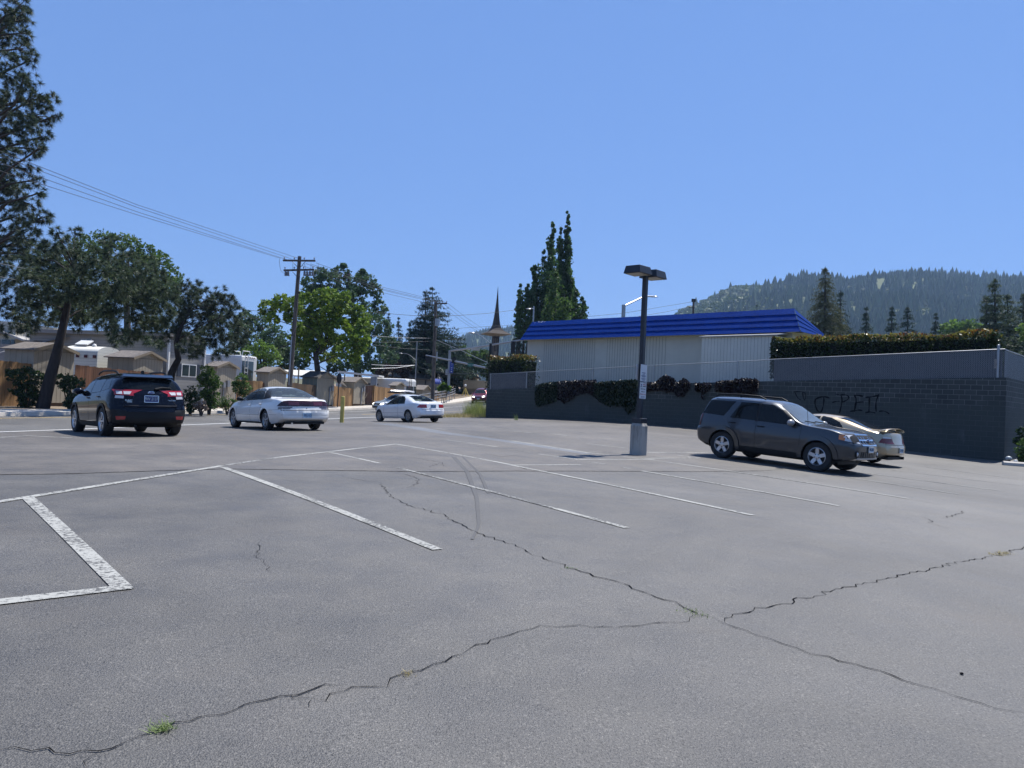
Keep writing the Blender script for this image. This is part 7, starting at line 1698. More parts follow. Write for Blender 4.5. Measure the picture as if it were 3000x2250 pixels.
mb = MB(); mb.poly([(0, 0, 0), (xr, 0, 0), (xr, 0, cz), (0, 0, cz)], M['lapgrey']); mb.poly([(0, 0, 0), (0, xl + 3, 0), (0, xl + 3, cz), (0, 0, cz)], M['lapgrey']); mb.box((xr / 2, (xl + 3) / 2, cz - .05), (xr, xl + 3, .02), M['lapgrey']); mb.poly([(xr, 0, 0), (xr, xl + 3, 0), (xr, xl + 3, cz), (xr, 0, cz)], M['lapgrey']); mb.build('wall', hs, fix=False)
mb = MB(); rz_ = hl(330, 973, 'L').z; 
mb.prism([(-.3, -.3, cz), (xr + .3, -.3, cz), (xr + .3, -.3, cz + .22), (-.3, -.3, cz + .22)], (0, xl + 3.6, 0), M['graywall'])
ry = hl(116, 972, 'L'); mb.poly([(-.35, -.3, cz + .22), (-.35, xl + .6, cz + .22), (1.6, xl - .2, ry.z + .25), (1.6, .4, ry.z + .25)], M['greyshingle']); mb.poly([(-.35, xl - .05, cz - .25), (-.35, xl + 5.2, cz - 1.4), (1.8, xl + 2.6, ry.z + .12), (1.8, xl - .6, ry.z + .12)], M['greyshingle']); mb.build('roof', hs, fix=False)
def win(rt, a, b, face, name='window', sh=True):
    """a lower-left, b upper-right local points"""
    mb = MB(); w_ = Vector((b.x - a.x, b.y - a.y, 0)); L = w_.length; t = w_ / L; n = Vector((t.y, -t.x, 0)); n = n if (n.y < 0 or n.x < 0) else -n; h = b.z - a.z; c = (a + b) / 2
    mb.box(tuple(c + n * .02), (L, .06, h), M['white'], rz=math.atan2(t.y, t.x)); o = mb.build(name, rt)
    for k in (-1, 1):
        mb = MB(); mb.box(tuple(c + n * .052 + t * k * L * .24), (L * .42, .02, h * .84), M['winglass'], rz=math.atan2(t.y, t.x)); mb.build('pane', o)
    if sh:
        for k in (-1, 1):
            mb = MB(); mb.box(tuple(c + n * .03 + t * k * (L / 2 + .2)), (.32, .05, h), M['shutter'], rz=math.atan2(t.y, t.x)); mb.build('shutter', rt)
win(hs, hl(529, 1103, 'R'), hl(575, 1069, 'R') , 'R'); win(hs, hl(532, 1036, 'R'), hl(560, 1022, 'R'), 'R', sh=False); win(hs, hl(269, 1006, 'L'), hl(239, 993, 'L'), 'L', sh=False)
mb = MB(); mb.box((-.02, -.02, cz / 2), (.12, .12, cz), M['white']); mb.box((xr + .02, -.02, cz / 2), (.12, .12, cz), M['white']); mb.build('corner_trim', hs)
mb = MB(); q = hl(139, 1003, 'L'); q.y = q.y; vz = hl(139, 970, 'L').z - q.z; mb.tube([(.5, q.y, q.z), (.5, q.y, q.z + vz * .55)], .22, M['galv'], 12); mb.tube([(.5, q.y, q.z + vz * .5), (.5, q.y, q.z + vz * .62)], .27, M['galv'], 12); mb.tube([(.5, q.y, q.z + vz * .6), (.5, q.y, q.z + vz)], .19, M['galv'], 12); mb.box((.4, q.y + .5, q.z - .15), (.8, 1.2, .5), M['iron']); mb.build('chimney_pipe', hs)
d = 54; og = at(0, 1100, d); og.z = float(hgt(og.x, og.y)); h2 = empty('small_home', og, 0, 'small cream home with a pale gable roof beyond the large tan shed', 'house')
mb = MB(); a, b = W3(-60, 1010, d, og), W3(44, 1004, d, og); mb.box(((a.x + b.x) / 2, 3, a.z / 2 + .9), (b.x - a.x, 6, a.z + 1.7), M['beige']); mb.build('wall', h2)
mb = MB(); mb.prism([W3(-70, 986, d - .4, og), W3(3, 969, d - .4, og), W3(68, 994, d - .4, og), W3(66, 999, d - .4, og), W3(3, 975, d - .4, og), W3(-70, 992, d - .4, og)], (0, 7, 0), M['greyroof']); mb.build('roof', h2)
for x0, x1 in ((5, 30), (33, 43), (-30, 0)):
    a, b = W3(x0, 1008, d - .05, og), W3(x1, 996, d - .05, og); mb = MB(); mb.box(tuple((a + b) / 2), (b.x - a.x, .05, b.z - a.z), M['winglass']); mb.build('window', h2)
mb = MB(); a, b = W3(-60, 1060, d - 1.5, og), W3(45, 1009, d - 1.5, og); mb.box(((a.x + b.x) / 2, -.8, (a.z + b.z) / 2 - .5), (b.x - a.x, 1.2, b.z - a.z + 1), M['graywall']); mb.build('porch_wall', h2)
# travel trailer with ribbed side
d = 43; og = at(240, 1120, d); og.z = float(hgt(og.x, og.y)); tt = empty('travel_trailer', og, R(-6), 'old white ribbed travel trailer with a rounded roof above the reddish fence', 'trailer')
a, b = W3(184, 1073, d, og), W3(297, 1014, d, og); L = b.x - a.x; hz = b.z; mb = MB(); P = []
for x in (a.x, b.x): P.append([(x, .9 + 1.1 * math.cos(t), hz - .42 + .42 * math.sin(t)) if 0 <= t <= math.pi else (x, .9 - 1.1 if t > 0 else 2.0, .5) for t in [-1] + list(np.linspace(0, math.pi, 13)) + [9]])
mb.grid(P, M['lapwhite'])
for i in (0, 1): mb.poly(P[i], M['lapwhite'])
mb.build('shell', tt, fix=False); mb = MB(); mb.box(((a.x + b.x) / 2 - .35, .6, hz + .18), (.75, .6, .06), M['white'], rx=R(25)); mb.ball((b.x - .7, .5, hz + .02), .12, M['white'], 8, 6); mb.build('roof_vent', tt)
for k in (.45, .68, .93): mb = MB(); mb.box((a.x + L * k, -.23, hz - .62), (.16, .10, .16), M['maroon']); mb.build('marker_lamp', tt)
mb = MB(); mb.tube([(0, 0, .35), (0, 1.8, .35)], .35, M['tyre'], 14); mb.build('wheel', tt)
# fifth-wheel recreational vehicle, rear towards the street
q = rowat(703, 1116, 2.2); og = Vector((q.x, q.y, float(hgt(q.x, q.y)))); rv = empty('fifth_wheel_trailer', og, RRZ, 'white fifth-wheel trailer with a roof ladder and dark rear window', 'trailer')
def rloc(px, py, off=2.2): return rl2(rowat(px, py, off), og)
w_ = rloc(753, 1080).x; hz = rloc(730, 1043).z; mb = MB(); mb.box((w_ / 2, 4, hz / 2 + .3), (w_, 8, hz - .6), M['white']); mb.build('body', rv, bevel=.12)
a, b = rloc(707, 1116), rloc(742, 1072); b.z = rloc(724, 1070).z; mb = MB(); mb.box(((a.x + b.x) / 2, -.01, (b.z + .9) / 2 + .2), (b.x - a.x, .03, b.z - .7), M['winglass']); mb.build('rear_window', rv)
mb = MB(); x = rloc(717, 1080).x
for k in (-.18, .18): mb.tube([(x + k, -.12, .7), (x + k, -.12, hz + .1)], .025, M['white'], 6)
for i in range(8): mb.tube([(x - .18, -.12, .8 + i * .3), (x + .18, -.12, .8 + i * .3)], .02, M['white'], 6)
mb.build('ladder', rv); mb = MB(); mb.tube([(x - .4, 0, hz), (x - .3, 0, hz + .32), (x + .5, 0, hz + .32), (x + .6, 0, hz)], .03, M['white'], 6); mb.tube([(x - .3, .8, hz), (x - .2, .8, hz + .3), (x + .5, .8, hz + .3), (x + .6, .8, hz)], .03, M['white'], 6); mb.build('roof_rack', rv)
for i in range(5): mb = MB(); mb.box((w_ * (.3 + .12 * i), -.02, hz - .12), (.1, .04, .07), M['maroon']); mb.build('marker_lamp', rv)
mb = MB(); mb.box((-.02, 1.2, hz * .62), (.03, .7, .5), M['winglass']); mb.build('side_window', rv)
# motorhome, carport, grey house with awning
d = 82; og = at(1188, 1160, d); og.z = float(hgt(og.x, og.y)); mh = empty('motorhome', og, RRZ - R(8), 'long white motorhome with rear ladder parked behind the small sheds', 'motorhome')
mi = Matrix.Rotation(-(RRZ - R(8)), 4, 'Z'); 
def ml(px, py, dd=d): return mi @ (at(px, py, dd) - og)
w_ = 2.3; hz = ml(1200, 1110).z; mb = MB(); mb.box((w_ / 2, 4.6, hz / 2 + .25), (w_, 9.2, hz - .5), M['white']); mb.build('body', mh, bevel=.25)
for x, ww in ((.38, .55), (1.15, .75), (1.92, .5)): mb = MB(); mb.box((x, -.01, hz * .50), (ww, .04, hz * .40), M['winglass']); mb.build('rear_window', mh)
mb = MB()
for k in (.55, .95): mb.tube([(k, -.12, .8), (k, -.12, hz + .25)], .025, M['iron'], 6)
for i in range(7): mb.tube([(.55, -.12, .9 + .33 * i), (.95, -.12, .9 + .33 * i)], .02, M['iron'], 6)
mb.build('ladder', mh); mb = MB(); mb.box((-.02, 5, hz * .72), (.03, 3.0, .18), M['iron']); mb.box((-.02, 1.4, hz * .55), (.03, .9, .7), M['winglass']); mb.build('side_window', mh)
og = at(1010, 1120, 80); og.z = float(hgt(og.x, og.y)); cp_ = empty('carport', og, 0, 'low white metal carport roof running along to the motorhome', 'carport'); mb = MB(); a, b = at(988, 1086, 82) - og, at(1110, 1099, 80) - og
mb.prism([tuple(a), tuple(b), tuple(b + Vector((0, 0, -.18))), tuple(a + Vector((0, 0, -.18)))], (0, 3.2, 0), M['white']); mb.build('roof', cp_)
for t in (.05, .5, .95): q = a.lerp(b, t); mb = MB(); mb.tube([(q.x, q.y + .2, 0), (q.x, q.y + .2, q.z - .15)], .05, M['white'], 6); mb.build('post', cp_)
og = at(890, 1130, 78); og.z = float(hgt(og.x, og.y)); c2 = empty('carport', og, 0, 'flat cream roof behind the maple trunk and the leaning pole', 'carport'); mb = MB(); a, b, c_, e_ = (at(x, y, dd) - og for x, y, dd in ((832, 1083, 80), (952, 1086, 80), (948, 1101, 74), (862, 1099, 74)))
mb.prism([tuple(v) for v in (a, b, c_, e_)], (0, 0, -.15), M['beige2']); mb.build('roof', c2)
for v in (a, b, c_, e_): mb = MB(); mb.tube([(v.x, v.y, 0), (v.x, v.y, v.z - .1)], .05, M['white'], 6); mb.build('post', c2)
d = 96; og = at(1215, 1150, d); og.z = float(hgt(og.x, og.y)); gh = empty('grey_house', og, 0, 'grey house with a dark shingle roof and a blue awning behind the transformer pole', 'house')
mb = MB(); a, b = W3(1140, 1110, d, og), W3(1280, 1110, d, og); mb.box(((a.x + b.x) / 2, 4, b.z / 2), (b.x - a.x, 8, b.z), M['graywall']); mb.prism([(b.x, -.01, b.z), (b.x, 8, b.z), (b.x, 4, W3(1279, 1092, d, og).z)], (-.05, 0, 0), M['graywall']); mb.build('wall', gh)
mb = MB(); A_ = [W3(1128, 1102, d - .5, og), W3(1262, 1111, d - .5, og), W3(1281, 1091, d + 4, og), W3(1146, 1085, d + 4, og)]; mb.prism(A_, (0, 0, -.15), M['dkshingle']); B_ = [A_[3], A_[2], A_[2] + Vector((.6, 4.6, -1.6)), A_[3] + Vector((.6, 4.6, -1.6))]; mb.prism(B_, (0, 0, -.15), M['dkshingle']); ro = mb.build('roof', gh)
mb = MB(); mb.prism([A_[2], A_[2] + Vector((.9, -2.6, -1.7)), A_[2] + Vector((.9, -2.6, -2.0)), A_[2] + Vector((0, 0, -.4))], (.1, .1, 0), M['white']); mb.build('fascia', ro)
mb = MB(); n = 8; a, b = W3(1271, 1125, d - 2, og), W3(1293, 1125, d - 2, og); zt = W3(1271, 1109, d - 2, og).z; P = [[(a.x + (b.x - a.x) * s, a.y + 1.2 * math.cos(t), a.z + (zt - a.z) * math.sin(t)) for t in np.linspace(math.pi, math.pi / 2, n)] for s in (0, .5, 1)]; mb.grid(P, M['banner']); mb.build('awning', gh, fix=False)
for x0, x1, y0, y1 in ((1222, 1226, 1117, 1124),): a, b = W3(x0, y1, d - .05, og), W3(x1, y0, d - .05, og); mb = MB(); mb.box(tuple((a + b) / 2), (b.x - a.x, .06, b.z - a.z), M['tan']); mb.build('wall_box', gh)
mb = MB(); q = W3(1247, 1110, d - .2, og); mb.tube([(q.x, q.y, 0), (q.x, q.y, q.z + .6)], .08, M['iron'], 6); mb.build('flue_pipe', gh)
# ------------------------------------------------------------------ trees
M['bark_pine'] = bark('pine bark', (.024, .019, .018)); M['bark_dark'] = bark('dark bark', (.045, .038, .034)); M['bark_grey'] = bark('grey bark', (.09, .08, .07))
M['pine'] = leafmat('pine needles', (.018, .032, .022), (.120, .155, .090), scale=2.6, trans=.3, rough=.5, gain=1.25, contrast=(.40, .66)); M['pine_dark'] = leafmat('dark pine needles', (.016, .028, .021), (.105, .135, .085), scale=2.6, trans=.3, rough=.5, gain=1.2, contrast=(.42, .68))  # wide tone range paints lit tufts and dark crown interior into the needles
M['maple'] = leafmat('bright maple leaves', (.040, .072, .012), (.150, .205, .030), scale=.9, trans=.4, gain=1.75); M['broad'] = leafmat('mid green leaves', (.022, .042, .014), (.060, .095, .030), scale=.6, trans=.45, gain=1.9); M['broad_blue'] = leafmat('grey green leaves', (.020, .040, .022), (.055, .090, .048), scale=.5, trans=.4, gain=1.9)
M['lime'] = leafmat('yellow green leaves', (.050, .090, .020), (.125, .190, .045), scale=.7, trans=.5, gain=1.6); M['cedar'] = leafmat('cedar needles', (.010, .024, .018), (.030, .055, .040), scale=.5, trans=.25, gain=1.5); M['poplar'] = leafmat('poplar leaves', (.016, .036, .013), (.045, .078, .027), scale=.7, trans=.45, gain=2.1); M['poplar2'] = leafmat('light poplar leaves', (.028, .055, .016), (.075, .120, .034), scale=.7, trans=.5, gain=1.7)
M['redwood'] = leafmat('brown green needles', (.032, .042, .020), (.105, .105, .055), scale=.5, trans=.3, gain=1.5); M['purple'] = leafmat('dark plum leaves', (.014, .010, .010), (.055, .030, .028), scale=.8, trans=.2); M['bushdark'] = leafmat('glossy dark shrub leaves', (.010, .024, .009), (.038, .066, .024), scale=1.6, trans=.3, rough=.35, gain=1.3); M['bush'] = leafmat('shrub leaves', (.022, .048, .012), (.075, .125, .032), scale=1.6, trans=.4, gain=1.5); M['deadbush'] = leafmat('dry brown shrub', (.11, .075, .06), (.30, .23, .19), scale=2, trans=.2)
TG = 'street trees and trees behind the homes'
tree('pine_tree', 'tall ragged pine rising out of the frame beside the leaning pine', [(10, 20, 55), (50, 45, 38), (70, 15, 22), (20, 110, 60), (75, 100, 22), (75, 140, 30), (93, 172, 24), (30, 200, 60), (70, 240, 28), (110, 285, 42), (150, 288, 24), (40, 300, 60), (130, 340, 38), (165, 343, 15), (60, 370, 50), (132, 400, 26), (20, 400, 45), (90, 430, 38), (120, 432, 14), (30, 470, 42), (78, 495, 30), (110, 527, 18), (20, 540, 48), (70, 580, 46), (115, 565, 18), (40, 630, 52), (122, 632, 33), (90, 680, 42), (30, 710, 58), (90, 745, 48), (20, 790, 58), (80, 820, 48), (30, 870, 58), (90, 880, 38), (20, 940, 48), (70, 950, 42), (108, 930, 28), (-60, 100, 90), (-70, 300, 100), (-60, 520, 100), (-60, 760, 100), (-80, -100, 110), (-20, -60, 60), (40, -50, 45)],
     37, [(-62, 1195), (-58, 900), (-52, 600), (-48, 300), (-42, 0), (-38, -180)], .45, M['pine_dark'], M['bark_dark'], 1, TG, 'pine', per=68, size=.31, sub=.36, nk=60, nw=.012, up=.1, nlimb=30, spread=2.6)
tree('broadleaf_tree', 'broad green tree crowning behind the leaning pine', [(250, 722, 42), (300, 712, 42), (345, 706, 38), (390, 725, 42), (430, 750, 42), (468, 770, 42), (500, 805, 38), (480, 835, 50), (400, 785, 58), (300, 770, 60), (350, 830, 60), (430, 860, 60), (290, 880, 60), (210, 765, 48), (505, 850, 40), (150, 800, 60), (200, 900, 60)], 60, [(380, 1120), (375, 1000), (370, 860), (375, 760)], .35, M['broad'], M['bark_dark'], 2, TG, per=520, size=.22, sub=.27, spread=3)
tree('pine_tree', 'pine with a thick leaning trunk in front of the large tan shed', [(166, 683, 17), (219, 683, 18), (150, 722, 33), (200, 717, 28), (120, 762, 42), (112, 820, 48), (100, 880, 42), (180, 770, 52), (172, 840, 58), (190, 900, 48), (250, 762, 52), (250, 832, 58), (260, 900, 52), (320, 742, 50), (330, 812, 58), (330, 882, 58), (300, 935, 42), (340, 968, 32), (390, 782, 52), (400, 852, 58), (410, 920, 52), (380, 975, 28), (335, 1000, 16), (375, 1002, 13), (455, 805, 46), (465, 872, 52), (460, 940, 42), (420, 985, 22), (497, 855, 30), (492, 920, 32), (440, 1002, 13), (465, 1010, 12), (150, 930, 30), (225, 945, 26)],
     33.6, [(124, 1200), (136, 1150), (150, 1095), (165, 1040), (178, 988), (190, 930), (204, 860), (225, 780)], .29, M['pine'], M['bark_pine'], 3, TG, 'pine', per=110, size=.29, sub=.34, nk=60, nw=.012, up=.15, nlimb=14, spread=2.6)
tree('pine_tree', 'spreading dark pine with a crooked trunk in front of the grey home', [(545, 845, 26), (583, 845, 23), (560, 880, 42), (610, 872, 38), (645, 860, 25), (675, 880, 22), (520, 900, 38), (640, 910, 42), (590, 930, 52), (690, 915, 28), (540, 960, 48), (660, 960, 48), (705, 960, 28), (620, 990, 46), (580, 1000, 38), (500, 960, 33), (690, 1000, 32), (640, 1030, 22), (560, 1028, 20), (470, 990, 22), (480, 1020, 13), (665, 1030, 18), (722, 972, 18), (530, 1010, 18)],
     38.5, [(490, 1150), (499, 1116), (503, 1092), (514, 1070), (523, 1052), (519, 1030), (516, 1005), (530, 960), (560, 900)], .22, M['pine_dark'], M['bark_pine'], 4, TG, 'pine', per=90, size=.29, sub=.34, nk=60, nw=.012, up=.15, nlimb=12, spread=2.2)
tree('maple_tree', 'bright green maple in full leaf beside the leaning utility pole', [(782, 902, 30), (822, 888, 33), (860, 898, 33), (800, 935, 22), (842, 928, 18), (900, 890, 38), (935, 872, 36), (970, 862, 28), (1000, 882, 38), (905, 940, 46), (950, 922, 52), (1010, 930, 48), (1050, 922, 35), (1066, 955, 28), (890, 988, 42), (940, 980, 52), (1000, 980, 52), (1052, 990, 35), (960, 1028, 42), (1020, 1028, 38), (902, 1028, 32), (1060, 1020, 22), (1074, 1000, 17), (1045, 1050, 15), (870, 960, 22)],
     64, [(936, 1190), (934, 1160), (936, 1120), (930, 1080), (925, 1040), (940, 980), (950, 920)], .36, M['maple'], M['bark_dark'], 5, TG, per=800, size=.24, sub=.27, aspect=.75, nlimb=20, spread=2.6)
tree('broadleaf_tree', 'tall grey-green tree towering behind the bright maple', [(905, 830, 26), (940, 805, 26), (1000, 798, 30), (1062, 808, 20), (970, 832, 42), (1040, 835, 36), (1078, 822, 24), (1100, 852, 27), (1050, 880, 46), (1112, 900, 30), (1090, 950, 46), (1125, 960, 30), (1130, 1010, 36), (1100, 1040, 46), (1150, 1050, 22), (1158, 1012, 15), (1000, 880, 46), (930, 862, 42), (900, 862, 27), (872, 882, 20), (1005, 778, 10), (1062, 795, 9)], 90, [(1050, 1150), (1045, 1000), (1030, 880), (1020, 800)], .5, M['broad_blue'], M['bark_dark'], 6, TG, per=420, size=.32, sub=.25, spread=3)
tree('broadleaf_tree', 'dark tree behind the roof of the fifth-wheel trailer', [(715, 935, 32), (755, 950, 38), (700, 975, 38), (800, 985, 42), (838, 1005, 38), (760, 1005, 42), (700, 1020, 38), (850, 1040, 36), (870, 1075, 25), (820, 1030, 38), (880, 1000, 30)], 84, [(780, 1140), (775, 1040), (770, 960)], .35, M['broad_blue'], M['bark_dark'], 7, TG, per=420, size=.3, sub=.27, spread=2.5)
tree('broadleaf_tree', 'yellow-green feathery tree above the fifth-wheel trailer', [(728, 1035, 30), (760, 1022, 30), (790, 1032, 30), (712, 1062, 27), (768, 1062, 36), (806, 1052, 24), (745, 1075, 30)], 76, [(765, 1140), (765, 1080), (763, 1040)], .2, M['lime'], M['bark_dark'], 8, TG, per=520, size=.22, sub=.3)
tree('broadleaf_tree', 'shaded green tree filling the gap below the maple crown', [(850, 1062, 24), (885, 1058, 28), (830, 1078, 18), (980, 1070, 26), (1010, 1075, 22), (1050, 1072, 26), (1085, 1075, 20)], 88, [(960, 1150), (960, 1090), (960, 1070)], .25, M['broad'], M['bark_dark'], 9, TG, per=380, size=.34, sub=.3)
tree('broadleaf_tree', 'very dark tree mass left of the spire below the spreading conifer', [(1180, 1035, 36), (1230, 1025, 42), (1290, 1035, 42), (1335, 1045, 32), (1200, 1070, 36), (1260, 1080, 42), (1318, 1092, 38), (1348, 1112, 24), (1345, 1140, 20), (1150, 1060, 26), (1160, 1030, 25), (1310, 1130, 24)], 104, [(1260, 1165), (1260, 1110), (1255, 1050)], .45, M['cedar'], M['bark_dark'], 10, TG, per=300, size=.42, sub=.28)
tree('broadleaf_tree', 'sunlit green trees between the dark conifer and the spire', [(1380, 1050, 30), (1412, 1062, 30), (1400, 1038, 24), (1352, 1030, 22), (1422, 1090, 20), (1375, 1080, 26), (1425, 1040, 20)], 128, [(1395, 1140), (1393, 1090), (1390, 1050)], .35, M['broad'], M['bark_dark'], 11, TG, per=260, size=.5, sub=.3)
tree('plum_tree', 'dark plum-leaved tree behind the motorhome roof', [(1100, 1085, 18), (1130, 1080, 20), (1165, 1078, 20), (1195, 1083, 17), (1120, 1100, 15), (1185, 1098, 14)], 94, [(1150, 1140), (1150, 1105), (1150, 1085)], .2, M['purple'], M['bark_dark'], 12, TG, per=420, size=.3, sub=.3)
def conifer(name, label, tip, foot, hw, d, mat, seed, group=TG, droop=.25, levels=46, ragged=.35, bare=.08, up=.0, L=.55, shape=1.0, nb=8, second=None, zfoot=None):
    rng = np.random.default_rng(seed); t, f = at(*tip, d), at(*foot, d)
    if zfoot is not None: f.z = zfoot
    k = d / F_PX; H = (t - f).length; ax = (t - f) / H; rt = empty(name, f, 0, label, 'tree', group); mb = MB(); mb.tube([(0, 0, 0), tuple(ax * H * .5), tuple(ax * H)], [H * .022, H * .013, .02], M['bark_dark'], 8); P = []; O = []; Ls = []
    for i in range(levels):
        u = bare + (1 - bare) * (i + rng.uniform(0, .8)) / levels; R0 = hw * k * (1 - u) ** shape * (1 / (1 - bare)) ** shape + .05
        for j in range(nb):
            a = rng.uniform(0, 6.283); r_ = R0 * rng.uniform(1 - ragged, 1.08); n = max(3, int(r_ / (L * .42))); z0 = H * u
            for q in range(1, n + 1):
                s = q / n; z = z0 + r_ * (up * s - droop * s * s) + rng.normal(0, .08 * L); P.append((ax.x * z0 + math.cos(a) * r_ * s, ax.y * z0 + math.sin(a) * r_ * s, z)); O.append((math.cos(a), math.sin(a), -.1)); Ls.append(L * (.42 + .72 * (1 - u)))
            if j < 3 and i % 3 == 0: e = P[-1]; mb.tube([tuple(ax * z0), e], [max(.02, r_ * .02), .01], M['bark_dark'], 4)
    mb.build('trunk', rt, fix=False); P = np.array(P); O = np.array(O); P += rng.normal(0, L * .12, P.shape)
    fast_mesh('crown', needles(P, np.array(Ls), 10, rng, np.array(Ls) * .085, .15, O), 3, mat, rt); return rt
conifer('cedar_tree', 'large spreading blue-green cedar behind the transformer pole', (1267, 840), (1262, 1130), 148, 100, M['cedar'], 21, droop=.12, up=.16, levels=23, ragged=.45, L=.6, shape=.88, nb=12)
conifer('cedar_tree', 'second slimmer cedar top leaning out of the spreading cedar', (1248, 846), (1240, 1100), 80, 99, M['cedar'], 22, droop=.12, up=.16, levels=20, ragged=.45, L=.55, shape=.95, nb=10)
conifer('fir_tree', 'dark pointed fir between the maple and the cedar, the taller one', (1139, 917), (1140, 1120), 44, 130, M['cedar'], 23, L=.6, levels=24, ragged=.45); conifer('fir_tree', 'dark pointed fir between the maple and the cedar, the shorter one', (1168, 930), (1170, 1120), 42, 128, M['cedar'], 24, L=.6, levels=22, ragged=.45); conifer('fir_tree', 'narrow dark fir close behind the cedar', (1200, 945), (1200, 1120), 42, 126, M['cedar'], 25, L=.6, levels=22, ragged=.45)
conifer('fir_tree', 'dark fir at the left foot of the poplars', (1520, 935), (1508, 1110), 60, 88, M['cedar'], 26, L=.5, levels=24, zfoot=1.5, ragged=.45)
conifer('redwood_tree', 'tall brownish-green redwood right of the blue roof', (2418, 780), (2420, 1010), 150, 92, M['redwood'], 27, L=.55, levels=46, shape=.85, ragged=.5, droop=.35, nb=13, zfoot=2.2, bare=.0)
conifer('redwood_tree', 'darker companion crown on the right side of the tall redwood', (2462, 850), (2466, 1010), 100, 95, M['cedar'], 38, L=.55, levels=30, shape=.85, ragged=.5, droop=.35, nb=9, zfoot=2.2, bare=.0)
for i, (x, y, hw, lb) in enumerate(((2538, 900, 46, 'small cone-shaped conifer nearest the redwood above the hedge'), (2613, 897, 44, 'conifer above the hedge, left of the bushy double one'), (2660, 893, 58, 'broad bushy conifer in the middle of the row above the hedge'), (2742, 918, 40, 'low conifer at the right end of the row above the hedge'))): conifer('conifer_tree', lb, (x, y), (x + 2, 1030), hw * 1.55, 100, M['cedar'], 30 + i, L=.55, levels=26, zfoot=2.5, shape=.95, ragged=.45, nb=12)
conifer('conifer_tree', 'tiny dark conifer top poking above the blue roof', (2218, 888), (2217, 960), 22, 150, M['cedar'], 36, L=.5, levels=14, zfoot=2.5)
conifer('conifer_tree', 'far slim conifer below the hillside beside the tall right pines', (2822, 922), (2822, 1000), 22, 170, M['cedar'], 37, L=.6, levels=16, zfoot=2.5); conifer('conifer_tree', 'small far conifer next to the slim one below the hillside', (2806, 930), (2806, 1000), 18, 172, M['cedar'], 39, L=.6, levels=14, zfoot=2.5)
PG = 'pines beyond the corner of the block wall'
for i, (x, y, hw, lb) in enumerate(((2915, 815, 62, 'tallest of the pines beyond the wall corner'), (2890, 872, 44, 'shorter pine on the hedge side of the tallest pine'), (2952, 862, 60, 'middle pine just right of the tallest pine'), (2998, 862, 50, 'pine cut by the right border of the frame'))): conifer('pine_tree', lb, (x, y), (x + 3, 1080), hw * 1.45, 70 + i, M['pine'], 40 + i, PG, L=.5, levels=32, zfoot=2.8, shape=.62, ragged=.6, droop=.2, up=.15, nb=11)
tree('broadleaf_tree', 'low yellow-green tree far behind the right end of the hedge', [(2770, 965, 22), (2800, 958, 24), (2835, 955, 26), (2865, 962, 20)], 150, [(2815, 1010), (2815, 970)], .3, M['lime'], M['bark_dark'], 45, None, per=200, size=.6)
tree('broadleaf_tree', 'yellowish bush top at the right border before the pines', [(2995, 965, 20), (3010, 985, 22)], 60, [(3005, 1060), (3003, 990)], .15, M['lime'], M['bark_dark'], 46, None, per=500, size=.2)
def poplar(label, cols, d, mat, seed):
    rng = np.random.default_rng(seed); lob = []; k = d / F_PX
    for x, y0, y1, hw in [(x, y0, y1, hw * 1.22) for x, y0, y1, hw in cols]:
        n = max(4, int((y1 - y0) / (hw * .75)))
        for i in range(n):
            t = i / (n - 1); w_ = hw * (.22 + .88 * min(1, t * 2.0)) * rng.uniform(.8, 1.15); c = at(x + rng.normal(0, hw * .12), y0 + hw * .8 + (y1 - y0 - hw) * t, d); c.y += rng.uniform(-1, 1) * hw * k * 1.5; w_ *= rng.uniform(.7, 1.25); c.x += rng.normal(0, .15) * hw * k; lob.append((c, (w_ * k, w_ * k, w_ * k * 1.7)))
    P, O = lobe_points(lob, 190, rng, .42); x, y0 = cols[0][:2]; f = at(x, 1010, d); f.z = 2.0; rt = empty('poplar_tree', f, 0, label, 'tree', 'clump of poplars behind the blue roof'); og = np.array(f); V = leaves(P, .30, rng, .6, O * .3 + np.array([0, 0, .8])); fast_mesh('crown', V - og, 4, mat, rt)
    mb = MB()
    for x, y0, y1, hw in cols: t = at(x, y0 + 12, d) - f; mb.tube([(t.x * .3, 0, 0), tuple(t * .55 + Vector((t.x * .2, 0, 0))), tuple(t)], [.22, .12, .02], M['bark_grey'], 6)
    mb.build('trunk', rt, fix=False)
poplar('shorter poplar on the spire side of the clump', [(1527, 824, 985, 15), (1545, 822, 985, 15), (1519, 856, 985, 11), (1560, 838, 985, 15)], 88, M['poplar'], 51)
poplar('tall poplar with a blunt twin top left of the tallest one', [(1617, 640, 930, 14), (1606, 690, 970, 21), (1588, 722, 970, 23), (1571, 772, 970, 17), (1564, 772, 900, 8)], 90, M['poplar'], 52)
poplar('tallest poplar with a needle-thin top', [(1664, 615, 930, 9), (1659, 662, 950, 15), (1645, 662, 950, 11), (1638, 690, 960, 14), (1668, 752, 960, 15), (1674, 790, 960, 14)], 92, M['poplar'], 53)
poplar('lighter green low poplar in front of the two tall ones', [(1630, 788, 965, 20), (1655, 842, 965, 17), (1610, 832, 965, 19)], 84, M['poplar2'], 54)
poplar('rounded dark poplar at the lamp post side of the clump', [(1684, 828, 965, 12), (1701, 862, 965, 15), (1711, 880, 960, 10)], 89, M['poplar'], 55)

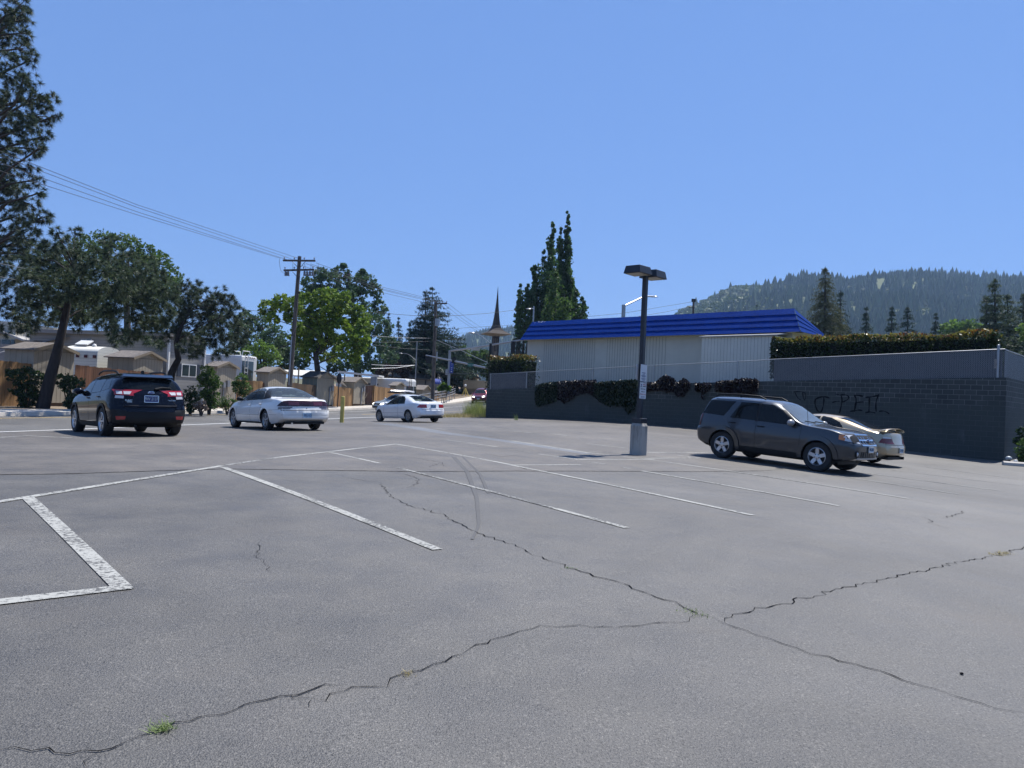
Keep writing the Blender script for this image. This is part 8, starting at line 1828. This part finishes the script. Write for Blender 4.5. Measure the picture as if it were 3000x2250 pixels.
# ------------------------------------------------------------------ shrubs
def shrub(label, spec, d, mat, seed, size=.10, per=2000, name='shrub', group='shrubs along the far pavement', sub=.3):
    rng = np.random.default_rng(seed); lob = px_lobes(spec, d, rng, 1.0, .2); xs = [q[0] for q in spec]; f = at(sum(xs) / len(xs), 1185, d); f.z = float(hgt(f.x, f.y)) + .12; rt = empty(name, f, 0, label, 'bush', group); P, O = lobe_points(lob, per, rng, sub); og = np.array(f); P[:, 2] = np.maximum(P[:, 2], f.z + .03)
    fast_mesh('foliage', leaves(P, size, rng, .6, O) - og, 4, mat, rt); mb = MB()
    for c, r3 in lob: c = Vector(c) - f; mb.tube([(c.x * .15, c.y * .15, -.1), tuple(c * .5), tuple(c)], [.035, .025, .01], M['bark_dark'], 5)
    mb.build('stem', rt, fix=False); return rt
shrub('large dark shrub in front of the cedar fence beside the leaning trunk', [(45, 1105, 30), (80, 1100, 32), (110, 1110, 25), (50, 1140, 28), (85, 1145, 35), (75, 1175, 28), (105, 1160, 22), (30, 1092, 14)], 33.5, M['bushdark'], 61, .13)
shrub('dark shrub between the leaning trunk and the near-black car', [(175, 1115, 22), (205, 1115, 24), (230, 1122, 18), (190, 1130, 20), (215, 1150, 24), (205, 1180, 20), (235, 1150, 15)], 34, M['bushdark'], 62, .13)
shrub('dark rounded shrub right beside the near-black car tail lamp', [(555, 1148, 22), (548, 1175, 22), (572, 1165, 20), (560, 1195, 16)], 37.5, M['bushdark'], 63, .12)
shrub('tall clipped leafy bush below the window of the grey home', [(605, 1085, 22), (615, 1110, 30), (608, 1140, 32), (620, 1165, 30), (598, 1110, 20), (632, 1125, 20), (622, 1185, 22)], 39, M['bush'], 64, .12)
shrub('rounded leafy bush beside the meter shed', [(708, 1112, 22), (720, 1135, 22), (700, 1140, 20), (715, 1160, 18), (690, 1125, 12)], 43, M['bush'], 65, .12)
shrub('low feathery green shrub ahead of the white saloon', [(650, 1178, 20), (672, 1178, 20), (660, 1190, 16), (690, 1182, 12)], 40, M['bush'], 66, .08, 1200); shrub('dead brown rounded shrub in the planting strip', [(578, 1188, 13), (595, 1186, 14), (586, 1194, 14), (603, 1196, 9)], 37, M['deadbush'], 67, .07, 1500)
shrub('small bright palm-like plant behind the handrail', [(1300, 1132, 10), (1312, 1138, 8), (1292, 1140, 8)], 84, M['lime'], 68, .5, 300); shrub('green bush at the right border beside the wall corner', [(2990, 1325, 20), (3010, 1335, 22), (3005, 1300, 22), (2992, 1345, 10)], 28.4, M['bush'], 69, .09, 1500, group=None); shrub('dark climbing bush against the side of the wall corner', [(2985, 1290, 16), (3000, 1265, 20)], 29.5, M['bushdark'], 70, .1, 1200, group=None)
# ------------------------------------------------------------------ hedges and ivy
M['hedge'] = leafmat('photinia leaves', (.012, .026, .008), (.050, .078, .020), scale=2.2, trans=.25, rough=.3); M['newgrowth'] = leafmat('red young and sunlit photinia leaves', (.13, .045, .018), (.22, .20, .05), scale=1.1, trans=.45, rough=.35, contrast=(.38, .6)); M['hedgecore'] = plain('hedge light block', (.010, .013, .008), .95, var=.4, scale=4)  # young red leaves; their yellow end also paints the sunlit top fringe
def hedge(label, s0, s1, o0, o1, zb, zt, n, seed, new=.26):
    rng = np.random.default_rng(seed); L = s1 - s0; og = WW(s0, o0, 0); rt = empty('hedge', og, WRZ, label, 'hedge'); D = o1 - o0
    x = rng.uniform(0, L, n); y = rng.uniform(0, 1, n) ** 2.2 * D; z = rng.uniform(0, 1, n) ** .8; top = zt - .10 + .10 * np.sin(x * 2.1) * np.sin(x * .7 + 1) + rng.normal(0, .03, n); zz = zb + (top - zb) * z; edge = rng.random(n) < .18; x = np.where(edge, np.where(rng.random(n) < .5, rng.uniform(-.1, .1, n), L + rng.uniform(-.1, .1, n)), x)
    P = np.column_stack([x, sgn * (y + rng.normal(0, .05, n)), zz]); O = np.column_stack([np.zeros(n), -sgn * np.ones(n), .4 * np.ones(n)]); fast_mesh('foliage', leaves(P, .14, rng, .5, O), 4, M['hedge'], rt)
    m = int(n * new); x = rng.uniform(-.05, L + .05, m); y = rng.uniform(-.05, D, m); z = zt - .12 + rng.uniform(-.22, .17, m) * (.6 + .4 * np.sin(x * 1.7 + 2)) + .10 * np.sin(x * 2.1) * np.sin(x * .7 + 1); P = np.column_stack([x, sgn * y, z]); O = np.column_stack([np.zeros(m), np.zeros(m), np.ones(m)]); fast_mesh('sunlit_new_growth', leaves(P, .15, rng, .5, O), 4, M['newgrowth'], rt)
    mb = MB(); mb.box((L / 2, sgn * D / 2, (zb + zt) / 2 - .15), (L - .3, D - .3, zt - zb - .4), M['hedgecore']); mb.build('light_block', rt)  # unseen dark box added inside to block light through the leaves
a, b = wl(onwall(2912, 1000, .9)).x, wl(onwall(2268, 1020, .9)).x; zt = (wl(onwall(2860, 975, .9)).z + wl(onwall(2400, 978, .9)).z) / 2
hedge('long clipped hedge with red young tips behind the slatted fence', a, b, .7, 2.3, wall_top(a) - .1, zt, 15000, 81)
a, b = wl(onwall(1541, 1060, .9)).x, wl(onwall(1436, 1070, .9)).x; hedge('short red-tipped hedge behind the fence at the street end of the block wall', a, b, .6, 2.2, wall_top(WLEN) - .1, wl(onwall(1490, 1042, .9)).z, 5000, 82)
M['ivy'] = leafmat('dark ivy leaves', (.008, .018, .008), (.030, .048, .020), scale=.5, trans=.15, rough=.4); M['ivy_brown'] = leafmat('wine brown creeper leaves', (.012, .008, .010), (.042, .026, .026), scale=.8, trans=.12, rough=.45)
def ivy(label, prof, mat, dens, seed, name='ivy'):
    rng = np.random.default_rng(seed); P = []
    for (x0, t0, b0), (x1, t1, b1) in zip(prof, prof[1:]):
        n = int(dens * (x1 - x0) * ((b0 - t0) + (b1 - t1)) / 2)
        for _ in range(n):
            u = rng.random(); x = x0 + (x1 - x0) * u; t = t0 + (t1 - t0) * u; bb = b0 + (b1 - b0) * u; y = t + (bb - t) * rng.random() ** 1.15 + rng.normal(0, 2); q = onwall(1400 + x * .42194, 600 + y * .42194, -rng.uniform(.02, .30) * (1 - .6 * (y - t) / max(1, bb - t))); P.append(tuple(q))
    P = np.array(P); og = P.mean(0); n = len(P); O = np.tile(np.array([-WN.x, -WN.y, -.5]), (n, 1)); o = fast_mesh(name, leaves(P - og, .15, rng, .7, O, .3), 4, mat); o.location = og; return tag(o, label, 'ivy', 'creepers hanging over the block wall')
ivy('thick dark green ivy hanging over the street end of the block wall', [(398, 1262, 1385), (415, 1250, 1400), (470, 1240, 1385), (540, 1230, 1365), (560, 1232, 1330)], M['ivy'], .09, 91)
ivy('wine brown creeper between the two dark green ivy masses', [(550, 1235, 1345), (600, 1222, 1375), (640, 1225, 1355), (700, 1218, 1315), (760, 1222, 1305), (820, 1218, 1330)], M['ivy_brown'], .085, 92)
ivy('large dark green ivy trailing low just left of the lamp post', [(805, 1240, 1325), (850, 1232, 1370), (900, 1228, 1395), (960, 1225, 1395), (1010, 1220, 1400), (1045, 1218, 1452), (1085, 1218, 1420), (1108, 1222, 1310)], M['ivy'], .09, 93)
ivy('brown creeper strip right of the lamp post with a bushy hump', [(1165, 1235, 1298), (1230, 1238, 1285), (1270, 1200, 1290), (1310, 1182, 1295), (1355, 1205, 1300), (1390, 1240, 1330), (1430, 1205, 1325), (1470, 1235, 1275)], M['ivy_brown'], .08, 94)
ivy('thin patch of brown creeper above the grey SUV', [(1508, 1240, 1290), (1560, 1238, 1300), (1585, 1238, 1305), (1615, 1242, 1275)], M['ivy_brown'], .08, 95)
ivy('dense dark creeper clump ending above the SUV roof rails', [(1648, 1235, 1290), (1700, 1225, 1300), (1760, 1220, 1310), (1830, 1212, 1315), (1900, 1210, 1320), (1935, 1215, 1310), (1945, 1230, 1280)], M['ivy_brown'], .085, 96)
ivy('thin vine strand dangling down the wall behind the SUV rear', [(1556, 1305, 1345), (1565, 1300, 1365), (1572, 1310, 1350)], M['ivy_brown'], .03, 97)
# ------------------------------------------------------------------ air
mb = MB(); mb.box((0, 1200, 170), (5200, 3600, 380), None)
mz = bpy.data.materials.new('thin haze'); mz.use_nodes = True; nt = mz.node_tree; nt.nodes.clear(); o_ = nt.nodes.new('ShaderNodeOutputMaterial'); v_ = nt.nodes.new('ShaderNodeVolumePrincipled'); v_.inputs['Color'].default_value = (.48, .70, 1.0, 1); v_.inputs['Density'].default_value = HAZE; v_.inputs['Anisotropy'].default_value = .2
nt.links.new(v_.outputs[0], o_.inputs['Volume']); mb.mats = [mz]; mb.mi = [0] * 6
if HAZE: tag(mb.build('haze'), kind='stuff')
